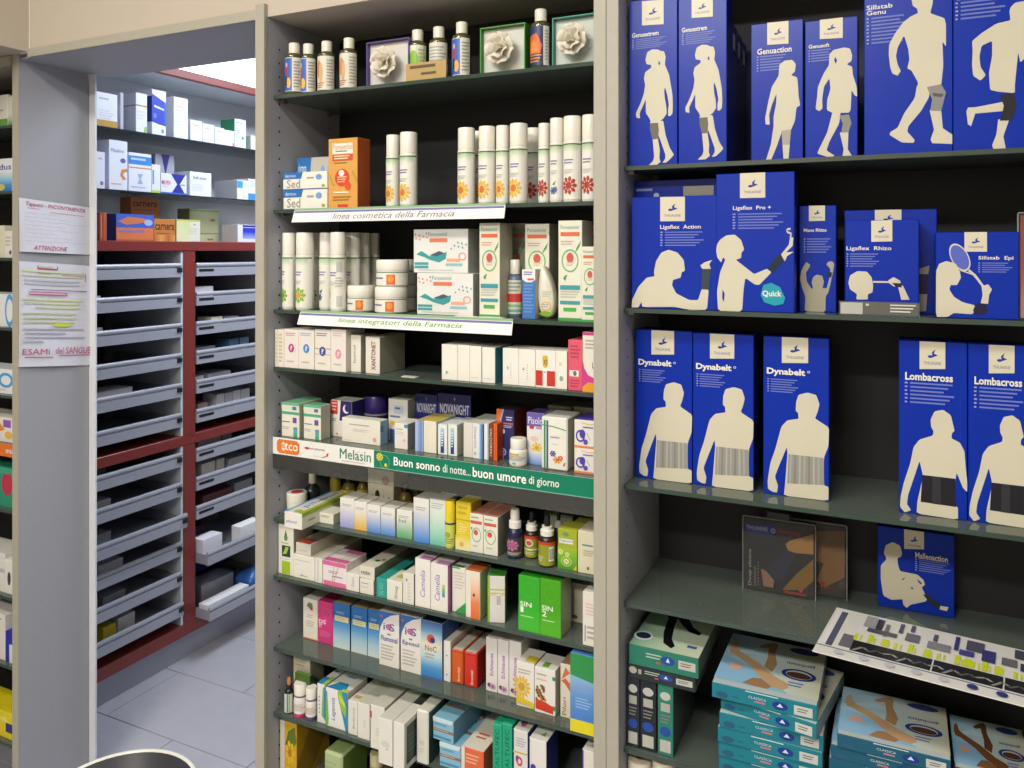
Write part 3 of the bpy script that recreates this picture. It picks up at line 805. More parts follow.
def shelf_sign(sh, uA, uB, uC, uD, drop, label, text, tcol, t0, t1):
    """acrylic price-rail sign hooked on the shelf front, its card leaning a little forward"""
    z = ZS[sh]; y0 = .0285
    xa, xb = x_at(uA, y0), x_at(uB, y0)
    t = thing('shelf_sign', label, 'sign', (0, 0, z))
    h = drop; yb = y0 - .008
    def quad(name, e, pts, c, m):
        v = [(p[0], p[1] - e, p[2]) for p in pts]
        v2 = [(p[0], p[1] - e + .0012, p[2]) for p in pts]
        me = mesh(name, v + v2, [(0, 1, 2, 3), (7, 6, 5, 4), (0, 4, 5, 1), (1, 5, 6, 2), (2, 6, 7, 3), (3, 7, 4, 0)], [C(c)] * 6)
        return put(name, me, M[m], t)
    xa2, xb2 = x_at(uC, yb), x_at(uD, yb)
    put('clip_rail', box_mesh('clip_rail', xa, xb, y0 - .002, y0 + .0008, -.004, .0012, '8fb48c'), M['plastic'], t)
    quad('card', 0, [(xa2, yb, -h), (xb2, yb, -h), (xb, y0 - .0025, -.004), (xa, y0 - .0025, -.004)], 'eeece8', 'gloss')
    mp = lambda u, v, e: (xa2 + (xb2 - xa2) * u + (1 - u) * v * (xa - xa2) * 1.0 + u * v * (xb - xb2), yb + (y0 - .0025 - yb) * v - e, -h + (h - .004) * v)
    paint(t, [(mp, [('r', .004, .80, .996, .97, '7a74ac'), T(text, t0, .22, t1, .72, tcol, sl=.015, b=.006)], False)], M['gloss'])
    return t
shelf_sign('S2', 295, 506, 291.5, 504, .030, 'white shelf-edge sign with grey words about the cosmetics line', 'linea cosmetica della Farmacia', '8a8890', .215, .79)
shelf_sign('S3', 301, 513.5, 297, 511.5, .031, 'white shelf-edge sign with green words about the supplements line', 'linea integratori della Farmacia', '6aa85a', .21, .79)

# ---------------------------------------------------------------- S3: supplements, jars
on('S3')
fr(260, 220, 170)
GRN = [('f', .42, .22, .28, .14, 8, '7fae3a', '6a9a2e')]
GRY = [('f', .42, .24, .3, .15, 8, '8ab43a', 'e0a02e')]
BLB = [('f', .25, .2, .14, .07, 6, '3f5a9c', '2e4a8c'), ('p', [(.2, .3), (.42, .36), (.35, .27)], '4f7a3a')]
SH = .178
spray(135, 218, 'white green-leaf bottle nearest the left panel of its shelf', GRN, h=SH, phi=-.1, name='cream_bottle', grp='white bottles with green leaves', Y=.062)
spray(217, 325, 'white bottle with a yellow and green flower', GRY, h=SH, line='6a72b0', phi=.15, name='cream_bottle', grp='white bottles with green leaves', Y=.06)
spray(300, 372, 'white green-leaf bottle set back behind the yellow-flower bottle', GRN, h=SH, Y=.105, name='cream_bottle', grp='white bottles with green leaves', r=.018)
spray(368, 440, 'white bottle with blue berries half hidden behind its neighbour', BLB, h=SH, Y=.085, name='cream_bottle', grp='white bottles with green leaves', r=.018)
spray(415, 525, 'white bottle showing its barcode side beside the stacked jars', [('f', .1, .3, .12, .12, 8, '9ab43a', 'e0b02e'), ('r', .55, .7, .8, .9, 'b9b9b4'), ('r', .55, .05, .8, .25, 'c4c4be'), ('l', .5, .4, .85, .6, 4, 'b4b4ae')], h=SH, Y=.052, name='cream_bottle', grp='white bottles with green leaves', r=.018)
for k, (a, b, y) in enumerate(((525, 590, .105), (582, 652, .145), (640, 708, .185))):
    spray(a, b, ('white bottle right behind the barcode-side bottle', 'white bottle in the middle of the receding row behind the jars', 'white bottle deepest in the row behind the jars')[k], GRN, h=SH, Y=y, name='cream_bottle', grp='white bottles with green leaves', r=.018)
JAR = [('jar_body', 'plastic', 'e0ddd0', [(.93, 0), (1, .05), (1, .56), (.97, .58)]), ('lid', 'plastic', 'e6e3d8', [(1.0, .585), (1.02, .61), (1.02, .94), (.95, 1.0)])]
def jar(x0, x1, label, Y=.075, base=None, h=.058):
    art = [('r', 0, .9, 1, .97, '5f8a5a'), ('r', .42, .05, .62, .78, 'd9682e'), ('e', .52, .45, .07, .25, 'e8923a'), ('l', .05, .35, .4, .6, 1, '7a72a4')]
    return vessel(x0, x1, 0, label, JAR, Y=Y, h=h, base=base, lab=(.05, .56, 1.006, 'e4e2d8', 2.6), art=art, phi=.42, name='cream_jar', cat='jar', group='white cream jars with an orange mark')
jar(527, 690, 'white cream jar on the shelf beside the white bottles', Y=.08); jl = CUR['last']
jar(692, 888, 'white cream jar at the bottom of the front stack', Y=.072)
jar(800, 945, 'white cream jar at the bottom of the rear stack', Y=.145)
jar(700, 893, 'white cream jar on top of the front stack', Y=.072, base=jl)
jar(800, 945, 'white cream jar on top of the rear stack', Y=.145, base=jl)
fr(430, 220, 170)
def whale(x0, x1, yt, label, base=None, Y=.06):
    art = [T('Puressentiel', .28, .84, .62, .93, '6a9a98'), ('r', .3, .70, .63, .79, 'dd7a5a'), ('p', [(.05, .42), (.2, .36), (.3, .3), (.48, .24), (.6, .32), (.62, .48), (.5, .43), (.3, .38), (.15, .5)], '3a9a98'), ('p', [(.3, .4), (.48, .5), (.58, .45), (.45, .38)], '4a5a66'),
           ('r', .02, .18, .28, .24, '46a0a4'), ('r', .02, .10, .28, .16, '46a0a4'), ('r', .62, .26, .86, .33, 'e8a88a'), ('r', .6, .16, .9, .22, '8ac0c8'), ('o', .9, .38, .07, .09, .3, 'd8a898'), ('l', .1, .03, .9, .08, 1, 'c8ccc6')]
    for k in range(14):
        a = (k * 37 % 100) / 100; sx = .02 + .28 * a if k % 2 else .7 + .28 * a
        art.append(('e', sx, .55 + .4 * ((k * 53) % 100) / 100, .012, .02, ('4a9aa8', 'd8584a', '3f8a90', 'e07a5a')[k % 4]))
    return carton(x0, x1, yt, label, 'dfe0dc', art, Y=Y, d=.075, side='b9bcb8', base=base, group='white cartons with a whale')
whale(-78, 258, 320, 'white carton with a teal whale, lower of two stacked')
whale(-98, 228, 55, 'white carton with a teal whale, upper of two stacked', base=CUR['last'], Y=.062)
def tallw(x0, x1, yt, label, red='c95a48', Y=.05, d=.06, c='dedccb', glare=False, base=None, h=None, R=None):
    art = [T('Puressentiel', .1, .915, .88, .955, '5aa08c'), ('r', .1, .845, .9, .885, 'd86a44'), ('l', .12, .75, .7, .80, 2, 'c9a090'), ('o', .5, .6, .36, .115, .13, '6ab070'), ('e', .5, .63, .15, .05, red), ('l', .35, .54, .68, .59, 2, 'd8b0a4'),
           ('p', [(.72, .68), (.9, .74), (.95, .80), (.78, .73)], '4f9a4a'), ('p', [(.2, .42), (.3, .4), (.38, .46), (.28, .45)], '4f9a4a'), ('r', .08, .31, .92, .355, '3f98a0'), ('l', .1, .22, .9, .3, 3, 'bcbcb0'), ('r', .08, .165, .92, .2, '3f98a0'), ('l', .22, .06, .9, .14, 1, '4aa84a'), ('r', 0, 0, 1, .03, '3f9a4a')]
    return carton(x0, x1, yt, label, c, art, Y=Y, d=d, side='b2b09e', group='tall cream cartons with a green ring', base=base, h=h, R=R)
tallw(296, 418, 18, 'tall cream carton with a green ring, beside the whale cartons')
tallw(480, 575, 20, 'tall cream carton standing deep in the shelf behind the small cartons', Y=.15, c='b0ae9e')  # cream darkened to carry the shade deep in the shelf
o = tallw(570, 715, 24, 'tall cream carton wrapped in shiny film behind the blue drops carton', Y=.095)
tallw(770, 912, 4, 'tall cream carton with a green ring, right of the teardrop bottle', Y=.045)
tallw(910, 1010, 160, 'shorter cream carton with a green ring and orange bar at the divider', Y=.04)
tallw(915, 1005, 30, 'cream carton with shade in its colour, behind the shorter ringed carton', Y=.13, c='b4b2a0')  # body colour darkened to stand in for shade at the back
PILL = [('body', 'plastic', 'd9d8d0', [(.95, 0), (1, .03), (1, .62), (.8, .68), (.55, .70)]), ('cap', 'plastic', 'e4e2d8', [(.66, .705), (.68, .72), (.68, .985), (.6, 1.0)])]
vessel(466, 556, 238, 'small bottle with a white cap and red-banded label', [('body', 'plastic', '5a6a86', [(.95, 0), (1, .03), (1, .66), (.8, .72), (.55, .74)]), ('cap', 'plastic', 'e4e2d8', [(.66, .745), (.68, .76), (.68, .985), (.6, 1.0)])], Y=.10, name='syrup_bottle', lab=(.05, .64, 1.01, 'd9d4c6', 2.6), art=[('r', .0, .35, 1, .60, 'c8403a'), ('l', .1, .62, .9, .95, 3, '8aa09a'), ('r', .05, .05, .95, .14, '6ab0a8'), ('r', .05, .2, .95, .28, '8ab890')], phi=.2)
carton(553, 632, 297, 'small blue carton with a white wavy top', '3f74bc', [('p', [(0, .8), (.3, .74), (.7, .74), (1, .79), (1, 1), (0, 1)], 'e4e4e0'), ('l', .12, .87, .88, .96, 2, '4a5aa0'), ('r', .4, .78, .9, .82, 'd85a50'), ('l', .1, .1, .9, .7, 9, '6a94cc')], Y=.05, d=.045, side='bdb9a6', top='dcd9c8')
# teardrop bottle: flat drop outline, 3.4 cm thick, rounded
def drop_bottle():
    Yb = .075; xc = x_at(PX(712), Yb); z0 = CUR['z']
    H = z_at(PY(272), xc, Yb) - z0; Wd = .019
    n = 30; prof = []
    for k in range(n):
        a = 2 * math.pi * k / n
        t_ = (1 - math.cos(a)) / 2                     # 0 bottom .. 1 tip
        wdt = math.sin(a) * (1 - .55 * t_)
        prof.append((Wd * 1.25 * wdt - .010 * t_ ** 2, H * t_))
    v, f, c = [], [], []
    lay = [(-.014, .80), (-.010, .95), (0, 1.0), (.010, .95), (.014, .80)]
    for (dy, s) in lay:
        for (px, pz) in prof: v.append((px * s, dy, H / 2 + (pz - H / 2) * s + H / 2 * (1 - s) * .2))
    for L_ in range(len(lay) - 1):
        for k in range(n):
            k2 = (k + 1) % n; f.append((L_ * n + k, L_ * n + k2, (L_ + 1) * n + k2, (L_ + 1) * n + k))
    f.append(tuple(range(n - 1, -1, -1))); f.append(tuple((len(lay) - 1) * n + k for k in range(n)))
    f = [tuple(reversed(q)) for q in f]
    mz = min(q[2] for q in v); v = [(q[0], q[1], q[2] - mz) for q in v]
    t = thing('teardrop_bottle', 'white teardrop-shaped bottle with a green base beside the blue carton', 'bottle', (xc, Yb, z0 + .0003))
    put('body', mesh('body', v, f, [C('dddbc9')] * len(f), True), M['plastic'], t)
    mp = lambda u, v_, e: ((u - .5) * Wd * 2, -.0142 - e, v_ * H)
    paint(t, [(mp, [('p', [(.1, .1), (.3, .055), (.7, .055), (.9, .1), (.7, .14), (.4, .15)], '7aa82e'), ('e', .5, .24, .3, .08, 'e0b040'), ('e', .5, .24, .22, .06, 'd9d8c8'), ('l', .3, .2, .7, .28, 2, '7a8ab0'), ('l', .3, .4, .8, .52, 3, 'c4c4b6')], False)], M['plastic'])
drop_bottle()
def edge_card(sh, u0, u1, c, label, Y=.034, dd=.016, mark=None):
    ax = x_at(u0, Y); w = x_at(u1, Y) - ax
    o = put('shelf_tag', box_mesh('shelf_tag', 0, w, 0, dd, 0, .0016, c), M['gloss'], loc=(ax, Y, ZS[sh] + .0003))
    tag(o, label, 'tag')
    if mark: paint(o, [(box_maps(w, dd, .0016)['T'], mark, False)])
edge_card('S3', 454, 502, 'e4e2da', 'thin white strip card lying before the cream carton', mark=[('r', .47, .0, .51, 1, 'd8a03a')])
# ---------------------------------------------------------------- S4: a row of white cartons
on('S4', 'row of white cartons')
def dotbox(x0, x1, c, tc, label, band=None, Y=.034, d=.07, v=.52):
    art = [('l', .12, .82, .88, .92, 2, tc), ('e', .5, v, .2, .115, c), ('t', '?', .42, v - .06, .58, v + .06, 'e8e4dc', {'b': .012}), ('l', .2, .12, .8, .2, 1, 'b8b4aa')]
    if band: art.insert(0, ('r', 0, v + .05, 1, v + .075, band)); art.insert(0, ('r', 0, v - .085, 1, v - .07, band))
    return carton(x0, x1, 58, label, 'e0d9d0', art, Y=Y, d=d, side='cfc8bc', h=None)
fr(260, 320, 170)
carton(76, 106, 58, 'narrow white carton against the left side panel', 'd9d3c4', [('l', .2, .1, .8, .9, 8, 'c9b98a')], Y=.033, d=.05)
carton(107, 143, 58, 'narrow white carton second from the side panel', 'dcd6c8', [('l', .2, .1, .8, .9, 8, 'c0b490')], Y=.033, d=.06)
dotbox(145, 231, 'c2408c', 'c88aa8', 'white carton with a magenta disc')
dotbox(232, 325, '3a86c8', '8ab0cc', 'white carton with a light blue disc')
dotbox(328, 424, '3a4a9a', '7a7a92', 'white carton with a dark blue disc and tan lines', band='b59a62', v=.47)
dotbox(425, 515, 'e08a9a', 'd8a8b0', 'white carton with a pale pink disc', v=.42)
carton(544, 604, 92, 'thin white carton with one line of upright dark print', 'dfdccf', [('t', 'laxicol', .25, .25, .5, .72, '55545a', {'rot': 90})], Y=.05, d=.06, side='bcb8ac')
carton(633, 718, 102, 'white carton with upright dark red lettering', 'ddd6cc', [('t', 'XANTONET', .42, .1, .72, .88, '6a2a3a', {'rot': 90, 'b': .015})], Y=.045, d=.10, side='9d9c8c')
edge_card('S4', 401, 415, 'd8d4c2', 'small cream tag lying at the shelf edge before the white cartons')
fr(430, 320, 170)
PL = [('l', .15, .1, .85, .14, 1, 'c8c6bc')]
carton(70, 164, 147, 'white carton with a tiny teal figure, first after the gap', W, [('p', [(.25, .15), (.45, .2), (.3, .28)], '7ab4b8')], Y=.045, d=.06)
carton(165, 237, 150, 'plain white carton between two of the tiny figure row', W, [('r', .03, .0, .05, 1, 'd0cdc2')], Y=.045, d=.06)
carton(238, 308, 157, 'plain white carton, third after the gap', W, PL, Y=.045, d=.06)
carton(312, 390, 165, 'plain white carton with a teal side', W, PL, Y=.045, d=.075, side='2f86a4')
carton(436, 531, 170, 'white carton with a small teal plus and thin upright print', W, [('s', [(.25, .46), (.4, .46)], .03, '6ab4b4'), ('s', [(.325, .4), (.325, .52)], .03, '6ab4b4'), ('l', .5, .15, .56, .6, 6, 'b0aeb0')], Y=.045, d=.06)
carton(532, 631, 177, 'white carton with a small teal plus beside the red-squared carton', W, [('s', [(.22, .46), (.37, .46)], .03, '6ab4b4'), ('s', [(.3, .4), (.3, .52)], .03, '6ab4b4'), ('l', .5, .15, .56, .6, 6, 'b0aeb0')], Y=.045, d=.06)
carton(633, 754, 183, 'white carton with a yellow shield and two red squares', 'e4e2da', [('r', .02, .06, .36, .46, 'c8302a'), ('r', .57, .06, .97, .46, 'c8302a'), ('p', [(.35, .82), (.42, .86), (.58, .86), (.62, .82), (.6, .58), (.48, .53), (.38, .58)], 'd8b02e'), ('t', 'XS', .4, .62, .6, .76, '3a3a3a', {'b': .012}), ('l', .42, .38, .52, .44, 1, '5a5a5a')], Y=.042, d=.06)
carton(755, 822, 187, 'thin white carton with a grey seal at the foot', W, [('l', .3, .6, .6, .7, 2, 'b4b2aa'), ('e', .5, .28, .17, .07, '9a9a96')], Y=.042, d=.06)
carton(829, 914, 120, 'pink carton with a white rounded window', 'd8566e', [('l', .15, .62, .85, .9, 4, 'b83a58'), ('r', .1, .28, .75, .40, 'e6dcd4'), ('e', .48, .34, .13, .05, '6a6a70'), ('l', .15, .05, .8, .22, 3, 'b83a58')], Y=.04, d=.06)
carton(915, 1000, 75, 'white carton with magenta and orange waves beside the divider', 'e0dccf', [('r', 0, .95, 1, 1, 'c23a7a'), ('p', [(0, .0), (0, .55), (.12, .4), (.4, .28), (1, .22), (1, 0)], 'c83a86'), ('p', [(0, 0), (0, .08), (.4, .16), (1, .15), (1, 0)], 'dd9a2e'), ('l', .2, .7, .9, .88, 3, 'b0a8a0'), ('t', 'L', .7, .4, .85, .5, '5a3a4a')], Y=.038, d=.06)

# ---------------------------------------------------------------- S5: sleep aids above the green banner
on('S5', 'sleep aid cartons above the green banner')
def banner():
    Yb = .0275; z1 = ZS['S5'] - .0005
    xa, xb = XML1 + .001, XMR0 - .001
    t = thing('shelf_banner', 'long white and green advertising banner along the shelf edge', 'banner', (xa, Yb, z1))
    w = xb - xa; h = .0385
    put('card', box_mesh('card', 0, w, 0, .0016, -h, 0, 'e3e2dc'), M['gloss'], t)
    s = x_at(374, Yb) - xa; s /= w
    F = lambda u: (x_at(u, Yb) - xa) / w
    mp = lambda u, v, e: (u * w, -e, -h + v * h)
    P = []
    P += [('r', s, 0.0, 1, 1, '1f7a5e'), ('r', s, 0, 1, .05, '7ab29a'),
          ('p', [(F(277), .25), (F(279), .1), (F(297), .08), (F(299.5), .25), (F(299.5), .75), (F(297), .92), (F(279), .92), (F(277), .75)], 'dd7432'), ('e', F(283.5), .52, .0085, .27, 'f0dcc4'),
          T('tco', F(285), .3, F(298), .76, 'f4e6d4', b=.012), T('e', F(281), .4, F(285.8), .64, 'dd7432', b=.012),
          T('pool pharma', F(308), .52, F(325), .68, '7a6a70', b=.01), ('r', F(305), .54, F(309), .66, 'c84038'), ('s', [(F(313), .2), (F(322), .16), (F(327), .28), (F(328), .45)], .006, 'cc4a42'),
          T('Melasin', F(340), .28, F(371), .86, '2a7a66', b=.0), ('s', [(F(357), .76), (F(361), .8)], .004, '2a7a66'), ('l', F(342), .1, F(371), .18, 1, 'c4a8a8'),
          ('f', F(380), .66, .0115, .24, 9, 'e0d24a', 'd8b83a'), ('o', F(385), .42, .016, .38, .12, '6aa86a'), ('e', F(386), .25, .004, .1, 'e0d24a')]
    P += [T('Buon sonno', F(394), .30, F(440.5), .78, 'eef2ec', b=.018), T('di notte...', F(443), .30, F(471), .74, 'dfe8e0', b=.01), T('buon umore', F(473), .28, F(526.5), .80, 'eef2ec', b=.018), T('di giorno', F(529), .2, F(559.5), .74, 'dfe8e0', b=.012)]
    paint(t, [(mp, P, False)], M['gloss'])
    put('clear_rail', box_mesh('clear_rail', 0, w, .0002, .0022, -h - .034, -h - .0003), M['acrylic'], t)
    return t
banner()
CUR['dy'] = .012
fr(260, 320, 170)
G1 = [('r', 0, .80, 1, 1, 'cfd8c4'), ('r', 0, .66, 1, .74, '4fa27c'), ('r', .0, .93, 1, 1, '62ac88'), ('r', .62, .8, .85, .9, '6a62a8'), ('r', .64, .42, .86, .58, '6a4a9a'), ('g', .68, .0, .9, .3, ['2f9a6a', '4ab0a0', '6a7ab8']), ('l', .05, .4, .6, .46, 1, '6a7a6a'), ('l', .05, .2, .5, .3, 2, 'b4b8ac')]
carton(130, 235, 498, 'white and green carton with a purple square, first by the side panel', 'dedccc', G1, Y=.03, d=.08, side='b9bba8', top='6fae8a')
carton(262, 365, 512, 'white and green carton with a purple square, second from the side panel', 'dedccc', G1, Y=.032, d=.034, side='b0b29e', top='6fae8a')
fr(320, 380, 140, 1024)
carton(80, 232, 152, 'white carton with a red block and a crescent moon on navy', 'e0dbd2', [('p', [(.42, .45), (.48, 1), (1, 1), (1, .45)], '2a2866'), ('e', .74, .78, .16, .12, 'e0dcd8'), ('e', .82, .81, .15, .11, '2a2866'), ('r', 0, .62, .33, .99, 'c23a3c'), ('l', .05, .68, .3, .95, 3, 'e0b0a8'), ('l', .05, .4, .3, .5, 2, '8a86a8'), ('e', .3, .08, .06, .03, 'd88a7a')], Y=.080, d=.05, side='2a2866')
carton(160, 440, 288, 'wide white carton lying lengthwise with a pale blue end', 'dfdcd0', [('l', .2, .7, .85, .78, 1, '9a9890'), ('l', .3, .45, .75, .58, 2, 'c2beb4'), ('e', .86, .22, .05, .09, 'dca0a0'), ('l', .04, .06, .3, .1, 1, 'b4b0a4')], Y=.048, d=.030, faces={'R': '8ab0d2'}, R=[('r', 0, .55, .4, .8, '3f82c8')], w=None)
carton(500, 640, 142, 'white carton with a yellow ribbon and blue print, standing behind', 'd6d6d0', [('r', .3, .66, .78, .86, 'b8c8d8'), ('l', .35, .72, .7, .82, 1, '4a6a9a'), ('l', .1, .52, .75, .62, 1, '6a7a9a'), ('p', [(.08, .42), (.78, .3), (.8, .42), (.1, .5)], 'd8b62e'), ('r', .1, .0, .85, .28, '4a68a8')], Y=.10, d=.06, side='a8a898')
carton(545, 640, 318, 'small white carton with a blue corner in front of the yellow-ribbon one', 'dfddd2', [('r', .75, .84, 1, .97, '3f86cc'), ('l', .15, .72, .75, .8, 1, '9aa0a8'), ('l', .12, .55, .8, .68, 2, 'c4c2b8'), ('e', .75, .35, .1, .06, 'dcb0b0')], Y=.045, d=.055, side='9a9c92')
carton(694, 755, 298, 'thin blue-striped carton standing edge on', '8ea6d0', [('r', .1, 0, .35, 1, 'a9bce0'), ('r', .6, 0, .8, 1, '6f88c0')], Y=.044, d=.084, top='c9b06a')
carton(758, 850, 302, 'blank cream carton next to the thin blue-striped one', 'dedbc8', [('l', .3, .1, .34, .9, 10, 'c9c6b4')], Y=.044, d=.084, top='d2c04a')
for a, b, lb in ((862, 930, 'slim white carton with a blue tube drawing, next to the cream carton'), (936, 1002, 'slim white carton with a blue tube drawing, right twin')):
    carton(a, b, 326, lb, 'dfe2de', [('g', .3, .06, .68, .88, ['1f3a78', '2a4a8a', '6ab0c0', 'a8ccd0']), ('l', .35, .25, .6, .75, 6, 'dce4ea')], Y=.043, d=.08, side='c2c6c2')
# purple tub with a ringed lid behind
vessel(322, 505, 110, 'dark purple tub with a pale ring behind the wide white carton', [('tub', 'plastic', '2a1f4a', [(.95, 0), (1, .05), (1, .5)]), ('ring', 'plastic', '9a92a8', [(1.02, .502), (1.02, .55)]), ('lid', 'plastic', '3a2a72', [(.95, .552), (.97, .58), (.97, .95), (.9, 1.0)])], Y=.165, name='powder_tub', cat='tub')
fr(430, 320, 170)
NV = [('t', 'NOVANIGHT', .08, .60, .95, .80, 'c8ccd8', {'b': .012}), ('s', [(.52, .86), (.52, .94)], .012, 'b4bcd4'), ('s', [(.49, .90), (.55, .90)], .012, 'b4bcd4'), ('l', .15, .26, .8, .32, 1, '6a6aa0')]
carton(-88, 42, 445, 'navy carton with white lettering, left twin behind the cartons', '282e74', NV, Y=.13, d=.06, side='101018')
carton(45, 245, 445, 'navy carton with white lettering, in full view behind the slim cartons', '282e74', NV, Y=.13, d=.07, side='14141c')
fr(460, 390, 140, 1024)
carton(25, 92, 240, 'white carton standing edge on beside the blue-waved carton', 'd6d4c6', [('l', .1, .1, .5, .12, 1, 'b8b6a8')], Y=.048, d=.10)
carton(92, 165, 247, 'white carton with purple upright print and a blue wave', 'e0e0da', [('h', .6, 0, 1, 1, ['dfe6ec', '6a9ed4', '3f6ab0']), ('t', 'Deepnite', .12, .3, .4, .9, '8a7ab0', {'rot': -90}), ('e', .25, .15, .1, .05, '9ab8a0')], Y=.046, d=.10, side='5a7ab0')
carton(175, 208, 247, 'very thin white carton with a pale blue edge', 'dfe4e8', [('r', .75, 0, 1, 1, '9ac4dc')], Y=.046, d=.08)
carton(209, 242, 247, 'thin brown carton with upright lettering', '7a3a22', [('t', 'VALDORPIU', .25, .12, .8, .88, 'd8b49a', {'rot': -90, 'b': .012})], Y=.046, d=.028, top='a84a28')
carton(244, 271, 247, 'thin orange carton beside the brown one', 'd8622a', [('r', .45, .05, .55, .95, 'a8441e')], Y=.046, d=.028, side='b8481e')
carton(268, 395, 143, 'navy and orange carton with a crescent moon and a blue seal', '2c2f66', [('p', [(0, 0), (0, 1), (.38, 1), (.2, .75), (.17, .5), (.25, .25), (.38, 0)], 'e0702a'), ('s', [(.40, 1), (.22, .75), (.19, .5), (.27, .25), (.4, 0)], .06, '8ab8e0'), ('l', .55, .76, .95, .86, 2, 'c4c8dc'), ('r', .3, .70, .95, .73, 'c86a4a'), ('l', .4, .62, .95, .68, 2, 'b8bcd4'), ('e', .42, .55, .07, .05, 'dcdce4'), ('e', .36, .13, .24, .09, '2f4aa0'), ('o', .36, .13, .2, .075, .2, 'c8d0e8'), ('l', .25, .10, .48, .16, 2, 'd0d8ec')], Y=.075, d=.075, side='7a3220', top='3a2a3a')
vessel(362, 492, 350, 'white plastic pill bottle with a screw cap', [('body', 'plastic', 'e2dfd4', [(.93, 0), (1, .04), (1, .52), (.95, .57), (.86, .60)]), ('cap', 'plastic', 'e6e4da', [(.86, .605), (.90, .63), (.90, .97), (.84, 1.0)])], Y=.055, name='pill_bottle', lab=(.06, .50, 1.01, 'dcdad0', 2.6), art=[('r', .02, .8, .6, .95, 'c8a24a'), ('l', .1, .3, .9, .75, 4, '8a8a84'), ('e', .4, .14, .1, .1, '6ab0a0')], phi=.2)
carton(489, 612, 168, 'white carton with a lilac top, yellow blossoms and a blue foot', 'dcdcdc', [('r', 0, .74, 1, 1, '6a58a4'), ('t', 'Pisolo', .08, .78, .95, .92, 'd8d2e4', {'b': .01}), ('e', .3, .72, .15, .04, 'c23a4a'), ('r', .55, .69, .9, .73, 'b88ab0'), ('e', .45, .5, .25, .05, 'e0bcb0'), ('f', .6, .33, .32, .11, 7, 'e0c030', 'c8a020'), ('g', 0, 0, 1, .26, ['6a8cc8', 'a8bce0', 'dcdcdc'])], Y=.058, d=.05, side='a8a4b8', top='5a4a90')
carton(595, 785, 200, 'big white carton with green and blue stripes and blossoms', 'e2e0d6', [('r', .1, .02, .17, .93, '3f8a4a'), ('r', .2, .02, .27, .93, '3a4a9a'), ('p', [(.02, .83), (.5, .81), (.95, .76), (.95, .78), (.5, .83), (.02, .85)], '4f9a5a'), ('l', .35, .58, .8, .64, 1, '9aa0bc'), ('r', .37, .66, .9, .76, 'e2e4d4'), ('l', .4, .47, .7, .50, 1, 'b8bcae'), ('f', .45, .31, .12, .06, 6, '4a4a9a', '6a5aa8'), ('f', .62, .2, .18, .07, 6, 'dd9a3a', 'c86a2a'), ('f', .74, .24, .1, .05, 5, 'c8502a', 'e0a03a'), ('s', [(.86, .1), (.92, .16)], .04, 'b04030')], Y=.036, d=.075, side='b4b2a0', bev=.0025)
BUB = [('r', 0, 0, 1, .08, 'd8825a'), ('o', .27, .42, .2, .22, .3, '4a3aa4'), ('e', .36, .5, .13, .16, '4a3aa4'), ('e', .5, .22, .1, .1, '5a4ab0'), ('l', .38, .68, .95, .78, 1, '6a5ab0'), ('s', [(.3, .9), (.6, .86), (.95, .88)], .03, 'dcb46a'), ('s', [(.55, .55), (.7, .3)], .03, '8ac09a')]
carton(836, 1003, 430, 'white carton with purple bubbles, lower of the stacked pair', 'dedbd2', BUB, Y=.04, d=.07, group='white cartons with purple bubbles')
carton(836, 1003, 222, 'white carton with purple bubbles, upper of the stacked pair', 'dedbd2', BUB, Y=.041, d=.07, base=CUR['last'], group='white cartons with purple bubbles', top='5a4ab0')
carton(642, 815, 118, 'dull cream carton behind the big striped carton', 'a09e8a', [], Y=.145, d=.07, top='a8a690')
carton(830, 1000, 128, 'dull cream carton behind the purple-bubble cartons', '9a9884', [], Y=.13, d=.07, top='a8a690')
CUR['dy'] = 0.0
# ---------------------------------------------------------------- S6
on('S6', 'supplement cartons and bottles under the banner')
fr(270, 460, 160, 1024)
vessel(109, 237, 203, 'white jar with a red disc on its lid', [('jar_body', 'plastic', 'dedbce', [(.93, 0), (1, .05), (1, .62)]), ('lid', 'plastic', 'e0ddd2', [(1.02, .63), (1.02, .97), (.96, 1.0)]), ('lid_disc', 'carton', 'b8483c', [(.6, 1.002), (.6, 1.01)])], Y=.08, name='tablet_jar', cat='jar')
vessel(218, 322, 85, 'dark green bottle with a white capsule seal at the back corner', [('glass_body', 'plastic', '15201a', [(.95, 0), (1, .03), (1, .5), (.85, .6), (.4, .68), (.36, .72)]), ('cap', 'plastic', 'c9c5b0', [(.42, .725), (.42, .98), (.38, 1)])], Y=.126, name='elixir_bottle')
carton(92, 250, 315, 'long white carton with a lime stripe lying with its end to the front', 'dedcd4', [('t', 'pihenal', .12, .28, .72, .52, '7a72b8', {'sl': .05})], Y=-.008, d=.2, w=.050, side='dcdacb', h=.036,
       R=[('r', 0, .78, 1, 1, '9ab82e'), ('l', .1, .3, .25, .5, 1, '8aa83a')], T=[('r', 0, 0, .13, 1, '5aa8d8'), ('r', .8, 0, 1, 1, 'a4bc3a'), ('t', 'pihenal', .28, .2, .68, .8, '6a68a8', {'rot': 90}), ('e', .6, .06, .2, .05, 'a4bc3a')], X0=None)
carton(315, 405, 342, 'small cream box with faint print beside the long white carton', 'dcd9cb', [('l', .12, .55, .8, .8, 3, '9a988c')], Y=.05, d=.05, side='c9c6b6')
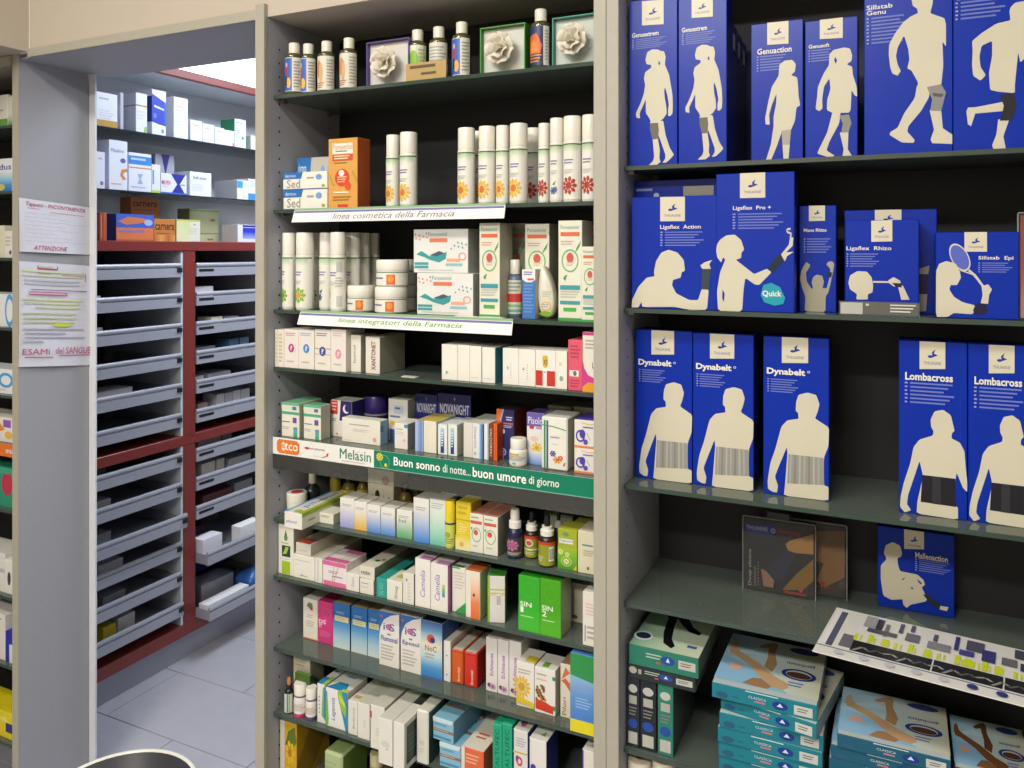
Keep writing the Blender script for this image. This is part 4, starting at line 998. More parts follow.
def gradbox(x0, x1, yt, c, label, tx=None, Y=.05, d=.05):
    a = [('g', 0, 0, 1, 1, [c, mixc(c, 'e2e0d8', .25), mixc(c, 'e2e0d8', .6), 'dcdcd6', 'e2e0d8']), ('l', .12, .70, .88, .80, 2, 'a4a4a0')]
    if tx: a.append(('t', tx, .15, .55, .6, .68, '5a7a5a'))
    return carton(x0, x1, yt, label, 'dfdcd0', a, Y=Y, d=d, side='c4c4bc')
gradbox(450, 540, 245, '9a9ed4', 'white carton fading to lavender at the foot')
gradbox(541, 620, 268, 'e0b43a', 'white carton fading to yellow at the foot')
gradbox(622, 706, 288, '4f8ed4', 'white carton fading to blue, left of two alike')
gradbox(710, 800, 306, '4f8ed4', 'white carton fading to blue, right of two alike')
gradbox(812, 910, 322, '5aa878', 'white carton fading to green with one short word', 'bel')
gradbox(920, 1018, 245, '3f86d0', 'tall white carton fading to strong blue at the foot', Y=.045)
AMB = [('glass_body', 'plastic', '6a5a1e', [(.95, 0), (1, .03), (1, .6), (.7, .72), (.42, .78)]), ('cap', 'plastic', '14140f', [(.48, .785), (.48, .98), (.44, 1.0)])]
vessel(384, 456, 70, 'olive green bottle standing at the back under the banner', [('glass_body', 'plastic', '8a7a22', [(.95, 0), (1, .02), (1, .8), (.8, .86)]), ('cap', 'plastic', '2a2a18', [(.8, .865), (.8, .99), (.76, 1)])], Y=.17, name='oil_flask')
vessel(458, 552, 98, 'dark jar with a yellow label, left one at the back', AMB, Y=.175, name='syrup_bottle', lab=(.1, .58, 1.01, 'c0a83a', 3.0), art=[('l', .2, .2, .8, .7, 3, '6a5a1e')])
vessel(556, 632, 92, 'dark jar with a gold label, beside the flower carton', AMB, Y=.165, name='syrup_bottle', lab=(.05, .60, 1.01, 'b8a044', 3.0), art=[('l', .2, .2, .8, .7, 3, '6a5a1e')])
carton(626, 790, 62, 'white carton with dark leaves and a yellow flower drawing, set back', 'cfc9b8', [('o', .22, .42, .14, .09, .15, '8a8a78'), ('e', .38, .52, .09, .08, '26261e'), ('e', .7, .8, .15, .09, 'b08a80'), ('p', [(.6, .55), (.72, .35), (.8, .5), (.95, .42), (.8, .32), (.68, .25)], '4a6a34'), ('f', .75, .14, .2, .08, 7, 'cfc06a', 'c0a03a')], Y=.115, d=.06, side='a8a492')
vessel(815, 915, 150, 'dark bottle with a yellow label behind the green-faded carton', AMB, Y=.15, name='syrup_bottle', lab=(.1, .56, 1.01, 'c9b03a', 3.0), art=[('r', 0, .4, 1, .5, '8a7a2a')])
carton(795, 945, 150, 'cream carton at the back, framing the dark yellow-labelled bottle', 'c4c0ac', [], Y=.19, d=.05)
fr(430, 480, 170, 1024)
vessel(945 - 1020, 1010 - 1020, 100, 'dark bottle with a yellow label behind the tall blue-faded carton', AMB, Y=.15, name='syrup_bottle', lab=(.1, .5, 1.01, 'c9b03a', 3.0))
carton(0, 92, 118, 'white carton fading to sea green', 'dcdcd4', [('g', 0, 0, 1, 1, ['6abca4', 'a4d0be', 'd0dcd2', 'd6dcd4']), ('l', .1, .78, .9, .92, 3, 'a8b0aa')], Y=.045, d=.05, side='b8c0b8')
vessel(92, 156, 120, 'slim spray bottle with a bright yellow cap', [('glass_body', 'plastic', 'c9c478', [(.93, 0), (1, .02), (1, .56)]), ('cap', 'plastic', 'e0c81e', [(1.0, .562), (1.0, .97), (.92, 1.0)])], Y=.05, name='spray_bottle', lab=(.04, .54, 1.01, 'c8cc5a', 2.8), art=[('r', 0, .93, 1, 1, '2a3a2a'), ('e', .4, .5, .2, .12, '8aa82e'), ('l', .2, .1, .8, .35, 3, '7a8a5a')], phi=.2)
carton(154, 245, 134, 'bright yellow carton beside the yellow-capped bottle', 'd8c22e', [('r', 0, .62, 1, .64, 'b89a1e'), ('l', .15, .7, .85, .92, 2, 'c0a41e'), ('g', 0, 0, 1, .3, ['e0dcb8', 'e0d48a', 'd8c22e']), ('e', .4, .12, .14, .05, 'e0a02e'), ('l', .2, .35, .8, .55, 4, 'e6d88a')], Y=.045, d=.05, side='b8a81e', bev=.002)
for a, b, yt, lb in ((241, 320, 205, 'cream carton with a green ring and red bar, left of a pair'), (322, 408, 220, 'cream carton with a green ring and red bar, right of a pair')):
    carton(a, b, yt, lb, 'dedbce', [('r', .06, .74, .9, .82, 'cc5a48'), ('l', .1, .85, .8, .93, 1, '8ab0a0'), ('o', .5, .46, .36, .19, .14, '7ab480'), ('e', .45, .52, .16, .07, 'd0503c'), ('p', [(.05, .62), (.2, .66), (.14, .56)], '4f9a4a'), ('l', .2, .12, .7, .2, 1, 'b0bcae')], Y=.045, d=.085, side='8f9284', top='c8806e')
def drops(x0, x1, yt, label, dark, collar, bulb, lab, art, Y=.06, h=None, pump=False):
    if pump:
        parts = [('glass_body', 'plastic', dark, [(.93, 0), (1, .02), (1, .50), (.85, .58), (.6, .62)]), ('collar', 'plastic', collar, [(.78, .622), (.78, .76), (.7, .775)]), ('pump_head', 'plastic', collar, [(.5, .776), (.58, .80), (.60, .93), (.5, 1.0)])]
    else:
        parts = [('glass_body', 'plastic', dark, [(.93, 0), (1, .02), (1, .50), (.88, .56), (.6, .595)]), ('collar', 'plastic', collar, [(.80, .60), (.82, .70), (.62, .72), (.62, .78)]), ('rubber_bulb', 'plastic', bulb, [(.36, .782), (.38, .93), (.3, .99), (.15, 1.0)])]
    return vessel(x0, x1, yt, label, parts, Y=Y, name='dropper_bottle', lab=lab, art=art, phi=.25)
drops(465, 560, 175, 'dark blue pump bottle with a pink flower label', '1c1c46', 'e0ddd2', None, (.05, .44, 1.012, '3a3f34', 2.8), [('f', .4, .62, .34, .3, 9, 'b86a98', 'a85488'), ('l', .15, .08, .9, .25, 2, 'c0b8b0')], pump=True)
OLV = [('r', 0, .88, 1, 1, 'c8342a'), ('e', .42, .68, .2, .17, 'e0d6cc'), ('e', .42, .68, .15, .12, 'c05040'), ('r', .02, .34, .98, .4, 'dcdcc0'), ('l', .1, .1, .8, .26, 2, 'c8cc9a')]
drops(570, 656, 190, 'olive labelled dropper bottle with a black bulb and round seal', '2a1c14', 'e0ddd0', '16161a', (.04, .50, 1.012, '8c9224', 2.8), OLV, Y=.075)
drops(655, 757, 208, 'olive labelled dropper bottle with a barcode, in front of its twin', '2a1c14', 'e0ddd0', '16161a', (.04, .50, 1.012, '8c9224', 2.8), [('r', 0, .88, 1, 1, 'c8342a'), ('b', .62, .2, .85, .8, '4a4a48'), ('l', .05, .15, .4, .4, 3, 'c8cc9a')], Y=.05)
drops(745, 805, 190, 'dropper bottle with a black bulb peeking out behind the lime carton', '2a1c14', 'c8c6bc', '16161a', None, None, Y=.13)
carton(770, 886, 298, 'lime green carton with a white tag and daisies', '9aa82a', [('r', .08, .64, .8, .76, 'd8d8cc'), ('t', 'Digesterol', .12, .66, .76, .74, '4a5a8a', {}), ('e', .42, .87, .16, .05, '6a8a6a'), ('g', .0, 0, 1, .55, ['3f8a2e', '6aa82a', '9ab22a']), ('f', .15, .42, .14, .07, 8, 'd0d8a0', 'c0b83a'), ('f', .5, .38, .12, .06, 8, 'd0d8a0', 'c0b83a'), ('o', .45, .2, .28, .13, .2, 'b8c83a'), ('f', .45, .2, .16, .08, 8, 'dce0c0', 'c8b83a'), ('p', [(.8, .02), (.98, .02), (.98, .16)], 'd8b42e')], Y=.045, d=.05, side='5a8a2a', top='b4b03a')
carton(890, 1002, 312, 'cream carton with teal print, beside the lime carton', 'd0caae', [('l', .25, .62, .95, .70, 1, '3f8a88'), ('l', .3, .4, .9, .56, 3, 'a8a48c'), ('r', .5, .1, .62, .17, '6a6a5a')], Y=.042, d=.06, side='b0aa90')
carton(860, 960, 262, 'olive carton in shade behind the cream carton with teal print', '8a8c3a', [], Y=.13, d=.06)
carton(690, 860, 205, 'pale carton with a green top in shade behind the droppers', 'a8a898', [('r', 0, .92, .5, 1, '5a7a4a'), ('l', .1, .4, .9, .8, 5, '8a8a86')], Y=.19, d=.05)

# ---------------------------------------------------------------- S7
on('S7', 'herbal and hormone cartons on the shelf below the gradient boxes')
fr(270, 530, 160, 1024)
carton(32, 150, -35, 'tall white carton with a green drop and two green squares', 'dedacb', [('p', [(.38, .74), (.5, .9), (.62, .74), (.58, .68), (.42, .68)], '4a7a3a'), ('e', .5, .73, .11, .05, '5a8a4a'), ('l', .2, .60, .8, .64, 1, 'a0a090'), ('r', .25, .36, .8, .58, '22403a'), ('p', [(.3, .4), (.5, .56), (.7, .55), (.55, .42)], 'a0b82e'), ('r', .25, .02, .78, .27, '9ab82e'), ('l', .1, .3, .9, .32, 1, 'a8b090')], Y=.045, d=.07, side='b8b4a4')
carton(150, 285, 165, 'wide white carton with small coloured print at the foot', 'dedbd0', [('l', .1, .75, .95, .78, 1, '7a8ab8'), ('l', .08, .55, .3, .6, 1, 'c0bcb0'), ('e', .42, .16, .03, .04, 'c86a4a'), ('l', .3, .1, .75, .16, 1, '8aa86a')], Y=.043, d=.16, side='d2cfbf', top='d6d0b4', T=[('s', [(.1, .1), (.9, .9)], .04, 'c8b04a')])
zt = CUR['last']
carton(166, 278, 105, 'flat white carton with a red stripe lying on the wide white carton', 'd9d4c6', [('l', .1, .3, .9, .4, 1, 'b8b0a4')], Y=.045, d=.15, base=zt, h=.026, w=.043, T=[('r', .0, .02, .9, .2, 'c0503c')], side='c4beae')
carton(287, 334, 182, 'thin white carton standing edge on with a blue line', 'dcd9cc', [('r', .4, .05, .48, .95, '9aa4c4')], Y=.041, d=.15, side='c0bcac')
carton(337, 489, 205, 'white and pink carton held by two rubber bands', 'e0d6d4', [('r', .02, .82, .98, 1, 'd0649a'), ('r', .05, .02, .98, .2, 'd86aa0'), ('l', .25, .5, .7, .62, 2, '8a92c4'), ('l', .4, .36, .95, .44, 1, '6a72b0'), ('s', [(.52, 1), (.38, 0)], .02, 'b89a4a'), ('s', [(.72, 1), (.42, 0)], .02, 'b89a4a')], Y=.04, d=.075, T=[('r', .02, .02, .98, .25, 'd0649a'), ('r', .3, .75, .98, .98, 'd0649a'), ('s', [(.52, 0), (.72, 1)], .02, 'b89a4a'), ('s', [(.72, 0), (.95, 1)], .02, 'b89a4a')], side='ddd0cc')
carton(489, 570, 280, 'small white box with faint upright print beside the pink carton', 'dcdad0', [('t', 'Ginko', .4, .25, .62, .8, '9a9ab4', {'rot': 90})], Y=.039, d=.06, side='c2bfb2')
carton(575, 662, 318, 'low white box with one line of purple print', 'dad7ca', [('l', .1, .66, .8, .76, 1, '7a7aa8'), ('l', .1, .4, .7, .5, 1, 'b4b0a4')], Y=.039, d=.17, side='bab6a4')
zt = CUR['last']
carton(572, 668, 235, 'long white box lying on the low white box, its end to the front', 'd4d1c0', [('t', 'KREEN', .12, .35, .72, .6, '4a4a44', {'b': .012})], Y=.041, d=.19, base=zt, side='8c8b78', T=[('e', .55, .2, .15, .03, '4a6a3a'), ('e', .8, .25, .12, .025, 'c86a3a'), ('l', .1, .5, .5, .9, 8, 'bcb8a8')])
carton(681, 745, 310, 'teal carton standing edge on among white boxes', '2a9a8c', [('t', 'SILVO', .3, .15, .7, .75, '7ac8b8', {'rot': 90})], Y=.038, d=.14, side='2f8a7e', top='2f9a8c')
carton(747, 846, 326, 'white box with upright grey print in front of the teal carton', 'dcdacd', [('t', 'Sineg', .5, .15, .75, .75, '6a6a66', {'rot': 90})], Y=.037, d=.06, side='bdbaa8', T=[('r', .3, .3, .9, .6, 'c8b46a')])
carton(850, 920, 278, 'slim white box with a pale seal beside the lilac-sided carton', 'dad8cc', [('e', .35, .78, .1, .05, '9a9ab0'), ('l', .45, .1, .7, .7, 6, 'c4c2b8')], Y=.037, d=.06, side='b4b0a0')
fr(430, 520, 170)
carton(-90, 2, 235, 'white carton with upright purple lettering, left of the lilac-sided pair', 'e0ddd4', [('t', 'Camelia', .34, .22, .66, .78, '8a7ab8', {'rot': 90, 'sl': .05})], Y=.037, d=.06, side='a8689c', T=[('r', .3, .0, 1, .3, 'b87ab0')])
carton(4, 106, 265, 'white carton with upright purple lettering and a rainbow mark', 'e0ddd4', [('t', 'Camelia', .24, .22, .54, .78, '7a6ab4', {'rot': 90, 'sl': .05}), ('g', .68, .32, .84, .58, ['3f86b8', '5ab87a', 'c8c84a'])], Y=.037, d=.06, side='a8689c', T=[('r', .3, .0, 1, .3, 'b87ab0')])
carton(133, 214, 285, 'white carton with a green triangle foot, edge of it behind the orange one', 'dcd9cf', [('p', [(.2, 0), (1, 0), (1, .25)], '2f9a4a'), ('l', .2, .5, .9, .9, 6, 'c8c0b4'), ('r', 0, .97, .6, 1, '3f9a4a')], Y=.05, d=.06, T=[('r', 0, .02, .8, .2, '3f8a4a')])
carton(214, 300, 308, 'white carton with an orange panel and orange top', 'dedacd', [('g', .36, .0, .98, .95, ['dd6a34', 'e07a44', 'e8b89a', 'dedacd']), ('e', .58, .5, .07, .035, '3a2a24')], Y=.039, d=.05, side='a8b088', top='d8703a', T=[('r', 0, 0, 1, .7, 'd8703a')])
carton(346, 450, 338, 'white and green carton held by yellow rubber bands', 'd4d2ca', [('r', 0, 0, .12, 1, '8aa84a'), ('r', 0, .7, 1, .725, 'c8b83a'), ('r', 0, .62, 1, .645, 'c8b83a'), ('r', 0, .59, 1, .60, 'd8c85a'), ('b', .5, .35, .75, .62, '6a6a66')], Y=.037, d=.045, rot=20, side='5a9a3a', top='3f8a34')
def sin(x0, x1, yt, n, c, c2, label):
    carton(x0, x1, yt, label, c, [('g', 0, 0, 1, .45, [c2, c]), ('t', 'SIN', .08, .44, .62, .53, 'e6f0dc', {'b': .012}), ('t', n, .1, .33, .24 if n == '1' else .32, .43, 'e6f0dc', {'b': .012}), ('l', .1, .24, .85, .28, 1, 'a8d88a'), ('o', .5, .75, .3, .13, .08, c2)], Y=.038, d=.055, side='a4b088', material='gloss')
sin(531, 659, 340, '1', '3aa62e', '4ab83a', 'bright green carton marked with the number one')
sin(661, 785, 360, '2', '4aa01e', '5ab02e', 'bright green carton marked with the number two')
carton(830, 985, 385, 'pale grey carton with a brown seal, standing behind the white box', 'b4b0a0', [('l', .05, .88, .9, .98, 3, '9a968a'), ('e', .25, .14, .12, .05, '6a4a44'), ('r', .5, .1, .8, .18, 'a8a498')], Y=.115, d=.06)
carton(916, 1003, 435, 'small white box with a barcode panel against the divider', 'dcd8cf', [('l', .2, .55, .9, .8, 4, 'd8b8b4'), ('r', .15, .08, .2, .38, '4a4a48'), ('l', .3, .1, .9, .38, 3, 'a8a49c')], Y=.034, d=.05)

# ---------------------------------------------------------------- S8
on('S8', 'cartons on the shelf with the pink box'); CUR['dy'] = .02
fr(270, 600, 160, 1024)
carton(212, 304, -5, 'white carton with a green and pink emblem, beside the pink box', 'dedacd', [('p', [(.25, .82), (.6, .72), (.65, .9), (.4, .92)], '6a8a3a'), ('p', [(.4, .78), (.68, .72), (.68, .86)], 'b8408a'), ('l', .25, .52, .75, .62, 2, 'd898b4'), ('l', .2, .3, .8, .46, 3, 'b8b4ac'), ('r', 0, 0, 1, .02, 'c0385a'), ('r', 0, .02, 1, .035, 'b8c04a')], Y=.075, d=.06, side='c0bcac')
carton(306, 402, 12, 'magenta pink carton with white letters', 'c83a7c', [('t', 'DIS', .08, .46, .55, .56, 'f0dce6', {'b': .012}), ('t', 'IT', .1, .36, .3, .45, 'f0dce6', {'b': .012}), ('l', .1, .15, .9, .3, 4, 'd86a9e'), ('o', .6, .72, .3, .14, .1, 'd2568e')], Y=.074, d=.06, side='a82a66', top='b83070')
def bluebox(x0, x1, yt, label):
    carton(x0, x1, yt, label, '2a68ac', [('g', 0, 0, 1, .7, ['c8d4d4', 'a4c4d4', '5a98c8', '2a6ab0']), ('r', .1, .60, .92, .72, 'd0cc9a'), ('l', .14, .62, .85, .70, 2, 'b0a878'), ('l', .2, .76, .75, .82, 2, '9ab8d0')], Y=.072, d=.055, side='1f4a86', top='1f5a9c', T=[('r', .05, .0, .95, .8, 'a89f6a')])
bluebox(405, 511, 25, 'blue to white carton with a cream band, first of three')
bluebox(520, 622, 50, 'blue to white carton with a cream band, second of three')
bluebox(626, 712, 68, 'blue to white carton with a cream band, third of three, half covered')
def ios(x0, x1, yt, tx, label):
    carton(x0, x1, yt, label, 'dedbd4', [('p', [(0, 1), (1, 1), (.6, .95), (.25, .85), (.06, .68), (0, .5)], '2f68b0'), ('e', .12, .90, .06, .025, 'c05a4a'), ('t', 'i S', .22, .66, .78, .80, '5a5aa0', {'b': .012}), ('f', .48, .73, .16, .06, 9, 'a83a8a', 'c85aa0'), ('r', .42, .58, .58, .61, '7a7a9a'), ('t', tx, .1, .46, .92, .56, '5a58a4', {'b': .015}), ('l', .1, .10, .8, .4, 5, 'b4b0ac')], Y=.052, d=.075, side='c2beb4', top='cfcbbc')
ios(698, 826, 80, 'Flumonal', 'white carton with a blue corner and large letters, left of two')
ios(836, 966, 106, 'Eposol', 'white carton with a blue corner and large letters, right of two')
fr(400, 600, 200, 1024)
carton(108, 215, 112, 'blue carton with a flame emblem on a pale sea scene', 'c8c8bc', [('g', 0, 0, 1, 1, ['2f78bc', '4f94c8', 'b8d0d4', 'd8d2bc', '7aa8c8', '2f5a9c']), ('e', .48, .70, .19, .08, 'cc4a26'), ('e', .56, .68, .12, .05, '2a3a6a'), ('t', 'NoC', .2, .48, .75, .58, 'a8502e', {'b': .01}), ('l', .2, .34, .7, .44, 2, 'a89a8a'), ('r', .0, .01, 1, .03, '5a4aa0')], Y=.05, d=.075, side='2a5a94', top='243a6a')
carton(223, 258, 212, 'thin white carton with two dots, beside the orange pouch', 'dcd9d0', [('e', .5, .65, .12, .02, '8a7ab8'), ('e', .5, .18, .12, .02, '8a7ab8')], Y=.055, d=.11, side='cfccc0')
def pleat(x0, x1, yt, c, c2, label):
    carton(x0, x1, yt, label, c, [('t', 'Bronchial', .55, .1, .74, .5, 'e6d8c8', {'rot': 90, 'b': .01}), ('r', .05, .93, .95, .97, c2)], Y=.056, d=.10, side=c2, top='cfc8bc', name='sachet_carton', cat='carton', bev=.003)
pleat(262, 322, 255, 'c8581e', 'a83a1a', 'orange sachet carton with white upright print')
pleat(326, 392, 270, 'c82e1e', 'a8201a', 'red sachet carton with white upright print')
for a, b, yt, lb in ((440, 498, 195, 'white carton with upright purple lettering, first of three'), (500, 556, 206, 'white carton with upright purple lettering, middle of three'), (558, 620, 214, 'white carton with upright purple lettering, third of three')):
    carton(a, b, yt, lb, 'dcd8d4', [('t', 'Echinacea', .34, .3, .66, .72, '9a5aa8', {'rot': 90, 'b': .01}), ('e', .3, .12, .16, .04, '6a2a6a'), ('f', .6, .1, .3, .06, 7, 'b88ab8', '7a3a7a')], Y=.062, d=.095, side='c2beb4')
carton(596, 687, 322, 'white carton with a big yellow flower', 'dfdcd4', [('l', .1, .72, .9, .85, 2, 'b0ac9c'), ('f', .3, .45, .5, .25, 14, 'd8b02a', 'c09a1a'), ('p', [(0, .05), (0, .28), (.5, .18), (1, .14), (1, .02)], 'd8be1e'), ('l', .1, .02, .9, .1, 1, 'b8b4a4')], Y=.04, d=.06, side='c8c4b6', T=[('r', .4, .1, 1, .5, 'd0bc2e')])
carton(689, 795, 352, 'white carton with brown seeds and a red panel', 'dfdcd4', [('l', .1, .80, .7, .88, 1, 'b0ac9c'), ('l', .1, .70, .7, .76, 1, 'd8a49c'), ('r', .86, .78, 1, .86, '3f8a4a'), ('r', .86, .12, 1, .22, '3f8a4a'), ('p', [(.05, .08), (.05, .3), (.5, .27), (.9, .2), (.9, .04)], 'cc3a20')] + [('e', .1 + .5 * ((k * 37) % 100) / 100 * (1 - .3 * ((k * 61) % 100) / 100), .3 + .32 * ((k * 61) % 100) / 100, .055, .03, ('8a5a2a', '6a3a1e', 'b0802e')[k % 3]) for k in range(26)], Y=.036, d=.06, side='c8c4b6', T=[('r', .3, .1, .6, .4, '6a9a2e')])
carton(821, 875, 330, 'cream carton with orange slices and upright letters', 'd6cdb6', [('p', [(.1, .7), (.9, .85), (.5, .95)], 'cc6a3a'), ('p', [(.1, .68), (.5, .62), (.95, .5), (.9, .66), (.5, .74)], 'c86034'), ('t', 'Pilori', .2, .05, .55, .38, '6a4a3a', {'rot': 90})], Y=.042, d=.05, top='b88a6a')
carton(872, 1010, 284, 'tall blue carton with a green top and yellow foot', '4f82c4', [('g', 0, .15, 1, .72, ['3f78c4', '5a8cc8', '8ab0d4']), ('p', [(0, .72), (0, 1), (1, 1), (1, .66)], '2a8a44'), ('p', [(0, 0), (0, .16), (1, .16), (1, 0)], 'd8cc1e'), ('l', .25, .52, .85, .62, 3, '7a98c8'), ('l', .2, .3, .8, .45, 4, '8ab0dc')], Y=.008, d=.06, side='3f78b0')
CUR['dy'] = 0.0

# ---------------------------------------------------------------- S9
on('S9', 'cartons and bottles on the lowest full shelf')
fr(270, 600, 160, 1024)
carton(150, 256, 318, 'tall white carton standing behind the small bottles', 'bab69e', [('l', .1, .7, .8, .92, 4, '9a967e'), ('r', .12, .90, .22, .96, '3a4a3a')], Y=.068, d=.05, side='9a9684')
carton(158, 255, 475, 'dark green leaf-patterned carton leaning behind the white caps', '3f5a1e', [('p', [(.1, .3), (.5, .9), (.9, .4), (.5, .2)], '5a7a2a')], Y=.052, d=.010, side='2a4a1a', top='5a7a2a')
fr(270, 680, 170, 1024)
vessel(88, 142, -15, 'small dark dropper bottle with a pinkish rubber bulb', [('glass_body', 'plastic', '1e1c22', [(.93, 0), (1, .02), (1, .62), (.8, .68), (.5, .70)]), ('collar', 'plastic', '1a1a1e', [(.62, .702), (.62, .80)]), ('rubber_bulb', 'plastic', 'b87a5a', [(.42, .802), (.44, .95), (.3, 1.0)])], Y=.048, name='dropper_bottle', lab=(.04, .58, 1.015, 'cfd0c4', 2.8), art=[('r', .5, .02, .62, .98, '3f8a9a'), ('r', .66, .02, .74, .98, '8ab04a'), ('l', .1, .2, .4, .8, 5, 'a8a8a0')], phi=.2)
def pills(x0, x1, yt, band, label):
    vessel(x0, x1, yt, label, [('body', 'plastic', 'dcd8d0', [(.93, 0, band), (1, .03, band), (1, .13), (1, .52), (.9, .58), (.8, .61)]), ('neck_ring', 'plastic', '6a4a7a', [(.92, .612), (.92, .66)]), ('cap', 'plastic', 'e4e1d8', [(.96, .662), (.98, .69), (.98, .96), (.9, 1.0)])], Y=.05, name='pill_bottle', lab=(.14, .50, 1.012, 'dedbd2', 2.8), art=[('l', .1, .2, .9, .8, 5, 'b0aca4'), ('r', .0, .5, 1, .58, 'd8b08a')], phi=.2)
pills(145, 226, 12, 'c83a7a', 'white pill bottle with a magenta foot')
pills(216, 286, 40, '5a4a7a', 'white pill bottle with a purple foot')
LEG = [('p', [(.62, 1), (1, 1), (1, 0), (.93, .0), (.78, .35), (.62, .7)], '2a86b0'), ('p', [(.55, 1), (.72, 1), (.95, .6), (.92, .35), (.7, .55), (.58, .8)], '8ab83a'), ('p', [(.6, .92), (.9, .72), (.9, .6), (.66, .74)], 'c8d44a'), ('p', [(0, .0), (.02, .55), (.07, .9), (.14, .2), (.12, .05)], '6ab04a'), ('p', [(0, .5), (.0, .9), (.06, .9)], '2a86b0'), ('t', 'Legentia', .26, .2, .48, .78, '6a68b0', {'rot': 90, 'sl': .05})]
carton(284, 333, 25, 'slim white carton with a blue-green swirl beside the pill bottles', 'dcdcd8', [('p', [(.55, .2), (.7, .9), (1, 1), (.95, .1)], '6aa84a'), ('p', [(.85, .2), (.9, .9), (1, 1), (1, .1)], '2a7ab0'), ('l', .2, .2, .4, .7, 5, '9a9ac4')], Y=.045, d=.10, side='c2c0b6', T=[('r', 0, 0, 1, .3, '2a8ab4'), ('r', .6, 0, 1, .35, 'a8c84a'), ('l', .2, .5, .8, .8, 2, '5a7ab4')])
carton(336, 466, 60, 'white carton with a large blue and green swirl', 'e0dfda', LEG, Y=.043, d=.075, side='c6c5ba', T=[('p', [(0, 0), (.9, 0), (.7, .4), (.3, .4)], '2a8ab8'), ('r', .7, 0, 1, .12, 'b8cc4a'), ('l', .3, .65, .8, .8, 1, '6a8ac0')])
carton(470, 526, 128, 'slim white carton with upright print beside the swirl carton', 'd8d6cc', [('t', 'Biofarma', .5, .2, .72, .82, '8a8a98', {'rot': 90})], Y=.04, d=.12, side='c4c2b4', T=[('r', .2, .1, .9, .2, 'c0a06a')])
carton(527, 600, 142, 'white carton with faint seal, second of the white block', 'd9d7cc', [('l', .5, .3, .7, .55, 4, 'c0bcae')], Y=.037, d=.16, side='d0cdc0', top='cac8ba')
carton(605, 690, 158, 'white carton with a red notch, third of the white block', 'd9d7cc', [('r', -.02, .7, .1, .85, 'b03a4a'), ('l', .4, .3, .7, .5, 3, 'c4c0b4')], Y=.02, d=.16, side='d0cdc0', top='cac8ba')
carton(653, 738, 236, 'white carton with pale rings jutting over the shelf edge', 'dbd9d0', [('e', .5, .45, .3, .07, 'ccc8c4'), ('e', .6, .35, .08, .02, 'c89aa8')], Y=-.015, d=.16, side='c9c7bc', top='d2d0c6')
carton(742, 808, 258, 'white carton with a dark green picture side', 'dcdad2', [], Y=-.02, d=.075, side='d2d0c6', top='d6d4ca', R=[('r', .12, .12, .92, .9, '2a3a34'), ('l', .2, .3, .8, .7, 4, '4a5a50')])
carton(880, 952, 185, 'white carton with a dark green side, standing apart', 'd6d5ca', [('e', .5, .4, .2, .05, 'c6c4ba'), ('l', .3, .2, .7, .3, 2, 'c2c0b4')], Y=.02, d=.07, side='24443e', top='d0cfc4', bev=.003)
fr(420, 690, 180, 1024)
LBL = [('r', 0, .4, 1, .52, '8a6a5a'), ('l', .08, .42, .9, .5, 1, 'c8a890'), ('l', .1, .62, .8, .76, 1, '5a90b0'), ('p', [(.0, .8), (.0, 1), (1, 1), (.9, .82)], 'c8d8dc'), ('r', .02, .1, .9, .2, '4a86ac')]
FLW = [('f', .55, .62, .22, .14, 7, '6a5a3a', '8a3a4a'), ('f', .75, .75, .16, .1, 6, '8a4a5a', 'c8b8a0'), ('p', [(.35, .5), (.6, .7), (.5, .9), (.3, .7)], '4a6a2a'), ('r', 0, .3, 1, .36, '7a5a4a')]
carton(112, 232, 330, 'light blue box with a brown band, lower of two crossed boxes', '7fb4cc', LBL, Y=.034, d=.15, side='6aa0ba', T=FLW, group='light blue boxes with a flower lid', h=.05)
carton(74, 190, 195, 'light blue box with a brown band, lying on top of its twin', '7fb4cc', LBL, Y=.036, d=.15, side='5a90ac', T=FLW, base=CUR['last'], group='light blue boxes with a flower lid', h=.047, rot=-2)
carton(236, 362, 395, 'white and orange box with a red seal on its lid', 'd8643a', [('l', .2, .4, .8, .8, 3, 'e0a88a'), ('r', 0, 0, .15, 1, 'dcd4ca')], Y=.033, d=.16, side='c86a48', top='dcd6c8', T=[('o', .7, .7, .24, .12, .3, 'c0603c'), ('e', .7, .7, .1, .06, 'c8805a'), ('l', .25, .2, .8, .36, 2, 'cc6a4a')], h=.055)
for a, b, lb in ((413, 466, 'green carton with upright dark letters, left of a pair'), (468, 524, 'green carton with upright dark letters, right of a pair')):
    carton(a, b, 196, lb, '26a078', [('t', 'CALTUFEC', .3, .2, .7, .92, '14604a', {'rot': 90})], Y=.034, d=.075, side='1f8a66', top='2aa880', material='gloss')
carton(530, 612, 232, 'white carton with a red and blue drop, bound by a yellow band', 'd6d4d0', [('r', 0, 0, .06, 1, '2a2f8a'), ('r', 0, .62, 1, .645, 'c8b43a'), ('l', .2, .72, .9, .88, 4, 'a8aab8'), ('e', .3, .52, .12, .06, '2a3a9a'), ('e', .45, .49, .2, .08, 'c83a5a'), ('e', .45, .49, .1, .04, 'e0c8cc')], Y=.034, d=.07, side='2f348a', top='d0cec4', T=[('e', .45, .35, .18, .14, 'c04a5a'), ('e', .3, .38, .1, .1, '3a4aa0')])
carton(620, 718, 285, 'white carton with navy sides and a green sprig', 'dcdad4', [('r', 0, 0, .05, 1, '20247c'), ('e', .25, .5, .16, .06, '2a3aa0'), ('p', [(.3, .42), (.5, .5), (.45, .4)], '6aa83a')], Y=.033, d=.06, side='1c2070', T=[('p', [(.45, .3), (.7, .5), (.75, .25)], '7a9a5a')])
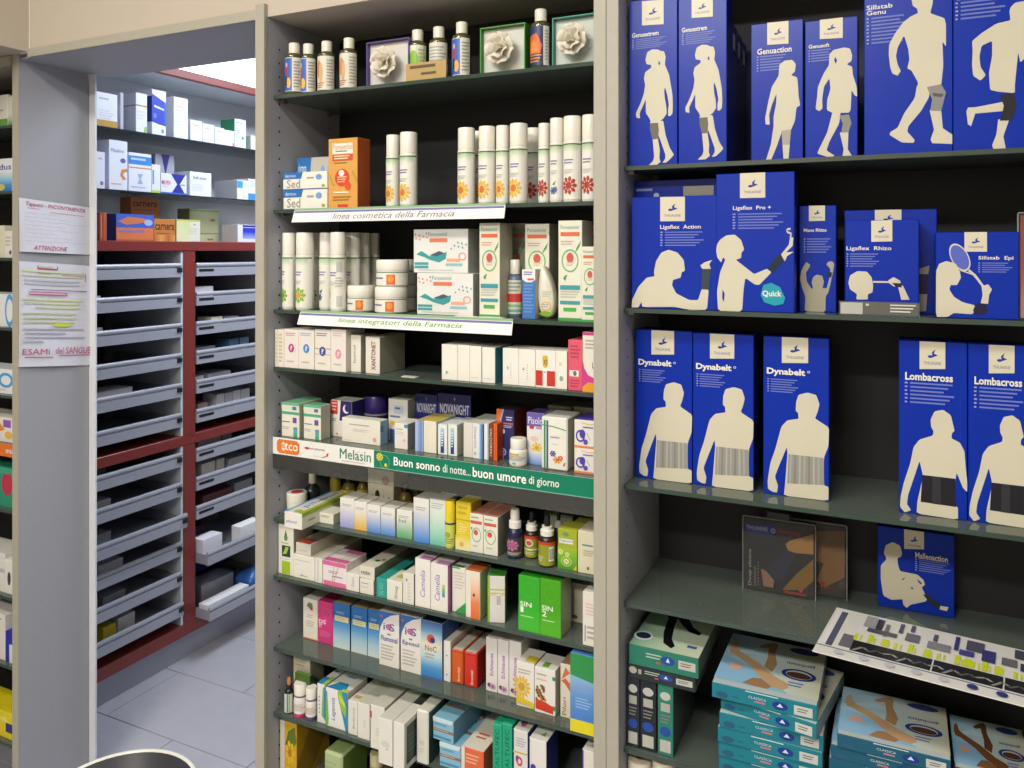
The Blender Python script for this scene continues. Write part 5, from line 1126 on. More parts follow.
carton(922, 1010, 350, 'white carton with a navy edge beside the right divider', 'd8d6cc', [('r', 0, 0, .1, 1, '2a2f8a')], Y=.034, d=.06, T=[('p', [(.35, .3), (.7, .5), (.75, .25)], '7a9a3a')])

# ---------------------------------------------------------------- S10
on('S10', 'packs half seen on the shelf at the bottom')
fr(270, 680, 170, 1024)
carton(62, 160, 255, 'yellow herbal carton with leaves and a white lid', 'c29a1e', [('r', 0, 0, .28, 1, 'c8c4b0'), ('p', [(.3, .6), (.5, .85), (.9, .95), (1, .7), (.7, .55)], '5a6a1e'), ('f', .6, .5, .3, .2, 7, 'd8ae1e', 'a87a1a'), ('e', .5, .2, .1, .05, 'b0c0a0')], Y=.05, d=.12, side='a8861e', top='c6c2ae', R=[('p', [(0, .3), (.5, .9), (1, 1), (1, .6), (.4, 0), (0, 0)], '8a6a14')])
carton(322, 432, 440, 'pale green soap carton with rounded corners', 'a8b886', [('l', .1, .3, .9, .8, 4, '9aae78')], Y=.055, d=.10, side='6a8a3a', top='8fa468', bev=.006)
carton(455, 550, 372, 'green carton standing behind the pale green soap carton', '8a9a62', [], Y=.18, d=.06)
vessel(600, 690, 432, 'amber jar with a pale lid at the bottom', [('glass_body', 'plastic', 'a86a22', [(.95, 0), (1, .03), (1, .72), (.9, .78)]), ('lid', 'plastic', 'b8b08a', [(.92, .782), (.94, .80), (.94, .97), (.88, 1.0)])], Y=.07, name='honey_jar', cat='jar')
# ================================================================ right bay: blue orthopaedic boxes
CUR['dy'] = 0.0
BL, CW, GR, DK = '0a2ea2', 'cfcab4', '8a8a84', '2a2a34'
def tr(quad, pts):
    """photograph points -> 0..1 on a box face; quad = (xl, xr, top-left y, top-right y, bottom-left y, bottom-right y)"""
    xl, xr, tl, trr, bl, br = quad; out = []
    for (x, y) in pts:
        u = (x - xl) / (xr - xl); t = tl + (trr - tl) * u; b = bl + (br - bl) * u
        out.append((min(1, max(0, u)), min(1, max(0, (b - y) / (b - t)))))
    return out
def soft(p):
    if len(p) < 10: return p
    o = []
    for a, b in zip(p, p[1:] + p[:1]):
        o += [(a[0] * .9 + b[0] * .1, a[1] * .9 + b[1] * .1), (a[0] * .1 + b[0] * .9, a[1] * .1 + b[1] * .9)]
    return o
def fig(quad, shapes): return [('G', 'figure_print', [('p', soft(tr(quad, pts)), c) for (pts, c) in shapes])]
def logo(quad, x0, x1, y0, y1, wd=True):
    a = tr(quad, [(x0, y1), (x1, y1), (x1, y0), (x0, y0)])
    u0, v0 = a[0]; u1, v1 = a[2]; du, dv = u1 - u0, v1 - v0
    e = [('p', a, 'd6d0b8'), ('p', [(u0 + du * .48, v0 + dv * .62), (u0 + du * .62, v0 + dv * .74), (u0 + du * .56, v0 + dv * .58), (u0 + du * .72, v0 + dv * .52), (u0 + du * .5, v0 + dv * .44)], '2a3f98'),
         ('e', u0 + du * .42, v0 + dv * .47, du * .1, dv * .05, '2a3f98')]
    e.append(('t', 'THUASNE', u0 + du * .16, v0 + dv * .18, u0 + du * .84, v0 + dv * .29, '5a64a0', {}))
    return [('G', 'logo_label', e)]
def mid(quad, x0, x1, y0, y1):
    xm = (x0 + x1) / 2; a = tr(quad, [(x0, y1), (xm, y1), (xm, y0), (x1, y0)])
    return [(a[0][0], a[1][1]), (a[3][0], a[2][1])]
def txt(quad, s, x0, x1, y0, y1, b=.012):
    a = mid(quad, x0, x1, y0, y1)
    return ('t', s, a[0][0], a[0][1], a[1][0], a[1][1], 'e4e2d8', {'b': b})
def small(quad, x0, x1, y0, y1, n):
    a = mid(quad, x0, x1, y0, y1)
    w = a[1][0] - a[0][0]
    return [('l', a[0][0], a[0][1], a[0][0] + w * .06, a[1][1], n, '8a96cc'), ('l', a[0][0] + w * .11, a[0][1], a[1][0], a[1][1], n, '6a78c0')]
def blue(x0, x1, yt, label, art, Y=.045, d=.05, **k):
    art = [e for e in art if e[0] == 'l'] + [e for e in art if e[0] != 'l']
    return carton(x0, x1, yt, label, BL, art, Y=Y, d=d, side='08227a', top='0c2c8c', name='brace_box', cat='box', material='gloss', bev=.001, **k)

# ---------------------------------------------------------------- R1: knee braces
on('R1', 'blue knee brace boxes')
fr(600, 0, 220, 1024)
Q1 = (135, 360, 0, -14, 768, 757)
GIRL = [([(222, 240), (245, 228), (270, 230), (285, 238), (300, 240), (307, 265), (303, 300), (312, 322), (322, 345), (330, 390), (338, 440), (340, 490), (338, 525), (328, 537), (318, 535), (318, 505), (322, 485), (315, 440), (304, 405), (300, 420), (303, 455), (310, 490), (312, 525), (296, 548), (270, 565), (240, 565), (232, 545), (215, 520), (215, 455), (205, 480), (186, 520), (188, 545), (170, 540), (168, 520), (190, 475), (206, 430), (212, 390), (206, 360), (212, 332), (240, 312), (240, 300), (218, 295), (213, 275)], CW),
        ([(235, 560), (270, 560), (276, 600), (272, 642), (280, 690), (278, 730), (284, 745), (262, 762), (226, 764), (248, 742), (254, 722), (247, 640), (235, 600)], CW),
        ([(268, 560), (296, 556), (306, 620), (326, 682), (345, 712), (332, 728), (310, 748), (292, 750), (305, 730), (306, 712), (288, 660), (270, 612)], CW),
        ([(234, 568), (272, 566), (276, 600), (271, 640), (246, 642), (236, 604)], '6e6a5c'), ([(276, 282), (282, 292), (279, 304), (273, 296)], BL)]
art1 = fig(Q1, GIRL) + logo(Q1, 197, 298, 4, 116) + [txt(Q1, 'Genuextrem', 150, 275, 146, 168, .02)] + small(Q1, 150, 312, 174, 224, 6)
blue(135, 360, -8, 'blue knee brace box with a walking girl print, beside the side panel', art1)
Q2 = (365, 590, -14, -28, 762, 752)
sh2 = [([(x + 230, y - 24 + (0 if y < 600 else 12)) for (x, y) in p], c) for (p, c) in GIRL]
blue(365, 590, -22, 'blue knee brace box with a walking girl print, right of its twin', fig((365, 590, -14, -28, 768, 757), [([(x + 230, y - 18) for (x, y) in p], c) for (p, c) in GIRL]) + logo(Q2, 428, 527, -10, 82) + [txt(Q2, 'Genuextrem', 382, 500, 122, 145, .02)] + small(Q2, 382, 540, 148, 205, 6))
xg, xg1 = x_at(PX(365), .045), x_at(PX(590), .045)
for k in range(3):
    blue(365, 590, 0, ('blue box right behind the walking girl box', 'blue box in the middle of the row behind the walking girl box', 'blue box last in the row behind the walking girl box')[k], [], Y=.0965 + .052 * k, w=xg1 - xg - .002, ax_=xg + .002, h=(.262, .258, .254)[k], R=[('r', .1, .82, .5, .93, 'b4b09c')])
Q3 = (700, 945, 105, 95, 748, 735)
WB = [([(835, 300), (860, 282), (895, 280), (912, 300), (908, 335), (890, 350), (918, 362), (922, 400), (925, 450), (932, 490), (915, 500), (908, 560), (890, 602), (850, 607), (808, 588), (808, 540), (820, 480), (822, 432), (800, 485), (787, 530), (790, 577), (770, 575), (768, 545), (785, 460), (800, 400), (820, 370), (832, 350)], CW),
      ([(808, 584), (850, 602), (822, 680), (796, 742), (772, 742), (795, 670)], CW), ([(850, 668), (884, 668), (878, 738), (855, 739)], CW), ([(845, 605), (890, 600), (884, 670), (850, 670)], 'a8a498')]
blue(703, 945, 102, 'blue knee brace box with a woman seen from behind', fig(Q3, WB) + logo(Q3, 778, 878, 100, 205) + [txt(Q3, 'Genuaction', 730, 893, 218, 246, .02)] + small(Q3, 728, 870, 252, 330, 6), Y=.05)
fr(804, 0, 220, 1024)
Q4 = (5, 250, 92, 80, 735, 722)
WR = [([(120, 250), (140, 230), (190, 222), (215, 228), (225, 260), (222, 285), (200, 300), (225, 312), (228, 350), (245, 402), (248, 450), (235, 442), (222, 418), (218, 510), (210, 522), (135, 522), (108, 508), (110, 460), (125, 410), (120, 362), (94, 400), (86, 460), (88, 500), (72, 513), (55, 502), (62, 450), (66, 400), (92, 340), (118, 300)], CW),
      ([(135, 515), (172, 520), (165, 572), (122, 650), (106, 695), (145, 720), (120, 728), (62, 710), (76, 680), (110, 612)], CW), ([(168, 612), (208, 610), (205, 690), (225, 722), (180, 725), (186, 690)], CW),
      ([(165, 535), (210, 530), (222, 570), (208, 612), (175, 614), (182, 570)], '8a8a7c'), ([(146, 262), (156, 280), (150, 296), (142, 280)], BL)]
blue(5, 250, 88, 'blue knee brace box with a girl walking to the right', fig(Q4, WR) + logo(Q4, 75, 182, 82, 178) + [txt(Q4, 'Genusoft', 22, 120, 200, 218, .02)] + small(Q4, 22, 140, 224, 285, 5), Y=.05)
Q5 = (280, 692, -75, -88, 722, 712)
MAN = [([(505, 0), (510, 30), (530, 45), (535, 66), (500, 80), (465, 105), (430, 150), (400, 202), (398, 250), (405, 310), (415, 340), (440, 352), (455, 330), (440, 300), (432, 260), (440, 220), (470, 165), (490, 230), (495, 280), (485, 320), (505, 332), (535, 388), (532, 412), (640, 410), (650, 320), (646, 205), (662, 232), (662, 130), (655, 100), (590, 72), (602, 30), (603, 0), (598, -20), (560, -34), (515, -20)], CW),
       ([(530, 400), (590, 410), (585, 460), (550, 520), (490, 590), (485, 615), (520, 655), (515, 668), (460, 665), (402, 628), (405, 615), (440, 595), (470, 530), (520, 460)], CW),
       ([(588, 520), (640, 520), (648, 605), (690, 635), (690, 678), (600, 672), (592, 655), (608, 610)], CW), ([(575, 412), (640, 402), (662, 440), (640, 526), (590, 522), (600, 470)], '8c8a88'), ([(600, 440), (655, 448), (640, 462), (606, 456)], '5a5858')]
blue(280, 692, -82, 'large blue knee brace box with a striding man', fig(Q5, MAN) + [txt(Q5, 'Sillstab', 292, 416, 10, 32), txt(Q5, 'Genu', 292, 384, 36, 58)] + small(Q5, 292, 500, 66, 200, 8) + logo(Q5, 420, 545, -68, -50), Y=.042)
Q6 = (695, 1110, -88, -100, 708, 692)
RUN = [([(960, 60), (965, 40), (985, 20), (1024, 15), (1060, 40), (1060, 120), (1040, 170), (1060, 250), (1010, 300), (1000, 250), (985, 400), (985, 440), (905, 430), (870, 420), (865, 340), (880, 260), (880, 190), (830, 210), (820, 260), (825, 310), (850, 350), (825, 375), (790, 350), (785, 300), (788, 230), (785, 185), (830, 150), (900, 110), (965, 100)], CW),
       ([(935, 478), (800, 500), (765, 500), (758, 520), (765, 580), (780, 590), (800, 530), (930, 522)], CW), ([(908, 560), (958, 565), (932, 640), (943, 698), (885, 698), (880, 680), (900, 630)], CW),
       ([(915, 445), (980, 438), (995, 500), (970, 567), (915, 567), (935, 500)], '2c2c30')]
blue(695, 1110, -92, 'large blue knee brace box with a running man', fig(Q6, RUN) + small(Q6, 705, 940, -10, 85, 5) + [txt(Q6, 'Genu', 705, 800, -40, -16)], Y=.04)

# ---------------------------------------------------------------- R2: wrist and elbow braces
on('R2', 'blue wrist and elbow brace boxes')
fr(600, 160, 220, 1024)
QA = (148, 545, 172, 166, 688, 698)
LEAN = [([(255, 520), (265, 470), (290, 430), (325, 417), (365, 430), (395, 465), (400, 515), (385, 522), (380, 547), (345, 557), (340, 582), (360, 620), (420, 650), (460, 650), (476, 600), (508, 600), (500, 695), (420, 695), (350, 682), (200, 684), (195, 660), (180, 686), (148, 686), (150, 650), (180, 590), (220, 547), (258, 540)], CW),
        ([(470, 490), (490, 475), (523, 465), (510, 485), (518, 506), (480, 508)], CW), ([(478, 506), (518, 506), (508, 602), (474, 600)], '3a444c')]
blue(148, 545, 169, 'blue wrist brace box with a leaning woman drinking', fig(QA, LEAN) + logo(QA, 285, 400, 172, 285) + [txt(QA, 'Ligaflex  Action', 285, 473, 302, 326)] + small(QA, 285, 485, 332, 405, 6), Y=.04)
blue(150, 545, 92, 'blue wrist box with small labels showing above the leaning woman box', [('r', .6, .865, .96, .945, 'a8a498'), ('l', .62, .88, .94, .93, 2, '4a4a4a'), ('e', .27, .88, .035, .02, 'c8c8c0'), ('l', .02, .9, .27, .94, 1, '8a96cc'), ('l', .03, .85, .18, .87, 1, '8a96cc')], Y=.095, d=.06)
QB = (541, 905, 62, 57, 700, 711)
HANG = [([(545, 390), (560, 368), (590, 348), (630, 345), (660, 370), (675, 415), (662, 430), (660, 455), (635, 462), (690, 505), (722, 530), (780, 505), (802, 522), (745, 580), (725, 578), (680, 547), (672, 600), (665, 706), (550, 700), (545, 610), (560, 520), (585, 462), (575, 450), (565, 475), (546, 450), (541, 420)], CW),
        ([(845, 440), (880, 395), (886, 360), (900, 362), (897, 400), (868, 430), (902, 428), (872, 448), (862, 472)], CW), ([(785, 500), (836, 435), (860, 467), (806, 526)], '22303a'), ([(572, 600), (582, 620), (578, 660), (570, 640)], BL)]
aB = fig(QB, HANG) + [('s', tr(QB, [(886, 362), (892, 345), (872, 336), (872, 324), (888, 322)]), .014, CW)] + logo(QB, 655, 773, 58, 176) + [txt(QB, 'Ligaflex  Pro +', 622, 800, 212, 236)] + small(QB, 620, 855, 246, 325, 6)
aB += [('p', tr(QB, [(765, 580), (800, 570), (840, 590), (864, 640), (855, 668), (815, 676), (768, 660), (752, 625)]), '2a9aac'), txt(QB, 'Quick', 760, 848, 606, 638, .02)]
blue(541, 905, 60, 'tall blue wrist brace box with a woman hanging a coat hanger', aB, Y=.036, d=.06)
fr(804, 160, 220, 1024)
QC = (-22, 155, 212, 214, 712, 716)
KID = [([(38, 575), (45, 550), (62, 538), (88, 543), (97, 572), (90, 602), (110, 602), (124, 552), (128, 512), (108, 490), (118, 478), (136, 476), (146, 490), (140, 525), (130, 572), (118, 622), (105, 642), (104, 714), (5, 712), (8, 642), (-8, 600), (-18, 560), (-12, 520), (-2, 500), (12, 478), (32, 492), (26, 505), (10, 530), (14, 570), (38, 605), (45, 602)], 'a8a490'), ([(113, 525), (136, 528), (132, 552), (116, 550)], DK)]
blue(-22, 150, 213, 'narrow blue box with a child raising both arms, set back', fig(QC, KID) + logo(QC, 25, 102, 212, 285) + [txt(QC, 'Manu Rhizo', 0, 110, 320, 336, .02)] + small(QC, 0, 132, 366, 440, 6), Y=.085, d=.06)
QD = (192, 535, 277, 283, 715, 725)
SLING = [([(207, 570), (215, 535), (250, 515), (295, 518), (318, 545), (325, 585), (322, 615), (300, 624), (300, 648), (245, 648), (248, 622), (215, 600)], CW), ([(395, 560), (420, 545), (450, 562), (456, 590), (420, 588), (398, 572)], CW), ([(440, 588), (462, 584), (493, 650), (455, 650)], CW), ([(412, 572), (456, 574), (457, 594), (430, 590)], DK)]
blue(192, 535, 280, 'blue thumb brace box with a boy aiming a slingshot', fig(QD, SLING) + [('s', tr(QD, [(324, 566), (400, 568)]), .018, CW)] + logo(QD, 316, 414, 282, 380) + [txt(QD, 'Ligaflex  Rhizo', 198, 410, 400, 424)] + small(QD, 198, 352, 432, 500, 6), Y=.062, d=.05)
blue(188, 618, 232, 'taller blue box standing behind the slingshot box', logo((188, 618, 232, 238, 725, 735), 334, 458, 225, 320) + [('p', tr((188, 618, 232, 238, 725, 735), [(540, 520), (585, 505), (580, 545), (540, 545)]), 'a8a490'), ('p', tr((188, 618, 232, 238, 725, 735), [(540, 545), (582, 545), (575, 640), (540, 640)]), '2a2f4a'), ('p', tr((188, 618, 232, 238, 725, 735), [(540, 640), (575, 640), (570, 720), (540, 722)]), 'a8a490')], Y=.118, d=.06)
QE = (613, 1000, 338, 334, 738, 748)
TEN = [([(615, 520), (630, 485), (665, 472), (710, 485), (728, 520), (734, 550), (715, 585), (685, 585), (678, 605), (700, 640), (740, 665), (800, 680), (790, 722), (700, 716), (670, 735), (614, 735)], CW), ([(830, 592), (860, 580), (878, 605), (865, 630), (860, 672), (825, 672), (835, 632)], CW), ([(795, 690), (815, 668), (850, 672), (858, 700), (845, 722), (805, 722), (790, 705)], '2a2440')]
c_ = tr(QE, [(728, 455), (780, 455), (728, 520)])
ring = [(728 + 58 * math.cos(a) * .86 + 28 * math.sin(a) * .35, 455 + 66 * math.sin(a) * .95 + 30 * math.cos(a) * .6) for a in [2 * math.pi * k / 20 for k in range(20)]]
aE = [('p', tr(QE, ring), CW), ('p', tr(QE, [(728 + (x - 728) * .88, 455 + (y - 455) * .88) for (x, y) in ring]), '5a68c0'), ('s', tr(QE, [(770, 515), (800, 540), (840, 595)]), .028, CW), ('s', tr(QE, [(730, 515), (790, 535), (845, 600)]), .014, CW)]
blue(613, 1000, 336, 'blue elbow brace box with a tennis player', aE + fig(QE, TEN) + logo(QE, 750, 855, 335, 428) + [txt(QE, 'Sillstab  Epi', 815, 975, 448, 470)] + small(QE, 815, 970, 478, 530, 5), Y=.045)
def acrylic_tag(sh, u0, u1, h, label, Y=.033):
    ax = x_at(u0, Y); w = x_at(u1, Y) - ax
    t = thing('tag_holder', label, 'holder', (ax, Y, ZS[sh] + .0003))
    put('clear_plate', box_mesh('clear_plate', 0, w, 0, .002, 0, h), M['acrylic'], t)
    put('foot', box_mesh('foot', 0, w, .0025, .022, 0, .002), M['acrylic'], t)
    put('paper_strip', box_mesh('paper_strip', w * .02, w * .98, .0021, .0024, .003, h - .001, '7a7c78'), M['matte'], t)
    paint(t, [(lambda u, v, e: (u * w, -e, v * h), [('r', .02, .1, .3, .9, 'b4b4ac'), ('l', .64, .2, .95, .85, 3, 'd0d0c8'), ('r', .34, .7, .38, .85, 'c8c8c0')], False)], M['gloss'])
acrylic_tag('R2', 839, 920, .0235, 'clear plastic tag holder with a grey strip before the slingshot box')
# leaflet stand at the right end of R2
def leaflet(sh, u0, w, h, c, label, Y, art, rot=0.0):
    ax = x_at(u0, Y)
    t = thing('leaflet_pack', label, 'leaflet', (ax, Y, ZS[sh] + .0003), math.radians(rot))
    put('leaflet', box_mesh('leaflet', .003, w - .003, .0013, .003, .003, h - .003, c), M['gloss'], t)
    put('clear_sleeve', boxes_mesh('clear_sleeve', [(0, w, 0, .0006, 0, h)]), M['film'], t)
    put('sleeve_rim', boxes_mesh('sleeve_rim', [(-.0015, 0, 0, .005, 0, h), (w, w + .0015, 0, .005, 0, h), (0, w, 0, .005, h, h + .0015)]), M['acrylic_rim'], t)
    paint(t, [(lambda u, v, e: (.003 + u * (w - .006), .0013 - min(e, .001) * .25, .003 + v * (h - .006)), art, False)], M['gloss'])
    return t
leaflet('R2', 1018.5, .15, .165, 'c87a62', 'upright clear leaflet stand at the end of the wrist brace shelf', .05, [('g', 0, 0, 1, 1, ['d8a48a', 'c05a48', 'b04a4a'])])

# ---------------------------------------------------------------- R3: back belts
on('R3', 'blue back belt boxes')
fr(600, 320, 220, 1024)
QF = (165, 430, 45, 57, 735, 760)
TOR = [([(300, 330), (310, 300), (345, 290), (380, 300), (393, 340), (385, 375), (375, 402), (430, 440), (428, 520), (410, 572), (410, 690), (428, 697), (428, 758), (250, 742), (255, 690), (265, 560), (262, 530), (235, 600), (213, 660), (226, 700), (222, 730), (205, 728), (185, 715), (183, 680), (195, 600), (215, 540), (240, 440), (265, 412), (310, 405), (308, 380), (298, 370)], CW)]
def dyna(x0, x1, yt, dx, label, Y=.085, logox=(242, 348)):
    a = fig(QF, TOR)
    b = tr(QF, [(268, 560), (409, 572), (411, 690), (264, 688)])
    a += [('p', b, '97978e')]
    for k in range(7):
        t0 = .05 + .13 * k
        p0 = [(b[0][0] + (b[1][0] - b[0][0]) * t, b[0][1] + (b[1][1] - b[0][1]) * t) for t in (t0, t0 + .05)]
        p1 = [(b[3][0] + (b[2][0] - b[3][0]) * t, b[3][1] + (b[2][1] - b[3][1]) * t) for t in (t0, t0 + .05)]
        a.append(('p', [p1[0], p1[1], p0[1], p0[0]], ('a8a8a0', '86867e', 'b0b0a8')[k % 3]))
    a += logo(QF, logox[0], logox[1], 48, 162) + [txt(QF, 'Dynabelt', 180, 336, 186, 222, .035), txt(QF, 'o', 344, 356, 196, 206, .0)] + small(QF, 182, 308, 232, 296, 6)
    return blue(x0, x1, yt, label, a, Y=Y, d=.07)
dyna(165, 429, 50, 0, 'blue back belt box with a male torso, touching the side panel end')
dyna(432, 715, 66, 0, 'blue back belt box with a male torso, right beside its twin')
dyna(760, 1066, 82, 0, 'blue back belt box with a male torso, standing apart before the gap')
fr(804, 320, 220, 1024)
QG = (442, 760, 95, 110, 826, 850)
LOM = [([(592, 430), (610, 395), (650, 388), (685, 410), (697, 455), (702, 475), (690, 487), (688, 507), (727, 525), (747, 560), (752, 620), (760, 690), (759, 730), (740, 712), (712, 650), (706, 682), (708, 790), (718, 796), (718, 848), (526, 828), (530, 775), (552, 690), (555, 662), (540, 605), (520, 660), (486, 750), (480, 790), (500, 815), (470, 826), (447, 802), (450, 760), (465, 700), (495, 620), (512, 547), (540, 515), (602, 497), (606, 480), (594, 460)], CW), ([(553, 664), (706, 676), (709, 794), (545, 778)], '26262c'), ([(600, 668), (640, 671), (640, 788), (598, 784)], '36363c')]
def lomba(x0, x1, yt, label):
    return blue(x0, x1, yt, label, fig(QG, LOM) + logo(QG, 540, 660, 97, 217) + [txt(QG, 'Lombacross', 472, 695, 235, 268, .03)] + small(QG, 470, 700, 275, 372, 6), Y=.075, d=.07)
lomba(442, 760, 102, 'blue back belt box with a dark-belted torso, left of two')
lomba(764, 1082, 118, 'blue back belt box with a dark-belted torso, right of two')

# ---------------------------------------------------------------- R4: packets and the leaflet sleeve
on('R4')
fr(804, 480, 220, 1024)
QM = (342, 702, 213, 256, 610, 662)
SIT = [([(380, 362), (372, 350), (382, 310), (415, 293), (450, 310), (460, 345), (455, 365), (438, 372), (440, 402), (450, 436), (530, 450), (560, 475), (568, 500), (552, 512), (565, 540), (578, 570), (570, 582), (500, 600), (482, 617), (466, 602), (462, 574), (410, 580), (370, 560), (358, 480), (358, 410), (385, 380)], CW),
       ([(558, 548), (580, 545), (640, 595), (630, 614), (598, 598)], '2a2f3a'), ([(638, 600), (675, 605), (668, 625), (635, 618)], CW), ([(500, 520), (508, 512), (515, 525)], BL), ([(455, 480), (475, 465), (468, 478)], BL), ([(528, 470), (552, 490), (550, 500), (538, 488)], BL)]
blue(342, 700, 236, 'flat blue ankle brace packet with a seated woman, near the back panel', fig(QM, SIT) + logo(QM, 470, 563, 228, 325) + [txt(QM, 'Malleoaction', 522, 672, 348, 378, .02)] + small(QM, 522, 685, 382, 445, 6), Y=.22, d=.015)
fr(690, 500, 170, 1024)
LEGP = [('r', 0, .8, .45, .93, '2438a0'), ('t', 'THUASNE', .02, .84, .34, .90, 'c8cce0', {'b': .012}), ('o', .42, .865, .035, .035, .5, 'b8bcd8'), ('t', 'femme', .5, .83, .82, .92, 'b0344a', {'sl': .1}),
        ('p', [(.6, .70), (.66, .76), (1, .9), (1, .62), (.75, .6), (.64, .62)], 'c09058'), ('p', [(.55, .05), (.75, .3), (1, .55), (1, .25), (.85, .1)], '98733c'), ('p', [(.24, .3), (.28, .06), (.42, .06), (.44, .2), (.36, .28)], 'a8826c'), ('p', [(.3, .3), (.6, .62), (.75, .6), (.58, .2), (.45, .15)], '3a3e58'),
        ('t', 'Deep sleeve', .05, .04, .11, .56, 'a8aaa8', {'rot': 90, 'b': .012}), ('t', 'cushion', .125, .04, .165, .32, '9a9c9a', {'rot': 90}), ('l', .19, .04, .21, .4, 8, '8a8c8a'), ('r', .58, .02, .9, .05, 'b03a3a'), ('e', .82, .09, .03, .03, 'c05a4a')]
leaflet('R4', 774, .13, .139, '3c3532', 'clear packet with a bent leg picture, standing behind a similar one', .215, [('p', [(.3, .5), (.6, .9), (1, .95), (1, .3), (.7, .1)], '8a6442'), ('p', [(.3, .5), (.7, .45), (.6, .2)], '3a3c44'), ('r', .5, .1, .85, .13, '7a2a2a'), ('e', .7, .17, .04, .03, '9a3a3a')])
t = leaflet('R4', 743.2, .131, .141, '38383e', 'clear packet with blue brand bar, bent legs and upright words', .188, LEGP)
put('hanger_tab', box_mesh('hanger_tab', .045, .085, .0012, .0036, .143, .155), M['black'], t)

# clear sleeve with a printed product chart, lying over the shelf edge
def chart():
    Z = ZS['R4'] + .0012
    Yb, Yf = .175, -.016
    xa = x_at(828, Yb); L = .42; dpt = Yb - Yf
    xf = x_at(812, Yf)
    t = thing('product_chart', 'printed product chart in a white punched plastic sleeve over the shelf edge', 'chart', (xf, Yf, Z), math.radians(-7.5))
    w = L
    put('plastic_sleeve', box_mesh('plastic_sleeve', 0, w, 0, dpt, 0, .0014, 'dcdbd6', .0004), M['gloss'], t)
    A = [('r', .0, .145, 1, .165, '7a7a98'), ('r', .012, .22, .05, .95, 'e2e2e4')]
    A += [('p', [(.03, .18), (.055, .18), (.055, .93), (.03, .93)], '54546e'), ('r', .075, .22, .12, .48, '6a6a74')]
    A += [('r', .12, .185, .40, .40, '2a2a2c'), ('r', .405, .185, .63, .40, '2a2a2c'), ('r', .635, .185, .86, .40, '2a2a2c')]
    for k in range(14):
        bx = .13 + .052 * k
        A.append(('s', [(bx, .2 + .1 * ((k * 7) % 3) / 3), (bx + .03, .3), (bx + .05, .26)], .012, ('8a8a86', '5a5a58', 'a4a4a0')[k % 3]))
    rx = [.115, .165, .215, .26, .31, .365, .41, .47, .50, .525, .56, .60, .66, .70, .74, .80, .84]
    for k, x in enumerate(rx):
        A.append(('r', x, .41, x + .012 + .006 * (k % 3), .53 + .05 * ((k * 5) % 3) / 2, 'c8d42a'))
        A.append(('r', x + .022, .41, x + .028, .52, 'c8d42a'))
    sh = [(.13, .72, .17, .95, 'a0a0a4'), (.175, .66, .20, .93, '3a3a44'), (.21, .6, .225, .86, '74747c'), (.15, .62, .26, .70, '56565c'), (.26, .74, .275, .94, '4c4c74'), (.29, .62, .34, .78, '6a6a78'), (.30, .82, .315, .96, '4c4c74'),
          (.37, .58, .45, .72, '86868c'), (.385, .74, .40, .88, '5a5a66'), (.46, .66, .475, .94, '3f3f78'), (.48, .6, .53, .7, '4a4a88'), (.50, .72, .56, .92, '54546a'), (.555, .58, .60, .80, '3f3f78'), (.62, .6, .67, .74, '6a6a70'), (.66, .78, .70, .95, '4a4a5e'), (.68, .56, .70, .7, '3f3f6a'), (.76, .7, .82, .84, '4a4a56'), (.76, .52, .775, .68, '5a5a7a'), (.85, .8, .87, .9, '5a5a82'), (.85, .64, .87, .74, '5a5a82')]
    for (a, b, c_, d_, e_) in sh: A.append(('r', a, b, c_, d_, e_))
    for k in range(10):
        A.append(('e', .09 + .09 * k, .075, .018, .04, ('3a3f78' if k > 4 else 'c4c4cc')))
    paint(t, [(lambda u, v, e: (u * w, v * dpt, .0014 + e * .5), A, False)], M['gloss'])
chart()

# ---------------------------------------------------------------- R5: stocking boxes
on('R5', 'flat hosiery boxes')
fr(700, 620, 160, 830)
def hose_top(dark=False):
    sk = ('c4a27a', 'ae8a64', 'a27c56') if not dark else ('7a5030', '6a4428', '8a6038')
    return [('h', 0, .08, 1, 1, ['9cc2d8', 'b4d0dc', 'c4d0c8', 'c8c8b4']), ('p', [(0, .08), (.72, .08), (.5, .3), (.2, .48), (0, .52)], '8ebcdc'), ('p', [(0, .6), (.3, .78), (.6, .7), (.3, .66)], 'bcd8e4'),
            ('p', [(.47, .965), (.40, .93), (.31, .84), (.35, .81), (.42, .84), (.44, .62), (.43, .46), (.52, .40), (.55, .55), (.50, .76), (.505, .93)], sk[1]),
            ('p', [(.075, .845), (.045, .78), (.035, .66), (.055, .585), (.12, .565), (.3, .42), (.42, .27), (.56, .14), (.66, .12), (.715, .18), (.69, .26), (.56, .33), (.38, .5), (.16, .655), (.11, .71), (.10, .80)], sk[0]), ('p', [(.28, .10), (.36, .22), (.44, .24), (.56, .14), (.52, .085), (.4, .085)], sk[2]),
            ('e', .78, .9, .15, .06, '3a4a88'), ('t', 'gambaletti', .64, .6, .92, .67, '3a4486', {'rot': 180, 'b': .012}), ('o', .78, .44, .17, .1, .25, '2f3f88'), ('e', .78, .43, .12, .055, '5a3a34'), ('l', .7, .2, .86, .3, 2, '6a78b0'), ('p', [(.1, .3), (.2, .3), (.24, .36), (.2, .41), (.1, .41)], 'd8a89a')]
def hose_front(teal=True, code='4'):
    return [('l', .33, .82, .72, .95, 1, 'c8dcdc'), ('e', .1, .3, .06, .2, '2a5a7a'), ('l', .2, .25, .27, .4, 1, '2a5a7a'), ('t', 'CLASSICA', .36, .5, .53, .66, 'c4d8d8', {}), ('r', .42, .3, .52, .42, 'b07a88'), ('e', .66, .45, .075, .26, '1f3a8a'), ('p', [(.63, .38), (.66, .62), (.69, .38)], 'd0d8e8'), ('r', .79, .15, .96, .75, 'c0c4be'), ('l', .82, .3, .93, .6, 2, '6a6e6a')]
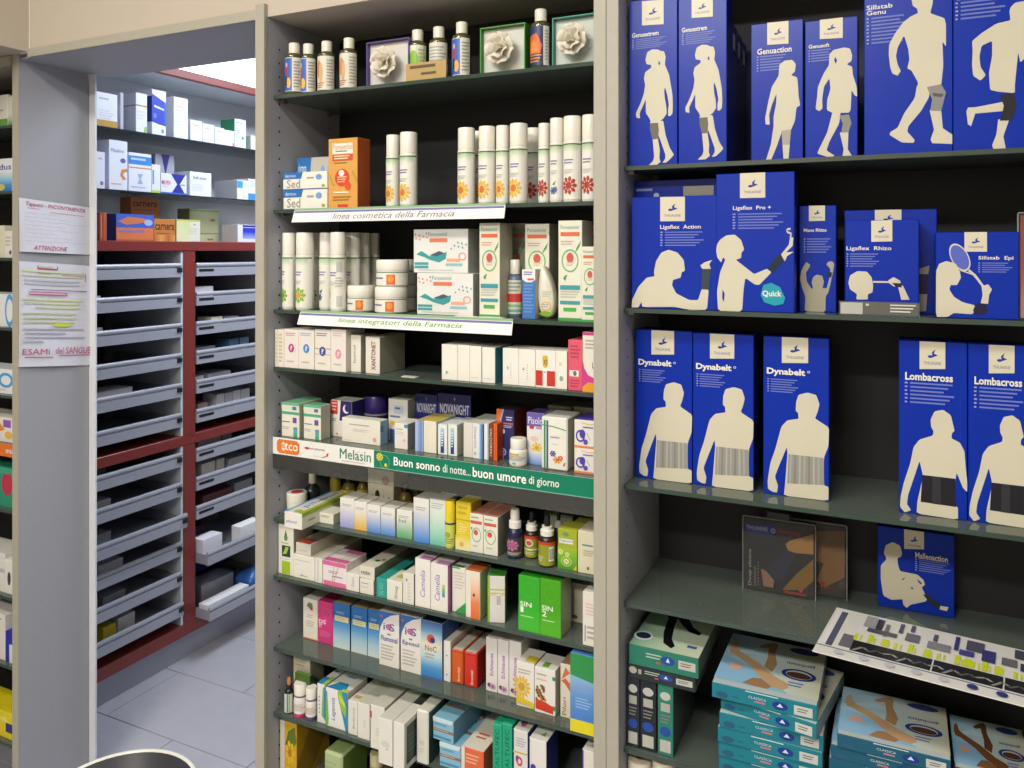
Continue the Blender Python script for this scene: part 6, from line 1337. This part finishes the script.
TE, GN = '1f7a8a', '2f6a58'
def hose(x0, x1, z, h, label, Y=.03, d=.2, rot=0.0, c=TE, top=None, front=None, w=None, side='8a9aa0', dark=False, sideart=None):
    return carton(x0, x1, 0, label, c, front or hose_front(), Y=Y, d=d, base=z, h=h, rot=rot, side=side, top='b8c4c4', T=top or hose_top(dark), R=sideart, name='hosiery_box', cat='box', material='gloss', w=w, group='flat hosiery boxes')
z = ZS['R5']; hb = .0335
labs = ['teal hosiery box at the very bottom of the tall teal stack', 'teal hosiery box second from the bottom of the tall stack', 'teal hosiery box in the middle of the tall stack', 'teal hosiery box third from the top of the tall stack', 'teal hosiery box second from the top, turned askew in the tall stack', 'teal hosiery box on top of the tall stack, with crossed legs']
xs = [(98, 628), (96, 632), (92, 635), (100, 640), (108, 604), (62, 607)]
ztop = z_at(PY(375), x_at(PX(330), .03), .03)
hb = (ztop - z) / 6 - .0007
for k in range(6):
    a, b = xs[k]
    hose(a, b, z + .0003 + k * (hb + .0007), hb, labs[k], Y=(.045, .04, .036, .034, .045, .026)[k], rot=(0, 0, 0, 1, -9, 0)[k], d=.2)
# left group: green and dark boxes, two lying on three standing
fr(600, 600, 220, 1006)
def side_code(dark):
    return [('e', .5, .84, .34, .06, 'b8bcb4'), ('r', .2, .62, .8, .74, 'a8a89e'), ('l', .2, .44, .8, .58, 3, '7a7a78'), ('e', .5, .34, .36, .07, '2a4a9c'), ('r', .15, .05, .85, .22, 'b4b6ac')]
zb = z + .0003
H3 = None
hs = []
for (a, b, yt, c, lb, art) in ((122, 180, 350, '2a3038', 'dark hosiery box standing on edge beside the side panel', side_code(1)), (184, 256, 362, '262a30', 'dark hosiery box standing on edge in the middle', [(e[0],) + tuple(e[1:]) for e in side_code(1)]), (264, 334, 372, '2f7a68', 'green hosiery box standing on edge', side_code(0))):
    o = carton(a, b, yt, lb, c, art, Y=.04, d=.17, h=.13, base=zb, side='4a5450', top='3a4448', name='hosiery_box', cat='box', material='gloss', group='flat hosiery boxes'); hs.append(o)
GLEG = [('h', 0, .0, 1, 1, ['8ab49a', 'b8ccb0', 'c8d0b8']), ('p', [(.12, .97), (.34, .97), (.42, .78), (.46, .5), (.52, .25), (.62, .12), (.58, .07), (.44, .14), (.36, .34), (.31, .62), (.2, .82)], '16161c'), ('p', [(.26, .95), (.42, .93), (.58, .72), (.72, .55), (.88, .46), (.86, .41), (.7, .44), (.52, .58), (.36, .76)], '16161c'), ('e', .12, .2, .14, .09, 'd8dcd8'), ('e', .12, .2, .11, .06, '22304a'), ('l', .78, .1, .95, .2, 1, '4a5a9a'), ('r', .05, .42, .16, .46, 'c8a898')]
def gfront(dk): return [('l', .25, .45, .5, .75, 2, 'a8bcb0'), ('e', .57, .55, .1, .22, '2a4a9c'), ('p', [(.54, .48), (.57, .7), (.6, .48)], 'd0d8e8'), ('r', .72, .3, .96, .72, 'b8bab2'), ('l', .75, .4, .92, .62, 2, '6a6a68'), ('r', .4, .3, .46, .4, 'b05a5a')]
zl = zb + .1308
hose(130, 436, zl, .026, 'dark hosiery box lying across the standing ones', Y=.036, c='2c3436', front=[('e', .07, .6, .06, .25, 'a8aca4'), ('r', .15, .4, .2, .75, '9a9c94')] + gfront(1), side='5a6258', d=.2, top=GLEG)
hose(133, 450, zl + .0267, .037, 'green hosiery box with black stocking legs, lying on the dark one', Y=.034, c='2f7864', front=gfront(0), side='6a7a6a', top=GLEG, d=.21)
# right group
fr(804, 600, 220, 1006)
LEGD = hose_top(True)
zc0 = z + .0003
n_ = 5; ztop = z_at(PY(668), x_at(PX(400), .04), .04)
hh = (ztop - z) / n_ - .0007
rl = ['teal hosiery box at the bottom of the stack under the chart', 'teal hosiery box second from the bottom, under the chart', 'teal hosiery box in the middle of the stack under the chart', 'teal hosiery box just below the top one, under the chart', 'teal hosiery box topping the stack under the chart, legs crossed']
for k in range(n_):
    hose((118, 118, 114, 124, 152)[k], (640, 636, 646, 640, 672)[k], zc0 + k * (hh + .0007), hh, rl[k], Y=(.05, .048, .046, .045, .04)[k], d=.16, c='1f5a72', rot=0)
n2 = 4; zt2 = z_at(PY(800), x_at(PX(830), .05), .05); h2 = (zt2 - z) / n2 - .0007
for k in range(n2):
    hose(690, 1060, zc0 + k * (h2 + .0007), h2, ('hosiery box at the bottom of the low dark stack', 'hosiery box second in the low dark stack', 'hosiery box third in the low dark stack', 'hosiery box on top of the low dark stack')[k], Y=.05 + .003 * (k % 2), d=.16, c='1f4a5e', dark=True)
fr(600, 600, 220, 1006)
# R6: rolls of gauze just under the shelf
on('R6', 'white gauze rolls under the hosiery')
for a, b, lb in ((128, 238, 'white gauze roll beside the side panel, bottom shelf'), (240, 350, 'white gauze roll next to the first one, bottom shelf')):
    vessel(a, b, 722, lb, [('roll', 'matte', 'd0c8b4', [(.97, 0), (1, .02), (1, .97), (.96, 1.0, 'cfc7b2')]), ('core', 'matte', '9a6a4a', [(.35, 1.001), (.35, 1.012)])], Y=.06, name='gauze_roll', cat='roll')
# ================================================================ stock room: cartons on the glass shelves of the red cabinet
XF = XC - .012
def shelfbox(x0, x1, yt, label, c='dfe2ee', art=None, d=.07, X=XF, L=None, **k):
    return carton(x0, x1, yt, label, c, art, d=d, rot=90, X0=X, L=L, group='cartons on the stock room shelves', **k)
on('B2')
fr(90, 80, 90, 1024)
SM = [('l', .12, .75, .7, .86, 1, 'b0b4c4'), ('l', .12, .2, .8, .5, 4, 'd0d2de')]
shelfbox(72, 312, 150, 'white carton with a gold foot at the near end of the top glass shelf', 'dfe4f2', [('r', 0, 0, 1, .2, 'b8923a')] + SM, d=.06)
shelfbox(345, 382, 145, 'thin grey carton behind the gold-footed one', 'b4b8c6', [], d=.08, X=XF - .02)
shelfbox(522, 650, 152, 'white carton with a gold line and a lime mark', 'dfe4f2', [('r', 0, .66, 1, .70, 'a89a5a'), ('e', .85, .08, .12, .09, '8ac83a'), ('l', .1, .3, .8, .55, 3, 'cfd3e0')], d=.10, L=[('r', 0, .66, 1, .69, '9a9478')])
shelfbox(706, 865, 118, 'white and bright blue carton with a starry picture', 'dfe4f4', [('p', [(.0, .28), (.5, .24), (1, .22), (1, .74), (.5, .82), (0, .9)], '1f3fc0'), ('h', .8, .25, 1, .74, ['1f3fc0', '3a6ad8']), ('p', [(.15, .66), (.85, .60), (.85, .56), (.15, .61)], 'cfdcf4'), ('e', .2, .42, .12, .06, '4a7ad8'), ('e', .75, .1, .1, .05, '8a8ad0')], d=.07, L=[('r', 0, .28, 1, .85, '26348c')])
fr(170, 80, 90, 1024)
shelfbox(42, 205, 202, 'tall white carton with pale pink print', 'dfe2ee', [('l', .15, .74, .85, .80, 1, 'd8a8b8'), ('l', .15, .64, .8, .70, 1, 'e0c4cc'), ('l', .15, .2, .7, .5, 4, 'd0d4de')], d=.08)
for k, (a, b, yt, lb) in enumerate(((232, 366, 462, 'small white carton with a pink word, first of three'), (370, 503, 505, 'small white carton with a pink word, middle of three'), (509, 616, 543, 'small white carton with a pink word, last of three'))):
    shelfbox(a, b, yt, lb, 'dfe0ea', [('l', .18, .68, .85, .8, 1, 'd8a0b0'), ('l', .3, .1, .7, .5, 3, 'd6d8e0')], d=.07)
shelfbox(618, 733, 575, 'small white carton with a pink corner, beside the pink-word three', 'dfe0ea', [('r', .8, 0, 1, .25, 'd878a0'), ('l', .1, .75, .8, .85, 1, 'b8bccc')], d=.07)
shelfbox(737, 863, 450, 'white carton with a green side and pale green drops', 'dfe6ec', [('l', .1, .82, .8, .9, 1, '8a98a0'), ('e', .3, .5, .16, .14, 'b0dcc8'), ('e', .7, .35, .12, .06, '4a9a8a'), ('g', .1, .05, .6, .4, ['dfe6ec', 'c0e4d8'])], d=.08, side='2a8a5e')
shelfbox(920, 1010, 640, 'white carton at the far end of the top glass shelf', 'dfe2ec', [], d=.08)
on('B1')
fr(90, 130, 90, 576)
shelfbox(42, 96, 140, 'white carton with a small purple mark at the near end', 'dde0f0', [('l', .2, .75, .8, .85, 1, 'b0b0cc'), ('e', .6, .15, .2, .06, '7a74b0')], d=.06)
shelfbox(121, 240, 68, 'tall white carton with an orange swirl', 'e0e4f2', [('t', 'Maalox', .1, .76, .8, .83, '5a62a0', {}), ('e', .75, .6, .15, .05, '5a62b0'), ('p', [(.6, .3), (.68, .42), (.95, .45), (1, .38), (.85, .38), (.75, .32), (.95, .22), (.75, .22)], 'dd8a3a'), ('l', .1, .08, .8, .14, 1, 'd8b8a0')], d=.11)
shelfbox(247, 393, 150, 'white carton with a blue band and an hourglass mark', 'e0e4f2', [('r', 0, .70, 1, .92, '3a86dc'), ('l', .1, .76, .9, .88, 1, 'b0d0f0'), ('r', .02, .60, 1, .63, 'd08a5a'), ('p', [(.38, .46), (.62, .46), (.52, .33), (.62, .2), (.38, .2), (.48, .33)], '9ab4dc'), ('l', .1, .05, .9, .14, 1, 'b8c4dc')], d=.07)
shelfbox(395, 450, 222, 'narrow white carton with a lime foot', 'dfe2f0', [('r', 0, 0, 1, .09, 'c4d44a'), ('r', .1, .3, .25, .8, '7a7ac0')], d=.05)
shelfbox(418, 540, 158, 'grey carton with a dark hourglass pattern standing behind', '9a9aa6', [('p', [(.3, 1), (.75, 1), (.55, .55), (.75, .1), (.3, .1), (.5, .55)], '2a2a72')], d=.05, X=XF - .075)
fr(170, 150, 90, 691)
shelfbox(-70, 128, 185, 'white carton with a purple bow-tie pattern and green word', 'e0e2f0', [('p', [(.38, 1), (.95, 1), (.72, .5), (.95, .0), (.38, 0), (.62, .5)], '2a2fa0'), ('t', 'MILPEN', .03, .45, .36, .65, 'c8408a', {'b': .012}), ('l', .74, .42, .98, .52, 1, '4fa05a'), ('r', 0, 0, 1, .08, '3a6ad0'), ('l', .05, .3, .35, .36, 1, 'd0d85a')], d=.06)
shelfbox(152, 318, 172, 'big white carton with two dark words', 'e2e5f0', [('t', 'Soft dose', .15, .70, .75, .82, '4a5078', {'b': .012}), ('l', .1, .2, .7, .5, 4, 'd0d4e0')], d=.12)
shelfbox(516, 600, 235, 'white carton with a sky blue square in the row end', 'dfe4f0', [('r', .02, .60, .5, .96, '3a9ae0'), ('r', .55, .05, .6, .95, 'c0c8d8')], d=.13)
shelfbox(602, 700, 225, 'white carton with a blue foot next to the sky blue square', 'dfe4f0', [('r', 0, 0, .8, .32, '3a90e0'), ('l', .1, .6, .8, .9, 4, 'c0c8dc')], d=.08)
on('B0')
fr(90, 130, 90, 576)
shelfbox(62, 82, 530, 'narrow red-brown carton at the near end of the counter', 'a8502e', [('r', .3, .1, .7, .9, 'c8785a')], d=.05)
shelfbox(84, 108, 530, 'narrow orange carton beside the red-brown one', 'b85a34', [], d=.05)
shelfbox(168, 408, 540, 'blue and orange carton lying on the red counter', 'd87a4a', [('r', 0, .5, 1, 1, '3f62c8'), ('p', [(.05, .72), (.3, .9), (.7, .86), (.95, .78), (.6, .66), (.25, .6)], 'cf7a54'), ('l', .06, .25, .9, .42, 1, '8a7ac0'), ('r', .0, 0, 1, .05, 'b85a34'), ('e', .85, .7, .12, .12, 'a8b8e0')], d=.055, side='3058c0')
z_ = CUR['z']
shelfbox(210, 440, 552, 'orange carton lying at the back under another orange one', 'b07848', [], d=.06, X=XF - .09)
zb_ = CUR['last']
shelfbox(262, 442, 436, 'orange carton with a dark word, stacked at the back', 'b8804a', [('t', 'carnera', .05, .52, .92, .78, '4a2a1e', {'b': .012}), ('l', .1, .28, .9, .36, 1, '8a5a34'), ('g', 0, 0, 1, .25, ['d0a060', 'b8804a'])], d=.06, X=XF - .09, base=zb_)
shelfbox(410, 545, 570, 'orange carton with a dark word in front on the counter', 'c87c3a', [('t', 'carnera', .05, .5, .95, .76, '3a2218', {'b': .012}), ('l', .1, .3, .9, .38, 1, '8a5028'), ('h', 0, 0, 1, .28, ['b8682e', 'dca05a', 'b8682e', 'dca05a'])], d=.055)
fr(170, 150, 90, 691)
shelfbox(50, 232, 535, 'pale yellow and white carton beside the orange ones', 'dfe0d0', [('g', 0, 0, .55, 1, ['e0e2b8', 'd8dc9a']), ('r', 0, .92, 1, 1, 'c4c86a'), ('e', .75, .78, .05, .03, 'c08a8a'), ('l', .5, .3, .9, .6, 3, 'd0d0c8')], d=.06)
shelfbox(150, 375, 640, 'pale olive carton at the back of the counter, lower one', 'b8ba92', [('r', .6, .2, .8, .4, 'a06a5a'), ('r', 0, .9, 1, 1, '9a9c6a')], d=.07, X=XF - .10)
shelfbox(150, 375, 455, 'pale olive carton at the back of the counter, upper one', 'b4b68a', [('r', .7, .5, .86, .6, 'a06a5a'), ('r', 0, .9, 1, .96, '8a9472')], d=.07, X=XF - .10, base=CUR['last'])
shelfbox(520, 690, 575, 'white carton with a deep blue panel at the end of the counter', 'dfe2ec', [('g', .22, .2, 1, .98, ['a0a8e0', '2a3ad0', '1a26b4']), ('r', .22, .82, 1, .86, 'c8c07a')], d=.09)

# ================================================================ papers taped to the passage side of the left panel
def paper(corners, label, els, name='paper_notice', tape=()):
    Xp = XPL1 + .0035
    P = []
    for (u, v) in corners:                                     # TL, TR, BR, BL
        y = y_on_plane_x(u, Xp); P.append(Vector((Xp, y, z_at(v, Xp, y))))
    o0 = P[3].copy()
    loc = [p - o0 for p in P]
    # slightly curled sheet
    n = 10; v, f = [], []
    def pt(u, w, e):
        top = loc[0].lerp(loc[1], u); bot = loc[3].lerp(loc[2], u); q = bot.lerp(top, w)
        return (q.x + e + .0022 * math.sin(math.pi * u) * (1 - w) + .0008 * math.sin(5 * u + 3 * w), q.y, q.z)
    for side in (0, -.0004):
        for j in range(n + 1):
            for i in range(n + 1): v.append(pt(i / n, j / n, side))
    m = (n + 1) ** 2
    for j in range(n):
        for i in range(n):
            a = j * (n + 1) + i; f.append((a, a + 1, a + n + 2, a + n + 1)); f.append((m + a, m + a + n + 1, m + a + n + 2, m + a + 1))
    o = put(name, mesh(name, v, f, [C('d9dae6')] * len(f), True), M['matte'], loc=o0)
    tag(o, label, 'paper')
    paint(o, [(lambda u, w, e: pt(u, w, e + .0005), els, False)], M['matte'])
    for (u, w, du, dw) in tape:
        vv = [pt(u, w, .0012), pt(u + du, w, .0012), pt(u + du, w + dw, .0012), pt(u, w + dw, .0012)]
        put('tape_strip', mesh('tape_strip', vv, [(0, 1, 2, 3)], [C('dedcd2')]), M['plastic'], o)
    return o
def scribble(u0, v0, u1, n, c, seed, amp=.012):
    random.seed(seed); pts = [(u0 + (u1 - u0) * k / n, v0 + amp * random.uniform(-1, 1)) for k in range(n + 1)]
    return ('s', pts, .004, c)
RD = 'b8386a'
els1 = [T('Tappetti - INCONTINENZA', .08, .85, .88, .95, RD, sl=.02, b=.002), ('r', .1, .825, .27, .832, RD), ('r', .4, .79, .86, .797, RD), T('ATTENZIONE', .18, .05, .62, .13, RD, sl=.03, b=.002)]
for k in range(8): els1.append(scribble(.06, .74 - .075 * k, .5 + .4 * ((k * 7) % 5) / 4, 26, 'a6a8ba', k))
paper([(18.9, 197.5), (93.2, 208), (92.8, 255), (19.4, 251.5)], 'white handwritten notice with red heading, taped above another sheet', els1, tape=((.93, 0, .07, 1.0), (0, 0, .025, .45)))
els2 = [('s', [(.24, .97), (.24, .94), (.5, .94), (.5, .97)], .012, RD), ('l', .26, .945, .48, .965, 1, 'c0d08a')]
for k, (w_, a, b, c) in enumerate(((.905, .04, .86, 'd0dab0'), (.865, .04, .84, 'd0dab0'), (.82, .06, .8, 'c0c2d0'), (.785, .06, .8, 'c0c2d0'), (.635, .04, .84, 'd6e0a4'), (.60, .05, .8, 'd6e0a4'), (.56, .2, .8, 'd6e0a4'), (.50, .04, .75, 'd6e0a4'), (.455, .04, .75, 'd6e0a4'), (.415, .04, .72, 'd6e0a4'), (.35, .04, .85, 'c0c2d0'), (.31, .06, .6, 'c0c2d0'), (.27, .06, .86, 'c0c2d0'), (.23, .04, .3, 'c0c2d0'))):
    els2.append(('r', a, w_, b, w_ + .016, c)); els2.append(scribble(a, w_ + .008, b, 40, '9a9cae', 50 + k, .006))
els2 += [('e', .55, .40, .14, .016, 'd0dc3a'), ('r', .24, .895, .4, .90, RD), ('r', .55, .885, .86, .89, RD), ('s', [(.88, .83), (.88, .91)], .008, RD), ('r', .14, .735, .9, .742, '7a5a78'), ('s', [(.12, .69), (.62, .69), (.62, .715), (.12, .715), (.12, .69)], .007, RD), ('r', .13, .697, .61, .708, 'd4b8cc'),
         T('ESAMi', .035, .115, .38, .17, RD, sl=.02), T('del SANGUE', .46, .12, .95, .185, RD, sl=.02), ('r', .06, .085, .42, .093, RD), ('r', .5, .10, .94, .108, RD)]
paper([(18.9, 261), (92.8, 266), (93.4, 365), (18.8, 367)], 'white sheet with yellow highlights and large red words at its foot', els2, tape=((0, .1, .025, .85),))

# ================================================================ waste bin in the passage
Yb = -.056; Xb = ratio(116) * (Yb + D); zr = .34; rr = .187
t = thing('waste_bin', 'round waste bin with a white rim and dark inside, in the passage', 'bin', (Xb, Yb, 0))
nseg = 48
def shell(name, prof, c, m):
    v, f = [], []
    for (r_, z_) in prof:
        for k in range(nseg):
            a = 2 * math.pi * k / nseg; v.append((r_ * math.cos(a), r_ * math.sin(a), z_))
    for i in range(len(prof) - 1):
        for k in range(nseg):
            k2 = (k + 1) % nseg; f.append((i * nseg + k, i * nseg + k2, (i + 1) * nseg + k2, (i + 1) * nseg + k))
    return put(name, mesh(name, v, f, [C(c)] * len(f), True), M[m], t)
zr = z_at(753, Xb, Yb + rr)
shell('bin_wall', [(.0, .001), (rr * .72, .001), (rr * .97, zr - .004), (rr * .955, zr - .004), (rr * .70, .006), (0, .006)], '3a3a3e', 'plastic')
shell('rim', [(rr * .952, zr - .007), (rr * 1.0, zr - .007), (rr * 1.012, zr - .003), (rr * 1.0, zr), (rr * .965, zr), (rr * .952, zr - .007)], 'e2dfd2', 'plastic')

# ================================================================ left bay: what shows beside its end panel
fr(0, 0, 1024, 1024)
def lbox(sh, u0, u1, vt, label, c, art=None, Y=.045, d=.08, **k):
    on(sh); a1 = min(x_at(u1, Y), XPL0 - .003)
    a0 = x_at(u0, Y)
    return carton(u0, u1, vt, label, c, art, Y=Y, d=d, w=a1 - a0, ax_=a0, group='packs in the left bay', **k)
LN = [('l', .1, .2, .9, .8, 5, 'a8aaa8')]
lbox('L1', -32, 7.6, 97, 'white carton with a green foot in the left bay, top row', 'dcdccf', [('r', 0, 0, 1, .25, '6aa04a')] + LN)
lbox('L1', 8.2, 16, 96, 'white and green carton against the left bay end panel', 'd4d8c8', [('g', 0, 0, 1, .4, ['4a8a4a', 'd4d8c8'])])
lbox('L2', -60, 12, 161, 'white and blue carton with a dark word in the left bay', 'dfe2e4', [('g', 0, 0, 1, .62, ['2a6ab8', '4a90cc', 'a0c8e0', 'dfe2e4']), ('t', 'fdus', .8, .66, .99, .84, '3a4a9a', {'b': .012}), ('e', .86, .14, .05, .1, 'c8c060')])
lbox('L3', -40, 4.2, 226, 'cream carton in the left bay, third row', 'd4d0bc', LN)
lbox('L3', 4.6, 13, 231, 'white carton with a purple dot in the left bay, third row', 'dedbd0', [('e', .7, .2, .15, .08, '6a4a9a'), ('l', .1, .4, .8, .8, 3, 'b8b4b0')])
lbox('L4', -60, 12, 293, 'white carton with blue ovals in the left bay', 'dfe2e2', [('o', .76, .5, .07, .55, .3, '4aa0d8'), ('o', .97, .5, .06, .5, .3, '4aa0d8')])
lbox('L5', -60, 12, 366, 'white carton with linked blue rings in the left bay', 'dfe2e2', [('o', .74, .6, .1, .3, .35, '4a9ad0'), ('o', .92, .55, .1, .3, .35, '4a9ad0'), ('l', .6, .1, 1, .2, 1, 'c0c4c4')])
lbox('L6', -60, 12.5, 413, 'white carton with orange and purple shapes in the left bay', 'dedbd0', [('p', [(.7, .2), (.8, .9), (.9, .5)], 'd88a2e'), ('r', .88, .6, .98, .9, '8a5ab0'), ('e', .95, .3, .05, .15, 'e0b04a'), ('e', .78, .75, .05, .1, 'c84a4a')])
lbox('L7', -60, 12.5, 462, 'teal carton with a crimson disc in the left bay', '2a8a6e', [('e', .93, .6, .07, .3, 'b82a4a'), ('r', 0, .85, 1, 1, '3a9a7a')])
lbox('L8', -60, 4.5, 545, 'white tilted-looking pack with a grey band in the left bay', 'd8d8d0', [('r', .2, .5, 1, .6, 'b0b0b8')] )
lbox('L8', 5, 13.4, 560, 'small white box with a dark mark in the left bay', 'dddcd2', [('e', .5, .45, .2, .2, '4a4a4a')])
lbox('L9', -60, 5, 605, 'white pack with small pink prints in the left bay', 'd9d4cc', [('e', .9, .5, .02, .05, 'c88a98'), ('e', .86, .8, .02, .05, 'c88a98'), ('s', [(.8, .85), (.95, .9)], .02, '4a86c8')])
lbox('L9', 5.4, 13.4, 632, 'royal blue and white pack in the left bay', '2a2f9a', [('r', .5, 0, 1, .6, 'd8d4cc')])
lbox('L10', -60, 13.6, 700, 'bright yellow carton in the left bay, bottom row', 'd8c81e', [('r', .9, .25, 1, .6, '3a2a6a'), ('p', [(.6, .7), (.9, .8), (.95, .6)], 'e0d85a')])
def lsign(sh, c, label):
    Y = .027; xa = x_at(-60, Y); w = XPL0 - .003 - xa
    o = put('shelf_sign', box_mesh('shelf_sign', 0, w, 0, .0014, -.034, .002, c), M['gloss'], loc=(xa, Y, ZS[sh]))
    tag(o, label, 'sign')
    paint(o, [(lambda u, v, e: (u * w, -e, -.034 + .036 * v), [T('mide', .86, .28, .99, .72, 'e8e0d4', b=.012)], False)])
lsign('L6', 'd8722e', 'orange shelf-edge sign with white letters in the left bay')
